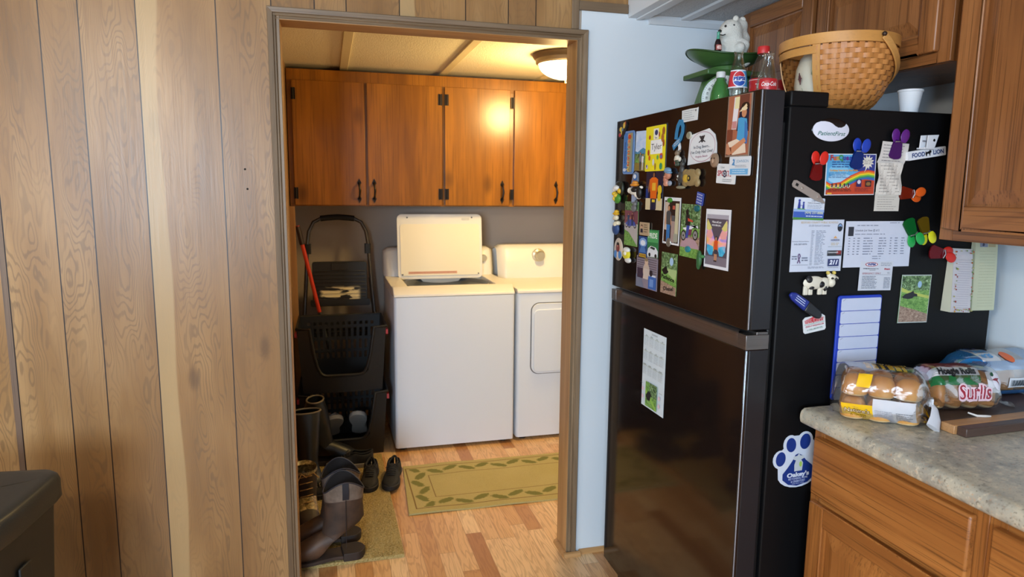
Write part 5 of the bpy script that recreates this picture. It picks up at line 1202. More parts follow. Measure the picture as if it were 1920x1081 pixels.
# school calendar sheet
c = Card(0.150, 0.129, '#c9d0e0', rough=.3)
c.T('BEDFORD COUNTY PUBLIC SCHOOLS', .52, .945, .052, '#b8a078', bold=.02, width=.72); c.T('22-23 School Calendar', .52, .885, .05, '#5c6478', width=.42)
c.E(.925, .85, .05, .08, '#20242e', n=28); c.P([(.885, .86), (.90, .90), (.925, .92), (.95, .90), (.965, .86), (.925, .875)], '#7fa0cc')
c.lines(.37, .43, .12, .80, 24, '#7c8498', .35, 3, .3); c.lines(.46, .66, .12, .80, 24, '#7c8498', .35, 4, .4)
c.T('Domestic Violence Hotline', .17, .585, .03, '#4a5066', width=.32); c.T('540-587-0970', .17, .53, .045, '#4a5066', width=.25)
for s in (-1, 1): c.P([(.16 - s * .035, .175), (.16 - s * .02, .16), (.16 + s * .03, .30), (.16 + s * .018, .345), (.16, .355), (.16, .34), (.16 + s * .012, .30)], '#5c3c6c')
c.lines(.02, .12, .23, .32, 2, '#6c7288', .5, 2, .05); c.lines(.21, .33, .2, .29, 2, '#6c7288', .5, 2, .05); c.R(.02, .13, .34, .134, '#4a5066'); c.lines(.34, .66, .06, .10, 2, '#7c8498', .4, 7, .1)
c.P([(.80, .64), (.84, .69), (.88, .64)], '#d8a468'); c.T('HORIZON', .84, .605, .05, '#5a6690', bold=.02, width=.17); c.lines(.76, .92, .50, .56, 2, '#c8b48c', .4, 3, .1); c.R(.70, .477, .98, .481, '#4a6a66')
c.R(.70, .30, .98, .405, '#2c2e34'); c.R(.88, .33, .97, .40, '#8a2c2c'); c.T('Commonwealth', .81, .37, .05, '#d8dbe2', bold=.02, width=.2)
c.R(.72, .10, .94, .24, '#283468'); c.T('211', .83, .17, .115, '#dfe4f2', bold=.05, shear=.25, width=.17); c.T('www.211virginia.org', .83, .075, .025, '#4a5066', width=.2)
side(c, 'school_calendar', 'laminated school calendar sheet with a dark oval emblem and a 211 logo', 'calendar', 1.176, 1.320, 0)
c = Card(0.205, 0.117, '#cbd0e0', rough=.5)
c.R(.04, .68, .12, .88, '#2c2e38'); c.T('Schedule List View @ #12', .32, .80, .062, '#4a4f62', width=.36); c.lines(.14, .6, .70, .74, 1, '#6c7288', .3, 3, .1); c.lines(.65, .8, .95, .98, 1, '#6c7288', .4, 1, .1)
for a, b in ((.05, .08), (.12, .15), (.18, .22), (.27, .42), (.50, .62), (.67, .70), (.74, .80), (.84, .90)): c.lines(a, b, .26, .66, 7, '#7b8196', .3, int(a * 100), .25)
c.lines(.42, .56, .16, .26, 2, '#8a90a2', .3, 3, .2); c.lines(.16, .5, .89, .93, 1, '#6c7288', .3, 4, .3)
side(c, 'schedule_sheet', 'wide white schedule sheet with a printed table', 'paper', 1.360, 1.322, 0)
c = Card(0.102, 0.075, '#ccd0da', rough=.4)
c.E(.34, .9, .19, .075, '#b03040', n=28); c.E(.34, .9, .165, .055, '#dfe2ea', n=28); c.T('WPM', .34, .895, .11, '#2c3a88', bold=.05, width=.24); c.lines(.62, .95, .84, .97, 3, '#6a7080', .3, 3, .1)
c.T('WPM Mechanical, Inc.', .33, .755, .055, '#3a3f50', width=.48, bold=.02); c.T('540-587-8671', .38, .695, .045, '#3a3f50'); c.T('Rheem', .82, .74, .08, '#b83040', bold=.04, shear=.2, width=.18)
c.T('EMERGENCY ONLY', .36, .59, .075, '#a03848', width=.56); c.T('911', .88, .60, .07, '#4a4f60'); c.R(.08, .54, .95, .545, '#5a6070'); c.lines(.08, .55, .06, .51, 9, '#5f6577', .35, 5, .2); c.lines(.75, .94, .06, .46, 8, '#5f6577', .35, 6, .05)
side(c, 'service_card', 'small printed service sheet with an oval logo below the schedule', 'paper', 1.360, 1.240, 1, None, .0012)
# cow magnet with hanging legs
t = figure('cow_magnet', 'black and white standing cow magnet above the papers board', 0, 0,
       [('body', '#dcd6c4', [(-.014, .002, .032, .017, .014), (.016, .0, .018, .015, .014)]), ('patches', '#15151a', [(-.030, .010, .010, .010, .0155), (.006, -.002, .010, .009, .0165), (-.022, -.010, .008, .005, .0155), (.018, -.012, .004, .008, .0155)]),
        ('head', '#dcd6c4', [(.036, .002, .010, .012, .018), (.038, .014, .012, .009, .016), (.030, .020, .006, .007, .012), (.050, .012, .008, .005, .012)]), ('horns', '#cdb75a', [(.026, .026, .004, .005, .012), (.044, .026, .004, .005, .012)]), ('snout', '#15151a', [(.044, .010, .005, .005, .020), (.033, .013, .003, .003, .021)])], loc=(1.184, FY0 - .001, 1.226), rz=0)
for x in (-.036, -.022, .006, .020):
    mb = MB(); mb.prism([(x - .006, -.029), (x + .006, -.029), (x + .0055, -.006), (x - .0055, -.006)], 'Y', -.001, -.008, mat('#dcd6c4', .45)); mb.build('leg', t, bevel=.002)
# blue and black pen-shaped clip
t = thing('clamp_magnet', 'dark blue and black tapered clamp magnet slanting over the pizza magnet', 'magnet', (1.148, FY0 - .001, 1.172), rot=(0, math.radians(33), 0))
mb = MB(); mb.prism([(-.056, -.004), (-.055, .005), (-.044, .011), (.004, .014), (.004, -.014), (-.044, -.010)], 'Y', -.004, -.013, mat('#1c2c84', .3)); mb.build('blue_half', t, bevel=.003)
mb = MB(); mb.prism([(.004, -.014), (.004, .014), (.046, .011), (.056, .005), (.056, -.006), (.046, -.011)], 'Y', -.004, -.013, mat('#1d1f24', .4)); mb.blob((.05, -.006, 0), (.010, .007, .009), 12, 8, mat('#b9a49c', .4)); mb.build('black_half', t, bevel=.003)
c = Card(.04, .02, None); c.t = .0132; c.lines(.05, .95, .1, .9, 3, '#cdd6ee', .35, 2, .2); c.done('print', None, None, (-.02, 0, .001), parent=t)
c = Card(0.066, 0.050, '#dadfe2', outline=[(.06, 0), (.94, 0), (1, .08), (1, .72), (.88, .84), (.62, .86), (.58, 1), (.44, 1), (.40, .84), (.12, .84), (0, .72), (0, .08)], thick=.0015)
c.P([(.08, .50), (.92, .50), (.94, .68), (.5, .80), (.06, .68)], '#c8303c'); c.T("PAPA JOHN'S", .5, .60, .25, '#e4e6e8', bold=.055, width=.84); c.T("PAPA JOHN'S", .5, .60, .22, '#b82430', bold=.03, width=.80)
c.R(.06, .44, .94, .46, '#2c7a4c'); c.T('ORDER AT PAPAJOHNS.COM', .5, .34, .13, '#c03040', bold=.02, width=.82); c.T('or CALL 540-707-7272', .5, .17, .12, '#3c7a5c', bold=.01, width=.7)
side(c, 'pizza_magnet', 'white pizza shop magnet with red lettering under the clamp magnet', 'magnet', 1.184, 1.126, -9, None, .0)
# blue-framed list board
t = thing('list_board', 'tall blue-framed board with a column of blank white strips', 'board', (1.316, FY0 - .001, 1.0), rot=(0, 0, 0))
mb = MB(); mb.prism(rrect(-.067, .067, -.082, .192, .008), 'Y', 0, -.006, mat('#1c3cb4', .35)); mb.build('frame', t, bevel=.0015)
for i in range(8):
    z1 = .185 - i * .0335
    c = Card(.122, .0318, '#c4cbe0', r=.004, thick=.001, rough=.3); c.P([(.03, .82), (.09, .95), (.1, .92), (.035, .78)], '#8c93aa'); c.done('strip', None, None, (0.002, -.0066, z1 - .0159), parent=t)
c = Card(0.096, 0.128, PIC['grass'], rough=.25)
c.R(0, 0, 1, 1, '#bcc4c0'); c.R(.02, .02, .98, .98, PIC['grass']); c.R(.02, .68, .98, .98, PIC['trees']); c.E(.62, .80, .07, .07, '#9cbcd8'); c.P([(.02, .74), (.3, .66), (.98, .56), (.98, .5), (.3, .6), (.02, .66)], '#b8c25c'); c.P([(.02, .02), (.98, .02), (.98, .18), (.5, .28), (.02, .36)], PIC['dirt'])
c.P([(.06, .54), (.16, .60), (.34, .64), (.42, .67), (.46, .62), (.56, .60), (.58, .55), (.46, .55), (.40, .51), (.25, .50), (.1, .52)], '#14161c')
side(c, 'photograph', 'photo of a black dog lying on grass, right of the list board', 'photograph', 1.492, 1.176, 1)
# notepads near the back edge
def pad(name, label, x, z, w_, h_, d, tilt, face, back):
    t = thing(name, label, 'notepad', (x, FY0 - .001, z), rot=(0, tilt, 0))
    mb = MB(); mb.grid(lambda u, v: ((u - .5) * w_, -(d * (.35 + .65 * (1 - v) ** .7)) , (v - .5) * h_), 2, 14, m=back)
    N = 14
    vs = []; fs = []
    for j in range(N + 1):
        v = j / N; dd = d * (.35 + .65 * (1 - v) ** .7) - .0004; zz = (v - .5) * h_
        vs += [(-.5 * w_, 0, zz), (-.5 * w_, -dd, zz), (.5 * w_, -dd, zz), (.5 * w_, 0, zz)]
    for j in range(N):
        for k in range(4): fs.append((j * 4 + k, j * 4 + (k + 1) % 4, j * 4 + 4 + (k + 1) % 4, j * 4 + 4 + k))
    fs += [(0, 1, 2, 3), tuple(N * 4 + k for k in range(4))]
    mb.add(vs, fs, back); mb.build('sheets', t, smooth=30)
    face(t, w_, h_, d); return t
def bend(d, h_): return lambda x, y, z: (x, -y - d * (.35 + .65 * max(0, .5 - z / h_) ** .7) - .0006, z)
def f1(t, w_, h_, d):
    c = Card(w_ * .98, h_ * .99, '#c9c4c8', thick=.0003, rough=.6)
    for i in range(22): c.R(.22, .07 + i * .036, .86, .074 + i * .036, '#a8a0b0')
    rd = random.Random(5)
    for i in range(60):
        if i < 40: xx = rd.choice((.1, .92)) + rd.uniform(-.06, .05); yy = rd.random() * .98 + .01
        else: xx = rd.random() * .9 + .05; yy = rd.choice((.96, .035)) + rd.uniform(-.02, .02)
        c.E(xx, yy, rd.uniform(.02, .05), rd.uniform(.008, .018), rd.choice(('#b5482c', '#c8923c', '#6c8c4c', '#9c3c38', '#a8a45c', '#b4b08c')), n=7)
    c.wrap([('z', [h_ * (q - .5) for q in (.07, .14, .21, .3, .4, .5, .6, .7, .8, .9)])], bend(d, h_)); c.done('printed_sheet', None, None, (0, 0, 0), parent=t)
pg = mat('#cfcdb8', .7)
pad('notepad', 'thick notepad with a floral border and lined top sheet', 1.619, 1.224, .066, .168, .030, .05, f1, pg)
def f2(t, w_, h_, d):
    c = Card(w_ * .98, h_ * .99, '#c4c6a8', thick=.0003, rough=.6)
    c.R(.2, .90, .55, .99, '#8a90a4'); c.R(.58, .90, .9, .99, '#b0a480'); c.P([(.3, .92), (.36, .98), (.42, .93), (.36, .91)], '#444a60'); c.lines(.2, .9, .04, .86, 20, '#b2b498', .15, 3, .0)
    c.wrap([('z', [h_ * (q - .5) for q in (.07, .14, .21, .3, .4, .5, .6, .7, .8, .9)])], bend(d, h_)); c.done('printed_sheet', None, None, (0, 0, 0), parent=t)
pad('notepad', 'plain cream notepad at the back edge of the refrigerator side', 1.702, 1.236, .078, .190, .022, 0.02, f2, mat('#b9bba0', .7))
# paw magnet
t = None
pawo = []
for (cx, cy, rx, ry, a0, a1) in ((.16, .55, .16, .17, 250, 80), (.36, .80, .15, .17, 200, 60), (.66, .84, .16, .16, 140, 0), (.90, .60, .15, .17, 100, -70), (.52, .26, .42, .26, -25, -165)):
    a0, a1 = math.radians(a0), math.radians(a1)
    for k in range(9):
        a = a0 + (a1 - a0) * k / 8; pawo.append((cx + rx * math.cos(a), cy + ry * math.sin(a)))
c = Card(0.146, 0.150, '#cdd6e6', outline=pawo, thick=.0008)
navy = '#1b3580'
for (cx, cy, rx, ry, a) in ((.16, .56, .10, .13, -.15), (.37, .79, .10, .13, .1), (.66, .82, .11, .14, -.15), (.92, .60, .09, .14, -.3)): c.E(cx, cy, rx, ry, navy, a, 26)
c.P([(.52, .62), (.60, .58), (.68, .48), (.80, .38), (.86, .28), (.84, .16), (.72, .07), (.5, .03), (.32, .07), (.2, .17), (.2, .28), (.3, .38), (.40, .5), (.46, .6)], navy)
c.P([(.44, .30), (.60, .30), (.62, .44), (.58, .50), (.64, .52), (.64, .57), (.56, .58), (.53, .62), (.50, .58), (.42, .57), (.42, .52), (.47, .50), (.44, .42)], '#c2c9ce'); c.E(.57, .42, .03, .05, '#a8cc5c')
c.T("Oakey's", .52, .235, .105, '#d2daea', bold=.05, width=.46); c.T('PET FUNERAL HOME', .52, .165, .05, '#b9c4e0', bold=.02, width=.40); c.T('& CREMATORY', .52, .115, .05, '#b9c4e0', bold=.02, width=.30); c.T('540-400-7900', .52, .075, .03, '#b9c4e0', width=.24)
side(c, 'paw_magnet', 'large blue and white paw-shaped magnet low on the refrigerator side', 'magnet', 1.164, .762, -3)
# ================================================================ on top of the refrigerator
ZT = 1.6555
m_clear = film_mat('clear_glass', '#f2f6f4', 0.55, 0.0, 0.03)
m_greenglass = film_mat('green_glass', '#5fae5c', 0.5, 0.30, 0.05)
def label_band(parent, r, z0, z1, a0, a1, draw, base, name='label', lbl=None):
    """printed band wrapped round a bottle of radius function r(z); a0..a1 angles, facing -y at 0"""
    W = (a1 - a0) * r((z0 + z1) / 2); c = Card(W, z1 - z0, base, thick=.0003, rough=.35); draw(c)
    zc = (z0 + z1) / 2
    def f(x, y, z):
        zz = zc + z; a = (a0 + a1) / 2 + x / W * (a1 - a0); R = r(zz) + .0004 + y
        return (R * math.sin(a), -R * math.cos(a), zz)
    nx = 28; c.wrap([('x', [W * (i / nx - .5) for i in range(1, nx)]), ('z', [(z1 - z0) * (i / 5 - .5) for i in range(1, 5)])], f)
    o = c.mb.build(name, parent, smooth=0, clean=False)
    if lbl: o['label'] = lbl
    return o
def interp(prof):
    def r(z):
        for (r0, z0), (r1, z1) in zip(prof, prof[1:]):
            if z0 <= z <= z1: return r0 + (r1 - r0) * (z - z0) / max(1e-6, z1 - z0)
        return prof[-1][0]
    return r
def bottle(name, label, x, y, prof, m, group='bottles standing on the refrigerator', rotz=0.0):
    t = thing(name, label, 'bottle', (x, y, ZT), rotz, group)
    k = prof[-1]
    inner = [(max(r - .0022, .0005), z) for r, z in prof[::-1]]
    mb = MB(); mb.lathe([(0, prof[0][1])] + prof, 40, m); mb.build('glass', t, smooth=60)
    return t, interp(prof)
# pepsi-style bottle
pr = [(.024, .0), (.0275, .003), (.0285, .02), (.0288, .07), (.0285, .078), (.027, .10), (.0245, .122), (.020, .145), (.0155, .163), (.0125, .175), (.012, .184), (.0138, .185), (.0138, .192), (.0115, .193)]
t, r = bottle('soda_bottle', 'clear glass cola bottle with a red, white and blue label', 1.149, 1.78, pr, m_clear, rotz=-.35)
def d1(c):
    c.R(0, 0, .5, 1, '#c8323c'); c.R(.5, 0, 1, 1, '#4c9cd0'); c.R(0, 0, 1, .07, '#e0e4ea'); c.R(0, .93, 1, 1, '#e0e4ea')
    c.E(.5, .5, .29, .45, '#e6e9ee', n=36); W = c.w / c.h
    top = [(.5 + .26 * math.cos(a), .5 + .41 * math.sin(a)) for a in [PI * .12 + PI * .76 * i / 14 for i in range(15)]]
    c.P(top + [(.4, .62), (.5, .66), (.6, .62)], '#c2303c'); c.P([(x, 1 - y) for x, y in top] + [(.4, .38), (.5, .33), (.6, .38)], '#2450a8'); c.T('PEPSI', .5, .5, .26, '#1c3c94', bold=.06, width=.50)
label_band(t, r, .088, .138, -1.25, 1.25, d1, '#dfe3e9')
# green bottle with a white cap
pr = [(.022, 0), (.0265, .004), (.0278, .03), (.0278, .06), (.026, .078), (.021, .096), (.015, .108), (.0115, .114), (.011, .118)]
t, r = bottle('soda_bottle', 'small green glass bottle with a white cap in front of the scale', 1.107, 1.80, pr, m_greenglass)
mb = MB(); mb.lathe([(0, .120), (.0125, .119), (.013, .121), (.013, .134), (.012, .136), (0, .136)], 24, mat('#cfd2d2', .4)); mb.build('cap', t)
# plastic bottle with a red cap and named label
pr = [(.026, 0), (.031, .006), (.0325, .03), (.0315, .05), (.033, .052), (.033, .105), (.0325, .11), (.030, .130), (.024, .150), (.017, .166), (.0135, .172), (.0135, .178)]
t, r = bottle('soda_bottle', 'plastic cola bottle with a red cap and red name label', 1.189, 1.722, pr, m_clear, rotz=-.45)
mb = MB(); mb.lathe([(.0145, .176), (.0162, .177), (.0165, .179), (.0165, .194), (.0155, .196), (0, .196)], 30, mat('#c42a2c', .4)); mb.build('cap', t)
mb = MB(); mb.lathe([(0, .046), (.0300, .046), (.0300, .052), (.0308, .055), (.0308, .100), (.029, .118), (0, .118)], 30, mat('#17100e', .2)); 
def d2(c): c.T('Tyler', .5, .56, .34, '#e8e4e2', bold=.03, width=.22, shear=.1); c.R(.66, .08, .76, .8, '#d8dade'); [c.R(.67 + i * .011, .12, .674 + i * .011, .76, '#2a2a2e') for i in range(8)]; c.P([(.36, .26), (.44, .14), (.56, .12), (.64, .2), (.56, .2), (.44, .22), (.38, .32)], '#e8e4e2'); c.R(0, .9, 1, .93, '#e8d4d2')
label_band(t, r, .058, .108, -PI * .999, PI * .999, d2, '#b8242a')
# glass coke-shape bottle in front
pr = [(.022, 0), (.0262, .004), (.0268, .018), (.0245, .034), (.0255, .05), (.0268, .066), (.0262, .08), (.022, .10), (.0165, .12), (.0125, .138), (.0120, .148), (.0138, .149), (.0138, .155), (.0115, .1555)]
t, r = bottle('soda_bottle', 'clear contoured glass bottle with a small red label, beside the red-capped bottle', 1.123, 1.602, pr, m_clear, rotz=-.45)
def d3(c): c.T('Coca-Cola', .5, .5, .52, '#eae2e0', bold=.02, shear=.35, width=.72)
label_band(t, r, .058, .086, -1.0, 1.0, d3, '#b8242a')
# red can further back
t = thing('soda_can', 'red soda can half hidden between the bottles and the basket', 'can', (1.300, 1.80, ZT))
mb = MB(); mb.lathe([(0, .004), (.026, 0), (.033, .010), (.033, .105), (.027, .117), (.027, .120), (.0255, .116), (0, .116)], 32, mat('#a82328', .3)); mb.build('can_body', t)
label_band(t, lambda z: .033, .055, .095, -1.7, .2, lambda c: c.T('Coca-Cola', .5, .5, .6, '#dfc8c4', bold=.02, shear=.35, width=.8), '#a82328', 'print')
# kitchen scale
SX, SY = 1.222, 1.955
t = thing('kitchen_scale', 'vintage green kitchen scale with a round white dial and a wide pan', 'scale', (SX, SY, ZT))
m_green = mat('#466b38', .3); m_green2 = mat('#3c5f33', .35)
mb = MB(); 
pts = [(-.085, -.065), (.085, -.065), (.085, .06), (-.085, .06)]
vs = [(x * 1.05, y * 1.1, 0.002) for x, y in pts] + [(x * .98, y * .95, .06) for x, y in pts] + [(x * .7, y * .8, .143) for x, y in pts]
mb.add(vs, [(0, 1, 2, 3), (8, 9, 10, 11)] + [(i + 4 * k, (i + 1) % 4 + 4 * k, (i + 1) % 4 + 4 * k + 4, i + 4 * k + 4) for k in (0, 1) for i in range(4)], m_green); mb.build('housing', t, bevel=.006)
dd = Card(.168, .168, None); dd.t = .0
tt = thing('dial', None, None); tt.parent = t; tt.location = (-.048, -.077, .036); tt.rotation_euler = (0, 0, -.50)
bpy.data.objects.remove(tt)
mb = MB(); mb.lathe([(0, 0), (.088, 0), (.0915, -.003), (.0915, -.009), (.087, -.012), (.086, -.007), (0, -.007)], 56, m_green, (0, 0, 0), 'Y', mf=lambda u, v: mat('#cdd2cc', .4) if v > .75 else m_green)
dial = mb.build('dial', t, smooth=40); dial.location = (-.055, -.080, .0735); dial.scale = (.77, 1, .77); dial.rotation_euler = (0, 0, -.45)
c = Card(.168, .168, None); c.t = .0072
for k in range(60):
    a = 2 * PI * k / 60; r1, r2 = (.47 if k % 5 else .455), .492
    c.P([(.5 + r_ * math.cos(a) + s * .003 * math.sin(a), .5 + r_ * math.sin(a) - s * .003 * math.cos(a)) for r_, s in ((r1, 1), (r2, 1), (r2, -1), (r1, -1))], '#2f4a33')
for k in range(24):
    a = PI / 2 - 2 * PI * k / 24
    c.T(str(k if k else 24), .5 + .40 * math.cos(a), .5 + .40 * math.sin(a), .065, '#2c352c', rot=a - PI / 2, bold=.02)
c.E(.5, .5, .07, .07, '#22262a')
c.P([(.47, .5), (.53, .5), (.512, .94), (.488, .94)], '#22262a')
o = c.done('dial_face', None, None, (0, 0, 0), parent=dial); o['label'] = 'white dial face with black numbers and pointer'
mb = MB(); mb.box(-.11, .085, -.075, .075, .144, .160, m_green2); mb.build('platform', t, bevel=.003)
mb = MB(); mb.lathe([(0, .161), (.052, .161), (.056, .165), (.052, .1775), (0, .1775)], 36, m_green); mb.build('pedestal', t)
def panf(u, v):
    a = 2 * PI * u; rr = .050 + .082 * v; z = .178 + .036 * v ** 1.5 + .012 * v * v * math.cos(2 * a + .4); return (rr * 1.0 * math.cos(a), rr * .82 * math.sin(a), z)
mb = MB(); mb.grid(panf, 56, 10, cu=True, m=m_green); mb.grid(lambda u, v: tuple(q + (0, 0, .0016)[i] for i, q in enumerate(panf(u, v))), 56, 10, cu=True, m=m_green)
k0 = [panf(i / 56, 0) for i in range(56)]; mb.add(k0, [tuple(range(56))], m_green); mb.tube([panf(i / 56, 1) for i in range(56)], .0026, 8, mat('#2b4a22', .3), closed=True)
mb.build('pan', t, smooth=60)['label'] = 'wide shallow green pan with a wavy rim'
# white plush bear sitting in the pan, with its tiny bottle
BX, BY, BZ = 1.243, 1.962, ZT + .181
t = thing('toy_bear', 'white plush bear toy sitting in the scale pan', 'toy bear', (BX, BY, BZ), -.35); t.scale = (1.28, 1.28, 1.28)
n = NT('white_plush'); p = n.coord(); h = n.noise(p, 350.0, 3.0, .7); n.bump(h, .8, .004); m_plush = n.fin(n.mix(h, '#cfcec6', '#e2e1da'), .95)
bmv = bpy.data.metaballs
def plush(name, blobs, parent):
    mb_ = bpy.data.metaballs.new(name); mb_.resolution = .004; mb_.render_resolution = .004; mb_.threshold = .35
    for (x, y, z, r) in blobs:
        e = mb_.elements.new(); e.co = (x, y, z); e.radius = r * 1.7; e.stiffness = 2
    o = bpy.data.objects.new(name, mb_); COL.objects.link(o)
    bpy.context.view_layer.update()
    dg = bpy.context.evaluated_depsgraph_get(); me = bpy.data.meshes.new_from_object(o.evaluated_get(dg)); me.name = name
    bpy.data.objects.remove(o); bpy.data.metaballs.remove(mb_)
    me.shade_smooth(); me.materials.clear(); me.materials.append(m_plush)
    q = bpy.data.objects.new(name, me); COL.objects.link(q); q.parent = parent; return q
body = plush('body', [(0, 0, .026, .030), (0, .002, .052, .026), (-.008, -.004, .086, .024), (-.018, -.014, .083, .014), (-.027, -.020, .078, .009), (-.030, -.012, .046, .012), (-.036, -.024, .040, .010), (.022, -.018, .050, .012), (.010, -.034, .042, .010), (-.024, -.034, .012, .014), (.022, -.034, .012, .014), (.016, .010, .100, .017), (.022, .02, .07, .02)], t)
mb = MB(); mb.blob((.000, -.018, .112), (.007, .004, .007), 12, 8, m_plush); mb.build('ear', t)
mb = MB(); mb.blob((.020, .0, .112), (.008, .005, .008), 12, 8, m_plush); mb.build('ear', t)
mb = MB(); mb.blob((-.0385, -.029, .081), (.0045, .004, .0035), 12, 8, m_blackg); mb.build('nose', t)
for x, y, z in ((-.026, -.036, .092), (-.006, -.034, .094)):
    mb = MB(); mb.blob((x, y + .006, z), (.0028, .0028, .0028), 10, 8, m_blackg); mb.build('eye', t)
mb = MB(); mb.tube([(-.038, -.028, .073), (-.032, -.034, .070), (-.026, -.036, .072)], .0011, 6, m_blackg); mb.build('mouth', t)
t = thing('toy_bottle', 'tiny dark cola bottle with a green neck held by the plush bear', 'toy bottle', (1.162, 1.915, ZT + .203)); t.scale = (1.25, 1.25, 1.25)
mb = MB(); mb.lathe([(0, 0), (.0085, 0), (.009, .010), (.0078, .018), (.0088, .026), (.007, .034), (.0046, .040), (0, .0405)], 20, mat('#20131a', .15)); mb.build('body', t)
mb = MB(); mb.lathe([(.0044, .0395), (.0036, .048), (.0036, .056), (.0042, .057), (0, .058)], 16, mat('#4c9c84', .2)); mb.build('neck', t)
label_band(t, lambda z: .0089, .014, .026, -1, 1.2, lambda c: c.E(.5, .5, .4, .4, '#d8b0a8'), '#9c3c34', 'print')
# woven basket with an opening, handle, pine-cone crock inside
HX, HY = 1.322, 1.588
bz = ZT + .001
t = thing('woven_basket', 'honey-coloured woven splint basket with a swing handle on top of the refrigerator', 'basket', (HX, HY, bz), rot=(0, 0, 0))
Hh = .185
def bw(v, k=1.0): # radius over height: bowl
    v = min(1.0, max(v, 0.0)); return .052 + .089 * math.sqrt(1 - (1 - v) ** 2)
m_spl = wood('basket_splint', 'Z', '#cf9352', '#bd7d40', '#a3662e', .7, .45, .15, bumpy=.05); m_spl2 = wood('basket_splint_band', 'X', '#d39f5c', '#c48c48', '#b07a3a', .6, .45, .12, bumpy=.05)
m_dk = mat('#5c4230', .7)
# open sector faces the camera's left
A0, A1 = math.radians(140), math.radians(210)       # opening between these angles
def P_(a, z, r): return (r * math.cos(a), r * math.sin(a), z)
mb = MB(); rows = 13; NU = 34; span = 2 * PI - (A1 - A0)
for j in range(rows):
    z0 = .006 + j * (Hh - .03) / rows; z1 = z0 + (Hh - .03) / rows * .93; N = NU * 4
    vs = []; fs = []
    for i in range(N + 1):
        a = A1 + span * i / N; ph = math.sin(PI * (i / 4 + j)) if True else 0
        w_ = math.cos(PI * (i / 4.0 + j)) * .0026
        for zz in (z0, z1): r_ = bw(zz / Hh) + w_ + .001; vs.append(P_(a, zz, r_))
        for zz in (z0, z1): r_ = bw(zz / Hh) + w_ - .0008; vs.append(P_(a, zz, r_))
    for i in range(N):
        b = i * 4; c_ = b + 4
        fs += [(b, c_, c_ + 1, b + 1), (b + 2, b + 3, c_ + 3, c_ + 2), (b, b + 2, c_ + 2, c_), (b + 1, c_ + 1, c_ + 3, b + 3)]
    mb.add(vs, fs, m_spl)
mb.build('weave', t, smooth=50, clean=False)
mb = MB()
for i in range(NU + 1):
    a = A1 + span * (i + .0) / NU; hw_ = .0075
    vs = []; N = 10
    for k in range(N + 1):
        z = k / N * (Hh - .012); r_ = bw(z / Hh); da = hw_ * (.45 + .55 * z / Hh) / r_
        vs += [P_(a - da, z, r_), P_(a + da, z, r_)]
    mb.add(vs, [(2 * k, 2 * k + 1, 2 * k + 3, 2 * k + 2) for k in range(N)], m_spl)
mb.build('uprights', t, smooth=0, clean=False)
mb = MB(); mb.lathe([(0, .001), (.052, .001), (.056, .006), (0, .006)], 40, m_spl2); mb.build('base', t)
def hoop(z0, z1, rr, a0=0, a1=2 * PI, th=.004):
    N = 72; vs = []; cl = a1 - a0 > 6.28
    for i in range(N + (0 if cl else 1)):
        a = a0 + (a1 - a0) * i / N
        vs += [P_(a, z0, rr), P_(a, z1, rr), P_(a, z1, rr - th), P_(a, z0, rr - th)]
    M_ = N if cl else N + 1; fs = []
    for i in range(N):
        j = (i + 1) % M_
        for k in range(4): fs.append((i * 4 + k, j * 4 + k, j * 4 + (k + 1) % 4, i * 4 + (k + 1) % 4))
    if not cl: fs += [(0, 1, 2, 3), tuple(N * 4 + k for k in range(4))]
    mb.add(vs, fs, m_spl2)
mb = MB(); hoop(Hh - .022, Hh + .004, .1465); hoop(Hh - .020, Hh + .003, .138); mb.build('rim', t, smooth=40, bevel=.0008)
mb = MB(); hoop(Hh - .044, Hh - .0245, .1440, A0, A1); mb.build('lower_band', t, smooth=40, bevel=.0008)
for a in (A0, A0 + .10, A1):
    mb = MB(); vs = []; N = 10
    hw_ = .005 if a != A1 else .0095
    for k in range(N + 1):
        z = k / N * (Hh - .02); r_ = bw(z / Hh) + .0035; da = hw_ / r_
        vs += [P_(a - da, z, r_), P_(a + da, z, r_), P_(a + da, z, r_ - .003), P_(a - da, z, r_ - .003)]
    fs = [(4 * k + i, 4 * k + (i + 1) % 4, 4 * k + 4 + (i + 1) % 4, 4 * k + 4 + i) for k in range(N) for i in range(4)] + [(0, 1, 2, 3), tuple(4 * N + i for i in range(4))]
    mb.add(vs, fs, m_spl2); mb.build('post', t, smooth=30)
# swing handle: strip pivoting at the near-right and far sides, hanging down to the right
mb = MB(); ah = math.radians(-88)
pa = Vector(P_(ah, Hh - .008, .150)); pb = Vector(P_(ah + PI, Hh - .008, .150)); axis = (pb - pa); 
arc = []
dn = Vector((.80, .02, -.60)).normalized()
for k in range(25):
    th = PI * k / 24; arc.append((pa + pb) / 2 + (pa - pb) / 2 * math.cos(th) * 1.0 + dn * .162 * math.sin(th))
arc = [q for q in arc[:16]]
vs = []; side_ = None
for i, q in enumerate(arc):
    tg = (arc[min(i + 1, len(arc) - 1)] - arc[max(i - 1, 0)]).normalized(); nrm = (q - (pa + pb) / 2).normalized(); wv = tg.cross(nrm).normalized()
    for s, o_ in ((1, 0), (-1, 0), (-1, 1), (1, 1)): vs.append(tuple(q + wv * s * .0095 + nrm * (.0045 * o_)))
k = len(arc); fs = [(4 * i + j, 4 * i + (j + 1) % 4, 4 * i + 4 + (j + 1) % 4, 4 * i + 4 + j) for i in range(k - 1) for j in range(4)] + [(0, 1, 2, 3), tuple(4 * (k - 1) + j for j in range(4))]
mb.add(vs, fs, m_spl2); hd = mb.build('handle', t, smooth=40, bevel=.0015)
mb = MB(); q = pa + (pa.normalized() * .004); mb.blob((q.x, q.y, q.z), (.006, .006, .006), 14, 10, mat('#3c2c24', .4, Metallic=.4)); mb.build('rivet', t)
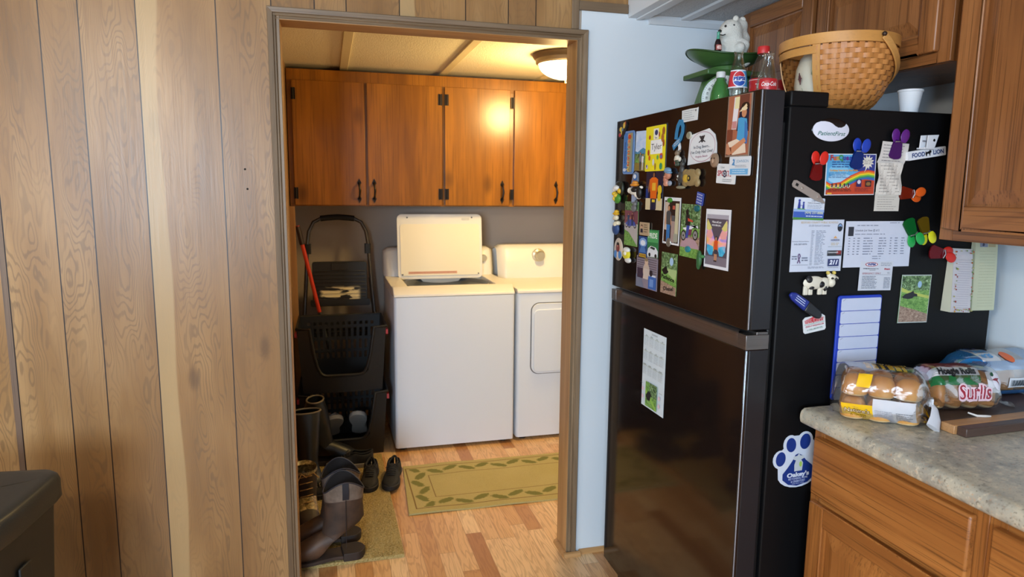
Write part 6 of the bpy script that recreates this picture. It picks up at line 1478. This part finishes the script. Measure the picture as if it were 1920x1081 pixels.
# crock
t = thing('crock', 'cream crock painted with brown pine cones inside the woven basket', 'crock', (HX - .043, HY + .004, ZT + .0075))
n = NT('cream_glaze'); m_cream = n.fin('#cfc8b4', .3)
prc = [(.044, 0), (.050, .004), (.060, .03), (.0655, .07), (.063, .11), (.054, .140), (.046, .148), (.047, .156), (.044, .158)]
mb = MB(); mb.lathe([(0, 0)] + prc + [(.040, .154), (0, .154)], 40, m_cream); mb.build('body', t, smooth=60)
def dcone(c):
    rd = random.Random(9)
    for (cx, cy, s, rot) in ((.62, .42, 1.0, -.35), (.28, .62, .7, .1)):
        for j in range(9):
            for i in range(-3, 4):
                ww = (1 - abs(j - 4) / 5.5) * .045 * s; x = i * ww * .62 / 1.5; y = (j - 4) * .042 * s
                if abs(i) > 3 * (1 - abs(j - 4) / 6): continue
                X = cx + x * math.cos(rot) - y * math.sin(rot) * .6; Y = cy + y * math.cos(rot) + x * math.sin(rot)
                c.E(X, Y, .016 * s, .026 * s, rd.choice(('#57333a', '#6c4444', '#4a2c34')), n=7)
    for k in range(16):
        x0, y0 = (.5, .68) if k < 9 else (.42, .12); a = -.6 + k * .28; l = .3
        c.P([(x0, y0), (x0 + l * .7 * math.cos(a), y0 + l * math.sin(a)), (x0 + l * .7 * math.cos(a) + .006, y0 + l * math.sin(a) + .004), (x0 + .008, y0)], '#7b8a6c')
label_band(t, interp(prc), .012, .125, -2.0, .0, dcone, None, 'painted_decoration')
# foam cup
t = thing('foam_cup', 'white foam cup on the refrigerator under the wall cabinet', 'cup', (1.474, 1.490, ZT)); t.scale = (.88, .88, .92)
mb = MB(); mb.lathe([(0, .002), (.0225, 0), (.0235, .002), (.0325, .060), (.0345, .061), (.0345, .066), (.0325, .067), (.0315, .064), (.022, .006), (0, .006)], 40, NT('white_foam').fin('#d3d8de', .6)); mb.build('cup_body', t, smooth=50)
# ================================================================ bread and cutting board on the worktop
ZC = 0.9150
m_walnut = wood('walnut_wood', 'X', '#5a4238', '#46332b', '#35261f', 1.2, .4, .4); m_maple = wood('maple_wood', 'X', '#b98a5c', '#a9784a', '#93643a', 1.0, .4, .3)
t = thing('cutting_board', 'dark walnut cutting board with a pale wood stripe', 'cutting board', (1.50, 1.235, ZC), rotz=.035)
def bd(y0, y1, m, nm, x0=-.155):
    mb = MB(); mb.box(x0, .25, y0, y1, 0, .0205, m); o = mb.build(nm, t, bevel=.002); return o
bd(-.099, -.075, m_walnut, 'front_strip', -.148); bd(-.0745, -.040, m_maple, 'pale_strip')['label'] = 'pale wood strip'; bd(-.0395, .10, m_walnut, 'main_strip')
ZB = ZC + .0212
n = NT('baked_bread'); p = n.coord(); a_ = n.noise(p, 14.0, 3.0); nz = n.sep(n.node('ShaderNodeNewGeometry').outputs['Normal'])[2]
m_bread = n.fin(n.ramp(a_, [(.3, '#a9682a'), (.5, '#c4863e'), (.7, '#d9a35c')]), .45)
n = NT('pale_bun_side'); m_crumb = n.fin(n.ramp(n.noise(n.coord(), 40.0, 3.0), [(.3, '#d8b078'), (.7, '#e8cf9f')]), .7)
m_film = film_mat('bread_bag_film', '#f4f4f2', 0.42, 0.03, 0.10)
m_bfilm = film_mat('blue_bag_film', '#2f8ed8', 0.4, 0.62, 0.12)
m_wfilm = film_mat('white_print_film', '#d8d8de', 0.35, 0.88, 0.2)
m_yfilm = film_mat('yellow_print_film', '#f0bf1e', 0.35, 0.92, 0.2)
m_rfilm = film_mat('red_print_film', '#8f2226', 0.35, 0.9, 0.2); m_gfilm = film_mat('green_print_film', '#22683a', 0.35, 0.9, 0.2)
def bread(loc, rot, r, label, group, name='bread_roll', m=None):
    t = thing(name, label, 'bread roll', loc, group=group, rot=rot)
    mb = MB()
    def f(u, v):
        a = 2 * PI * u; b = PI * v - PI / 2
        sx = math.copysign(abs(math.cos(a)) ** .85, math.cos(a)); sy = math.copysign(abs(math.sin(a)) ** .85, math.sin(a)); cb = abs(math.cos(b)) ** .75
        z = math.sin(b); z = z if z > 0 else -abs(z) ** .5 * .55
        return (r[0] * cb * sx, r[1] * cb * sy, r[2] * (z + .55) / 1.55)
    mb.grid(f, 32, 16, cu=True, mf=lambda u, v: (m or m_bread) if v > .38 else m_crumb)
    mb.build('crust', t, smooth=70); return t
class Bag:
    """soft bag: superelliptic tube along local X with crimped ends, wrinkled; S(u,v,off)"""
    def __init__(s, L, W, H, seed, wr=.0035, e0=.25, e1=.25, sag=.0, tw=0.0):
        s.L, s.W, s.H, s.seed, s.wr, s.e0, s.e1, s.tw = L, W, H, seed, wr, e0, e1, tw
    def S(s, u, v, off=0.0):
        k = 1.0
        if u < s.e0: k = math.sin(PI / 2 * (u / s.e0)) ** .55 if u > 0 else 0.0
        if u > 1 - s.e1: k = math.sin(PI / 2 * ((1 - u) / s.e1)) ** .6 if u < 1 else 0.0
        k = max(k, .02)
        a = 2 * PI * v; q = s.seed
        wob = (math.sin(u * 31 + 5 * math.sin(a * 2 + q)) + math.sin(a * 7 + u * 9 + q * 2) + .7 * math.sin(a * 13 - u * 23 + q)) / 2.7
        puck = (math.sin(a * 11 + q) * .0045 * (1 - k) * 2)
        c, sn = math.cos(a), math.sin(a)
        cy = math.copysign(abs(c) ** .75, c); cz = math.copysign(abs(sn) ** .8, sn)
        W = s.W / 2 * k + s.wr * wob + puck + off; H = s.H / 2 * (.25 + .75 * k) + s.wr * wob * .6 + off
        if cz < 0: H = s.H / 2 * (.35 + .65 * k) + off * .2
        z = s.H / 2 * (.45 + .55 * min(1, k * 1.2)) + H * cz
        return ((u - .5) * s.L + .004 * math.sin(a * 3 + q), W * cy, max(z, .0006 + (off if cz > 0 else 0)))
    def build(s, parent, name, mf, nu=56, nv=64):
        mb = MB(); mb.grid(lambda u, v: s.S(u, v), nu, nv, cv=True, mf=mf); return mb.build(name, parent, smooth=80, clean=False)
    def decal(s, parent, name, W, H, u0, u1, v0, v1, draw, base=None, off=.0012, flip=False):
        c = Card(W, H, base, thick=.0002, rough=.4); c.t = .0002; draw(c)
        def f(x, y, z):
            a, b = x / W + .5, z / H + .5
            if flip: a, b = 1 - a, 1 - b
            return s.S(u0 + (u1 - u0) * a, v0 + (v1 - v0) * b, off + y)
        c.wrap([('x', [W * (i / 16 - .5) for i in range(1, 16)]), ('z', [H * (i / 8 - .5) for i in range(1, 8)])], f)
        return c.mb.build(name, parent, smooth=0, clean=False)
# bag 1: buns, yellow print; long side faces the viewer's left
G1 = 'buns inside the yellow printed bread bag'
B1 = (1.264, 1.286, ZC); R1 = -.70
t = thing('bread_bag', 'clear bread bag with yellow print on the front corner of the worktop', 'bread bag', B1, R1)
bg = Bag(.205, .130, .130, 1.3, .0018, .14, .20)
def mf1(u, v):
    # v: 0 = +y side, .25 top, .5 = -y side (towards viewer's left front), .75 bottom
    if .53 < v < .80 and .10 < u < .42: return m_yfilm
    if .505 < v < .80 and .42 <= u < .86: return m_wfilm
    if .36 < v < .46 and .23 < u < .37: return m_yfilm
    if .16 < v < .30 and .30 < u < .74: return m_yfilm if (int(u * 40) % 3) else m_film
    if u > .92 and .62 < v < .95: return m_yfilm
    return m_film
bg.build(t, 'bag', mf1)
def w2l(B, R, x, y, z): # local -> world
    return (B[0] + x * math.cos(R) - y * math.sin(R), B[1] + x * math.sin(R) + y * math.cos(R), B[2] + z)
for i, (x, y) in enumerate(((-.056, -.027), (.000, -.027), (.055, -.025), (-.056, .029), (.000, .029), (.055, .027))):
    pos = ('front left', 'front middle', 'front right', 'back left', 'back middle', 'back right')[i]
    for k, zz in enumerate((.004, .060)):
        bread(w2l(B1, R1, x, y, zz), (0, 0, R1), (.0295, .0275, .054), '%s golden bun, %s in the yellow printed bag' % (('lower', 'upper')[k], pos), G1, 'bread_bun')
bg.decal(t, 'printed_name', .07, .05, .11, .42, .64, .54, lambda c: (c.T("Nature's", .5, .66, .40, '#5c3a14', bold=.07, width=.86, shear=.1), c.T("Nature's", .5, .67, .38, '#f2d9b0', bold=.0, width=.82, shear=.1), c.T('Own', .52, .26, .40, '#5c3a14', bold=.07, width=.5, shear=.1), c.T('Own', .52, .27, .38, '#f2c23c', bold=.0, width=.46, shear=.1)))
bg.decal(t, 'printed_lettering', .08, .04, .40, .76, .26, .18, lambda c: (c.T('Nature\'s Own', .5, .5, .6, '#3a2a18', bold=.08, width=.95), c.T('Nature\'s Own', .5, .5, .58, '#f0cf4c', bold=.0, width=.92)), flip=True)
bg.decal(t, 'printed_panel', .08, .04, .44, .84, .66, .54, lambda c: (c.lines(.02, .5, .1, .9, 9, '#8c8c9a', .3, 2, .1), c.lines(.55, .98, .3, .9, 5, '#57575f', .25, 4, .2)))
mb = MB(); mb.tube([(.098, 0, .055), (.106, -.004, .054), (.112, -.014, .045), (.113, -.028, .026), (.108, -.044, .008)], [.010, .006, .010, .016, .020], 12, m_wfilm, flat=.35); mb.box(.101, .109, -.010, .006, .048, .066, mat('#cfd0d6', .5)); mb.build('twisted_end', t, smooth=60)
# bag 2: rolls, red white and green band
B2 = (1.466, 1.266, ZB); R2 = -.20
G2 = 'long rolls inside the green and red banded bag'
t = thing('bread_bag', 'clear bread bag with a red, white and green band and pink script, middle of three', 'bread bag', B2, R2)
bg = Bag(.200, .120, .105, 3.1, .0020, .16, .22)
def mf2(u, v):
    w_ = u + (v - .3) * .2
    if .20 < v < .46 and .06 < u < .62:
        k = (v - .20) / .26
        return m_gfilm if k > .68 else (m_wfilm if k > .34 else m_rfilm)
    if .34 < v < .50 and .70 < u < .88: return m_wfilm
    return m_film
bg.build(t, 'bag', mf2)
for i in range(4):
    bread(w2l(B2, R2, -.062 + i * .041, 0, .005), (0, 0, R2 + 1.45), (.052, .0195, .084), ('leftmost', 'second from left', 'second from right', 'rightmost')[i] + ' long golden roll in the red and green banded bag', G2)
bg.decal(t, 'printed_lettering', .09, .03, .10, .60, .40, .27, lambda c: c.T('Hoagie Rolls', .5, .5, .75, '#16181c', bold=.04, width=.92, shear=.1))
bg.decal(t, 'printed_script', .07, .04, .30, .74, .56, .44, lambda c: (c.T('Surlis', .5, .5, .95, '#e8c8d2', bold=.12, width=.95, shear=.1), c.T('Surlis', .5, .52, .92, '#9c2438', bold=.01, width=.88, shear=.1)))
bg.decal(t, 'printed_emblem', .04, .04, .70, .90, .50, .34, lambda c: (c.E(.6, .5, .36, .44, '#dcd8e2'), c.P([(.2, .5), (.5, .45), (.7, .2), (.6, .5), (.8, .6), (.5, .6)], '#8c2434'), c.E(.35, .8, .1, .12, '#1c4c34')))
mb = MB(); mb.tube([(.100, 0, .03), (.112, -.002, .02), (.128, .004, .006), (.150, .0, .004)], [.014, .006, .010, .016], 12, m_film, flat=.3)
mb.build('twisted_end', t, smooth=60); mb = MB(); mb.tube([(-.01, -.062, .006), (.004, -.074, .002), (.02, -.080, .003), (.034, -.078, .002)], [.002, .003, .003, .002], 6, mat('#cfcac4', .5)); mb.build('twist_tie', t, smooth=60)
# bag 3: flat breads in a blue and clear bag
B3 = (1.655, 1.345, ZB); R3 = -.06
G3 = 'sliced breads inside the blue bag'
t = thing('bread_bag', 'blue and clear bread bag at the right edge, beside the wall', 'bread bag', B3, R3)
bg = Bag(.27, .13, .112, 5.2, .0022, .34, .10)
def mf3(u, v):
    if u < .26: return m_bfilm
    if v > .60 or v < .06: return m_bfilm
    if .46 < v < .60: return m_bfilm if (u > .66 and v < .54) or u < .3 else m_film
    if .37 <= v <= .47: return m_bfilm
    if .12 < v < .38 and .22 < u < .46: return m_wfilm
    if .20 < v < .37 and u > .72: return m_bfilm
    return m_film
bg.build(t, 'bag', mf3)
for i in range(3):
    bread(w2l(B3, R3, -.035 + i * .06, .0, .006), (0, 0, R3), (.030, .052, .088), ('left', 'middle', 'right')[i] + ' upright bread in the blue bag', G3, 'bread_loaf')
bg.decal(t, 'printed_lettering', .05, .05, .24, .46, .36, .14, lambda c: (c.T('SUR', .5, .82, .24, '#2f86c0', bold=.04, width=.6), c.T('HARV', .4, .55, .22, '#2f86c0', bold=.04, width=.7), c.T('MMM', .8, .3, .2, '#2c5f90', bold=.03, rot=-1.2), c.E(.3, .2, .28, .15, '#24448c')), flip=True)
bg.decal(t, 'printed_dot', .03, .03, .50, .62, .40, .28, lambda c: c.E(.5, .5, .45, .48, '#e0662a', n=24))
bg.decal(t, 'bar_code', .04, .02, .50, .72, .56, .50, lambda c: (c.R(0, 0, 1, 1, '#d4d8de'), [c.R(.1 + i * .045, .2, .12 + i * .045 + .01 * (i % 3), .85, '#2a3a44') for i in range(18)]))
# ================================================================ footwear, trash can
def shoe_loft(rings, m, n=24, capz=False, mf=None, inner=None):
    """rings: (cx, cz, half_w, half_h, tilt, cy, p) - closed rings in planes turned by tilt about Y; 0 = ring upright across the foot (x fwd)"""
    mb = MB(); K = len(rings)
    def f(u, v):
        i = min(int(round(u * (K - 1))), K - 1); cx, cz, hw_, hh_, tl, cy, p = rings[i]; a = 2 * PI * v
        c, s = math.cos(a), math.sin(a); y = hw_ * math.copysign(abs(c) ** p, c); q = hh_ * math.copysign(abs(s) ** p, s)
        return (cx + q * math.sin(tl), cy + y, cz + q * math.cos(tl))
    mb.grid(f, K - 1, n, cv=True, m=m, capu=False, mf=mf)
    v0 = [f(0, j / n) for j in range(n)]; mb.add(v0, [tuple(range(n))], mf(0, 0) if mf else m)
    return mb, f
def sole(outl, z0, z1, m, mb=None):
    mb = mb or MB(); mb.prism(outl, 'Z', z0, z1, m); return mb
def foot_outline(L, W, n=44, arch=.0):
    """toe at +x, heel at 0"""
    o = []
    def hw_(t): # half width along the foot
        return W / 2 * (math.sin(min(1, t / .12) * PI / 2) ** .6) * (1 - .22 * math.exp(-((t - .42) / .16) ** 2)) * (1.0 if t < .72 else max(0, 1 - ((t - .72) / .28) ** 2.4) ** .5) * (.86 + .14 * min(1, t * 1.5))
    for i in range(n + 1): t = i / n; o.append((L * t, -hw_(t)))
    for i in range(n - 1, 0, -1): t = i / n; o.append((L * t, hw_(t)))
    return o
def sneaker(label, x, y, rz, z=0.0145, L=.275, W=.098, up='#131315', so='#1a1a1c', lace='#1f1f22', group=None, lining='#050506', tiltx=0.0, name='sneaker', tongue=True, sole_h=.024, tilt_y=0.0, cat='shoe'):
    t = thing(name, label, cat, (x, y, z), group=group, rot=(tiltx, tilt_y, rz))
    mu = leather('shoe_upper_' + up.lstrip('#') + so.lstrip('#'), up, up, .75, 60.0)
    mb = sole(foot_outline(L, W), 0, sole_h, mat(so, .6)); mb.build('sole', t, bevel=.004)
    K = 15; mb = MB(); hw0 = [o for o in foot_outline(L * .97, W * .93, K)]
    def top(u):
        if u < .42: return .078 - .012 * math.sin(PI * u / .42)
        return .078 - .046 * ((u - .42) / .58) ** .75 - .012 * max(0, (u - .85) / .15) ** 2
    def half(u):
        i = u * K; i0 = min(int(i), K - 1); f_ = i - i0; return abs(hw0[i0][1] * (1 - f_) + hw0[i0 + 1][1] * f_)
    NU, NV = 30, 16
    def f(u, v, ins=0.0):
        h = max(top(u) - ins, sole_h + .003); w_ = max(half(u) - ins * .6, .002); op = u < .50 and u > .04
        a = PI * v
        if op:  # sides only, leaning in to the collar
            s = v if v < .5 else 1 - v; q = s / .5; col = .018 + .010 * math.sin(PI * u / .5); ww = w_ * (1 - q) + max(min(w_, col + .010), 0) * q; zz = sole_h * .8 + (h - sole_h * .8) * math.sin(q * PI / 2) ** .8
            ww = w_ + (min(w_, col) - w_) * q ** 2
            return (u * L * .97 + .004, ww * (-1 if v < .5 else 1), zz)
        cz = math.sin(a) ** .7 if 0 < v < 1 else 0; c = -math.cos(a)
        return (u * L * .97 + .004, w_ * math.copysign(abs(c) ** .8, c), sole_h * .8 + (h - sole_h * .8) * cz)
    vs = [f(i / NU, j / NV) for i in range(NU + 1) for j in range(NV + 1)]; fs = []
    for i in range(NU):
        for j in range(NV):
            uu = (i + .5) / NU
            if .05 < uu < .49 and j in (7, 8): continue
            fs.append((i * (NV + 1) + j, (i + 1) * (NV + 1) + j, (i + 1) * (NV + 1) + j + 1, i * (NV + 1) + j + 1))
    mb.add(vs, fs, mu); mb.build('upper', t, smooth=70)
    mb = MB(); mb.prism([(a * .94 + .01, b * .80) for a, b in foot_outline(L * .62, W * .84)], 'Z', sole_h + .001, sole_h + .005, mat(lining, .9)); mb.build('insole', t)
    mb = MB(); cr = [(.02 * L, 0, .066)]
    ring = []
    for k in range(20):
        a = 2 * PI * k / 20; uu = .27 + .235 * math.cos(a); ring.append((uu * L, (.022 + .006 * math.cos(a)) * math.sin(a), top(max(uu, .0)) + .002))
    mb.tube(ring, .0052, 8, mat(up, .85), closed=True); mb.build('collar', t)
    if tongue:
        mb = MB(); mb.grid(lambda u, v: ((.46 + .26 * u) * L, (v - .5) * .036, top(.46 + .26 * u) + .003 + .010 * (1 - u) * (1 - u) - .006 * abs(2 * v - 1) ** 2), 6, 6, m=mat(up, .8)); mb.build('tongue', t)
        mb = MB()
        for k in range(5):
            u = .50 + .052 * k; zz = top(u) + .006; mb.tube([(u * L, -.021, zz - .006), (u * L + .005, 0, zz + .001), (u * L + .002, .021, zz - .006)], .0022, 6, mat(lace, .8))
        mb.tube([(.50 * L, 0, top(.5) + .007), (.51 * L, .018, top(.5) + .018), (.54 * L, .034, top(.5) + .004)], .002, 6, mat(lace, .8)); mb.tube([(.50 * L, 0, top(.5) + .007), (.52 * L, -.016, top(.5) + .016), (.56 * L, -.030, top(.5) + .002)], .002, 6, mat(lace, .8))
        mb.build('laces', t)
    return t
D2 = math.radians
GS = 'pair of black sneakers side by side on the shag rug edge'
sneaker('black sneaker of the pair beside the boots, the left one', .186, 3.395, D2(-97), group=GS, L=.265, W=.09)
sneaker('black sneaker of the pair beside the boots, the right one nearest the runner', .303, 3.385, D2(-101), group=GS, L=.265, W=.09)
sneaker('black low sneaker with a grey-white sole behind the pair', .205, 3.49, D2(186), up='#101012', so='#8d8779', L=.25, group=None)
sneaker('black laced shoe between the tall boots and the brown boots', .105, 3.17, D2(184), up='#141416', so='#101012', lace='#6a6457', L=.26)
# brown pull-on boots
m_bl = leather('brown_boot_leather', '#5c4230', '#3e2c20', .55, 10.0); m_sh = leather('dark_boot_shaft', '#4a372b', '#30241d', .6, 12.0); m_trimb = leather('tan_grey_boot_collar', '#75665a', '#5c4f44', .7, 30.0)
def western(label, x, y, rz, group, z=.0005, lean=0.0):
    t = thing('boot', label, 'boot', (x, y, z), rotz=rz, group=group)
    # foot: toe at +x
    R = [(.292, .034, .012, .010, 0, 0, 1), (.286, .036, .028, .018, 0, 0, .95), (.268, .040, .040, .025, 0, 0, .9), (.240, .047, .047, .033, 0, 0, .9), (.205, .056, .048, .043, -.05, 0, .9), (.170, .066, .045, .055, -.25, 0, .92),
         (.138, .080, .043, .068, -.55, 0, .95), (.108, .100, .043, .078, -.95, 0, 1), (.086, .128, .046, .080, -1.28, 0, 1), (.076, .160, .050, .078, -1.5, 0, 1), (.074, .200, .055, .074, -PI / 2, 0, 1), (.074, .235, .058, .072, -PI / 2, 0, 1)]
    mb, f = shoe_loft(R, m_bl, 28, mf=lambda u, v: m_bl if u < .70 else m_sh)
    mb.build('foot', t, smooth=80)
    mb = MB()
    def sh(u, v, ins=0):
        a = 2 * PI * v; top = .300 + .028 * abs(math.sin(a)) ** 2.0 + (.0 if math.sin(a) else 0)
        top = .278 + .052 * (math.sin(a) ** 2)
        z_ = .232 + (top - .232) * u; return (.074 - (.073 + .004 * u - ins) * math.cos(a), (.058 + .004 * u - ins) * math.sin(a), z_)
    mb.grid(lambda u, v: sh(u, v), 8, 40, cv=True, mf=lambda u, v: m_trimb if u > .3 else m_sh)
    mb.grid(lambda u, v: sh(u, v, .003), 8, 40, cv=True, mf=lambda u, v: mat('#1a1412', .9))
    mb.build('shaft', t, smooth=70)
    mb = MB(); mb.tube([sh(1, k / 40) for k in range(40)], .0028, 8, mat('#23222c', .6), closed=True)
    for s in (-1, 1):
        mb.grid(lambda u, v: (.074 + (v - .5) * .024, s * (.0625 + .004 * math.sin(PI * u)), .262 + .068 * u), 6, 3, m=mat('#191820', .7))
        mb.tube([(.074, s * .0475, .06), (.074, s * .054, .13), (.074, s * .059, .20), (.074, s * .0622, .26)], .0016, 6, mat('#231b1a', .7))
    mb.build('pull_straps', t, smooth=40)
    o = [(a * 1.0 - .004, b) for a, b in foot_outline(.300, .102)]
    mb = MB(); mb.prism([(a, b) for a, b in o if a > .080], 'Z', .010, .024, mat('#3a2b22', .7)); mb.build('sole', t, bevel=.002)
    mb = MB(); mb.prism([(a, b) for a, b in o if a <= .086], 'Z', 0, .032, mat('#2d231e', .6)); mb.build('heel', t, bevel=.002)
    return t
GB = 'pair of brown pull-on boots'
western('brown pull-on boot nearest the door casing', .106, 2.590, D2(186), GB, z=.0145)
western('brown pull-on boot just behind the nearest boot, only its shaft top showing above', .098, 2.730, D2(187), GB, z=.0145)
# camouflage laced boot left of them
def low_boot(label, x, y, rz, group):
    t = thing('laced_boot', label, 'boot', (x, y, .0145), rotz=rz, group=group)
    md = leather('dark_brown_leather', '#352822', '#241b17', .6, 14.0)
    R = [(.290, .036, .012, .010, 0, 0, 1), (.283, .040, .030, .022, 0, 0, .95), (.262, .046, .043, .032, 0, 0, .9), (.230, .054, .048, .041, 0, 0, .9), (.19, .064, .047, .052, -.1, 0, .92), (.155, .078, .045, .064, -.4, 0, .95),
         (.125, .098, .045, .074, -.8, 0, 1), (.100, .125, .047, .080, -1.2, 0, 1), (.088, .155, .050, .080, -1.5, 0, 1), (.086, .185, .052, .078, -PI / 2, 0, 1), (.086, .215, .054, .076, -PI / 2, 0, 1)]
    mb, f = shoe_loft(R, md, 28, mf=lambda u, v: (PIC['camo'] if (u > .30 and .04 < v < .46) else md)); mb.build('upper', t, smooth=80)
    mb = MB(); mb.grid(lambda u, v: (.086 + (.076 - .010 * u * u) * math.cos(2 * PI * v) * (1 if u < 1 else .8), (.054 - .004 * u) * math.sin(2 * PI * v), .215 + .012 * math.sin(PI * u)), 4, 32, cv=True, m=PIC['camo']); mb.build('padded_collar', t)
    mb = MB(); mb.prism([(a - .002, b) for a, b in foot_outline(.305, .106)], 'Z', 0, .028, mat('#17120f', .7)); mb.build('sole', t, bevel=.003)
    mb = MB()
    for k in range(6):
        u = k / 5; x_ = .165 + .0 - .0 * u; z_ = .085 + .125 * u; xx = .215 - .052 * u ** .7
        mb.tube([(xx - .012, -.026, z_ - .008), (xx + .010, 0, z_ + .004), (xx - .012, .026, z_ - .002)], .0022, 6, mat('#a5824c', .8))
    mb.tube([(.17, 0, .21), (.19, .03, .235), (.20, .05, .215)], .0022, 6, mat('#b08a50', .8)); mb.tube([(.17, 0, .21), (.20, -.02, .24), (.215, -.045, .20), (.21, -.06, .18)], .0022, 6, mat('#b08a50', .8)); mb.build('laces', t)
    return t
low_boot('dark laced boot with camouflage lining, half hidden by the door casing', -.135, 3.06, D2(-84), None)
# tall rubber boots
m_rub = mat('#0b0c0b', .45)
def wellington(label, x, y, rz, group):
    t = thing('rubber_boot', label, 'boot', (x, y, .0145), rotz=rz, group=group)
    R = [(.285, .040, .014, .012, 0, 0, 1), (.278, .044, .032, .024, 0, 0, .95), (.255, .050, .046, .034, 0, 0, .9), (.225, .056, .050, .042, 0, 0, .9), (.185, .066, .047, .054, -.15, 0, .92), (.15, .082, .044, .068, -.5, 0, .95),
         (.12, .105, .045, .078, -.9, 0, 1), (.096, .135, .050, .080, -1.3, 0, 1), (.086, .175, .056, .078, -PI / 2, 0, 1), (.086, .23, .060, .072, -PI / 2, 0, 1), (.086, .30, .066, .060, -PI / 2, 0, 1), (.086, .350, .070, .042, -PI / 2, 0, 1)]
    mb, f = shoe_loft(R, m_rub, 28); mb.build('boot_body', t, smooth=80)
    mb = MB(); mb.tube([(.086 + .042 * math.cos(2 * PI * k / 32), .070 * math.sin(2 * PI * k / 32), .350) for k in range(32)], .0045, 8, mat('#6d6658', .6), closed=True); mb.build('rim', t)
    mb = MB(); mb.prism([(a - .002, b) for a, b in foot_outline(.298, .108)], 'Z', 0, .026, mat('#2c211e', .6)); mb.build('sole', t, bevel=.003)
GW = 'pair of tall black rubber boots'
wellington('tall black rubber boot with its toe towards the viewer, nearer of the pair', -.142, 3.45, D2(-80), GW)
wellington('tall black rubber boot behind its mate, by the baskets', -.172, 3.56, D2(-5), GW)
# pale shoes in the lower basket
GP = 'pale sneakers in the lower basket'
sneaker('pale grey and blue sneaker in the lower basket, on the left', -.01, 3.90, D2(-82), z=.035, up='#a4a8b6', so='#b9b7b0', lace='#c6c6cc', L=.25, group=GP, tilt_y=-.72, lining='#15161c')
sneaker('white and blue sneaker in the lower basket, tilted up on the right', .15, 3.90, D2(-96), z=.035, up='#c4c6d2', so='#c6c4be', lace='#3c4c8c', L=.25, group=GP, tilt_y=-.78, lining='#15161c')
# trash can at the lower left
L = (-.962, 1.825, 0)
t = thing('trash_can', 'dark grey lidded trash can at the lower left corner', 'trash can', L, rotz=-.10)
n = NT('grey_plastic'); p = n.coord(); n.bump(n.noise(p, 400.0, 2.0), .2, .0008); m_gp = n.fin('#272b2c', .42); m_gp2 = NT('dark_grey_plastic').fin('#1c1f20', .5)
def dshape(s, z, off=0.0):
    """flat back at +y, bowed front towards -y"""
    o = []
    w_, d_ = .235 * s + off, .20 * s + off
    rc = .045
    for k in range(25):
        a = PI + PI * k / 24; o.append((w_ * math.copysign(abs(math.cos(a)) ** .62, math.cos(a)), -.02 + (d_ + .06) * math.sin(a) * (1 if True else 0)))
    o += [(w_, .06), (w_, d_ - rc)] + [(w_ - rc + rc * math.cos(a), d_ - rc + rc * math.sin(a)) for a in [PI / 2 * k / 6 for k in range(1, 7)]]
    o += [(-w_ + rc + rc * math.cos(a), d_ - rc + rc * math.sin(a)) for a in [PI / 2 + PI / 2 * k / 6 for k in range(7)]] + [(-w_, .06)]
    return [(x, y, z) for x, y in o]
def stack(rings, m, cap0=True, cap1=True):
    mb = MB(); k = len(rings[0]); vs = [q for r in rings for q in r]; fs = []
    for i in range(len(rings) - 1):
        for j in range(k): fs.append((i * k + j, i * k + (j + 1) % k, (i + 1) * k + (j + 1) % k, (i + 1) * k + j))
    if cap0: fs.append(tuple(range(k))[::-1])
    if cap1: fs.append(tuple((len(rings) - 1) * k + j for j in range(k)))
    mb.add(vs, fs, m); return mb
stack([dshape(.78, .002), dshape(.80, .02), dshape(.90, .30), dshape(.965, .60)], m_gp2).build('bin_body', t, smooth=40)
t.scale = (1, 1, 1.03)
mb = stack([dshape(1.0, .602), dshape(1.03, .612), dshape(1.03, .655), dshape(1.015, .668), dshape(.985, .675), dshape(.90, .676), dshape(.5, .682)], m_gp); mb.build('lid', t, smooth=50)
mb = MB(); mb.box(.225, .232, -.03, .02, .40, .52, m_gp2); mb.build('side_grip', t, bevel=.003)
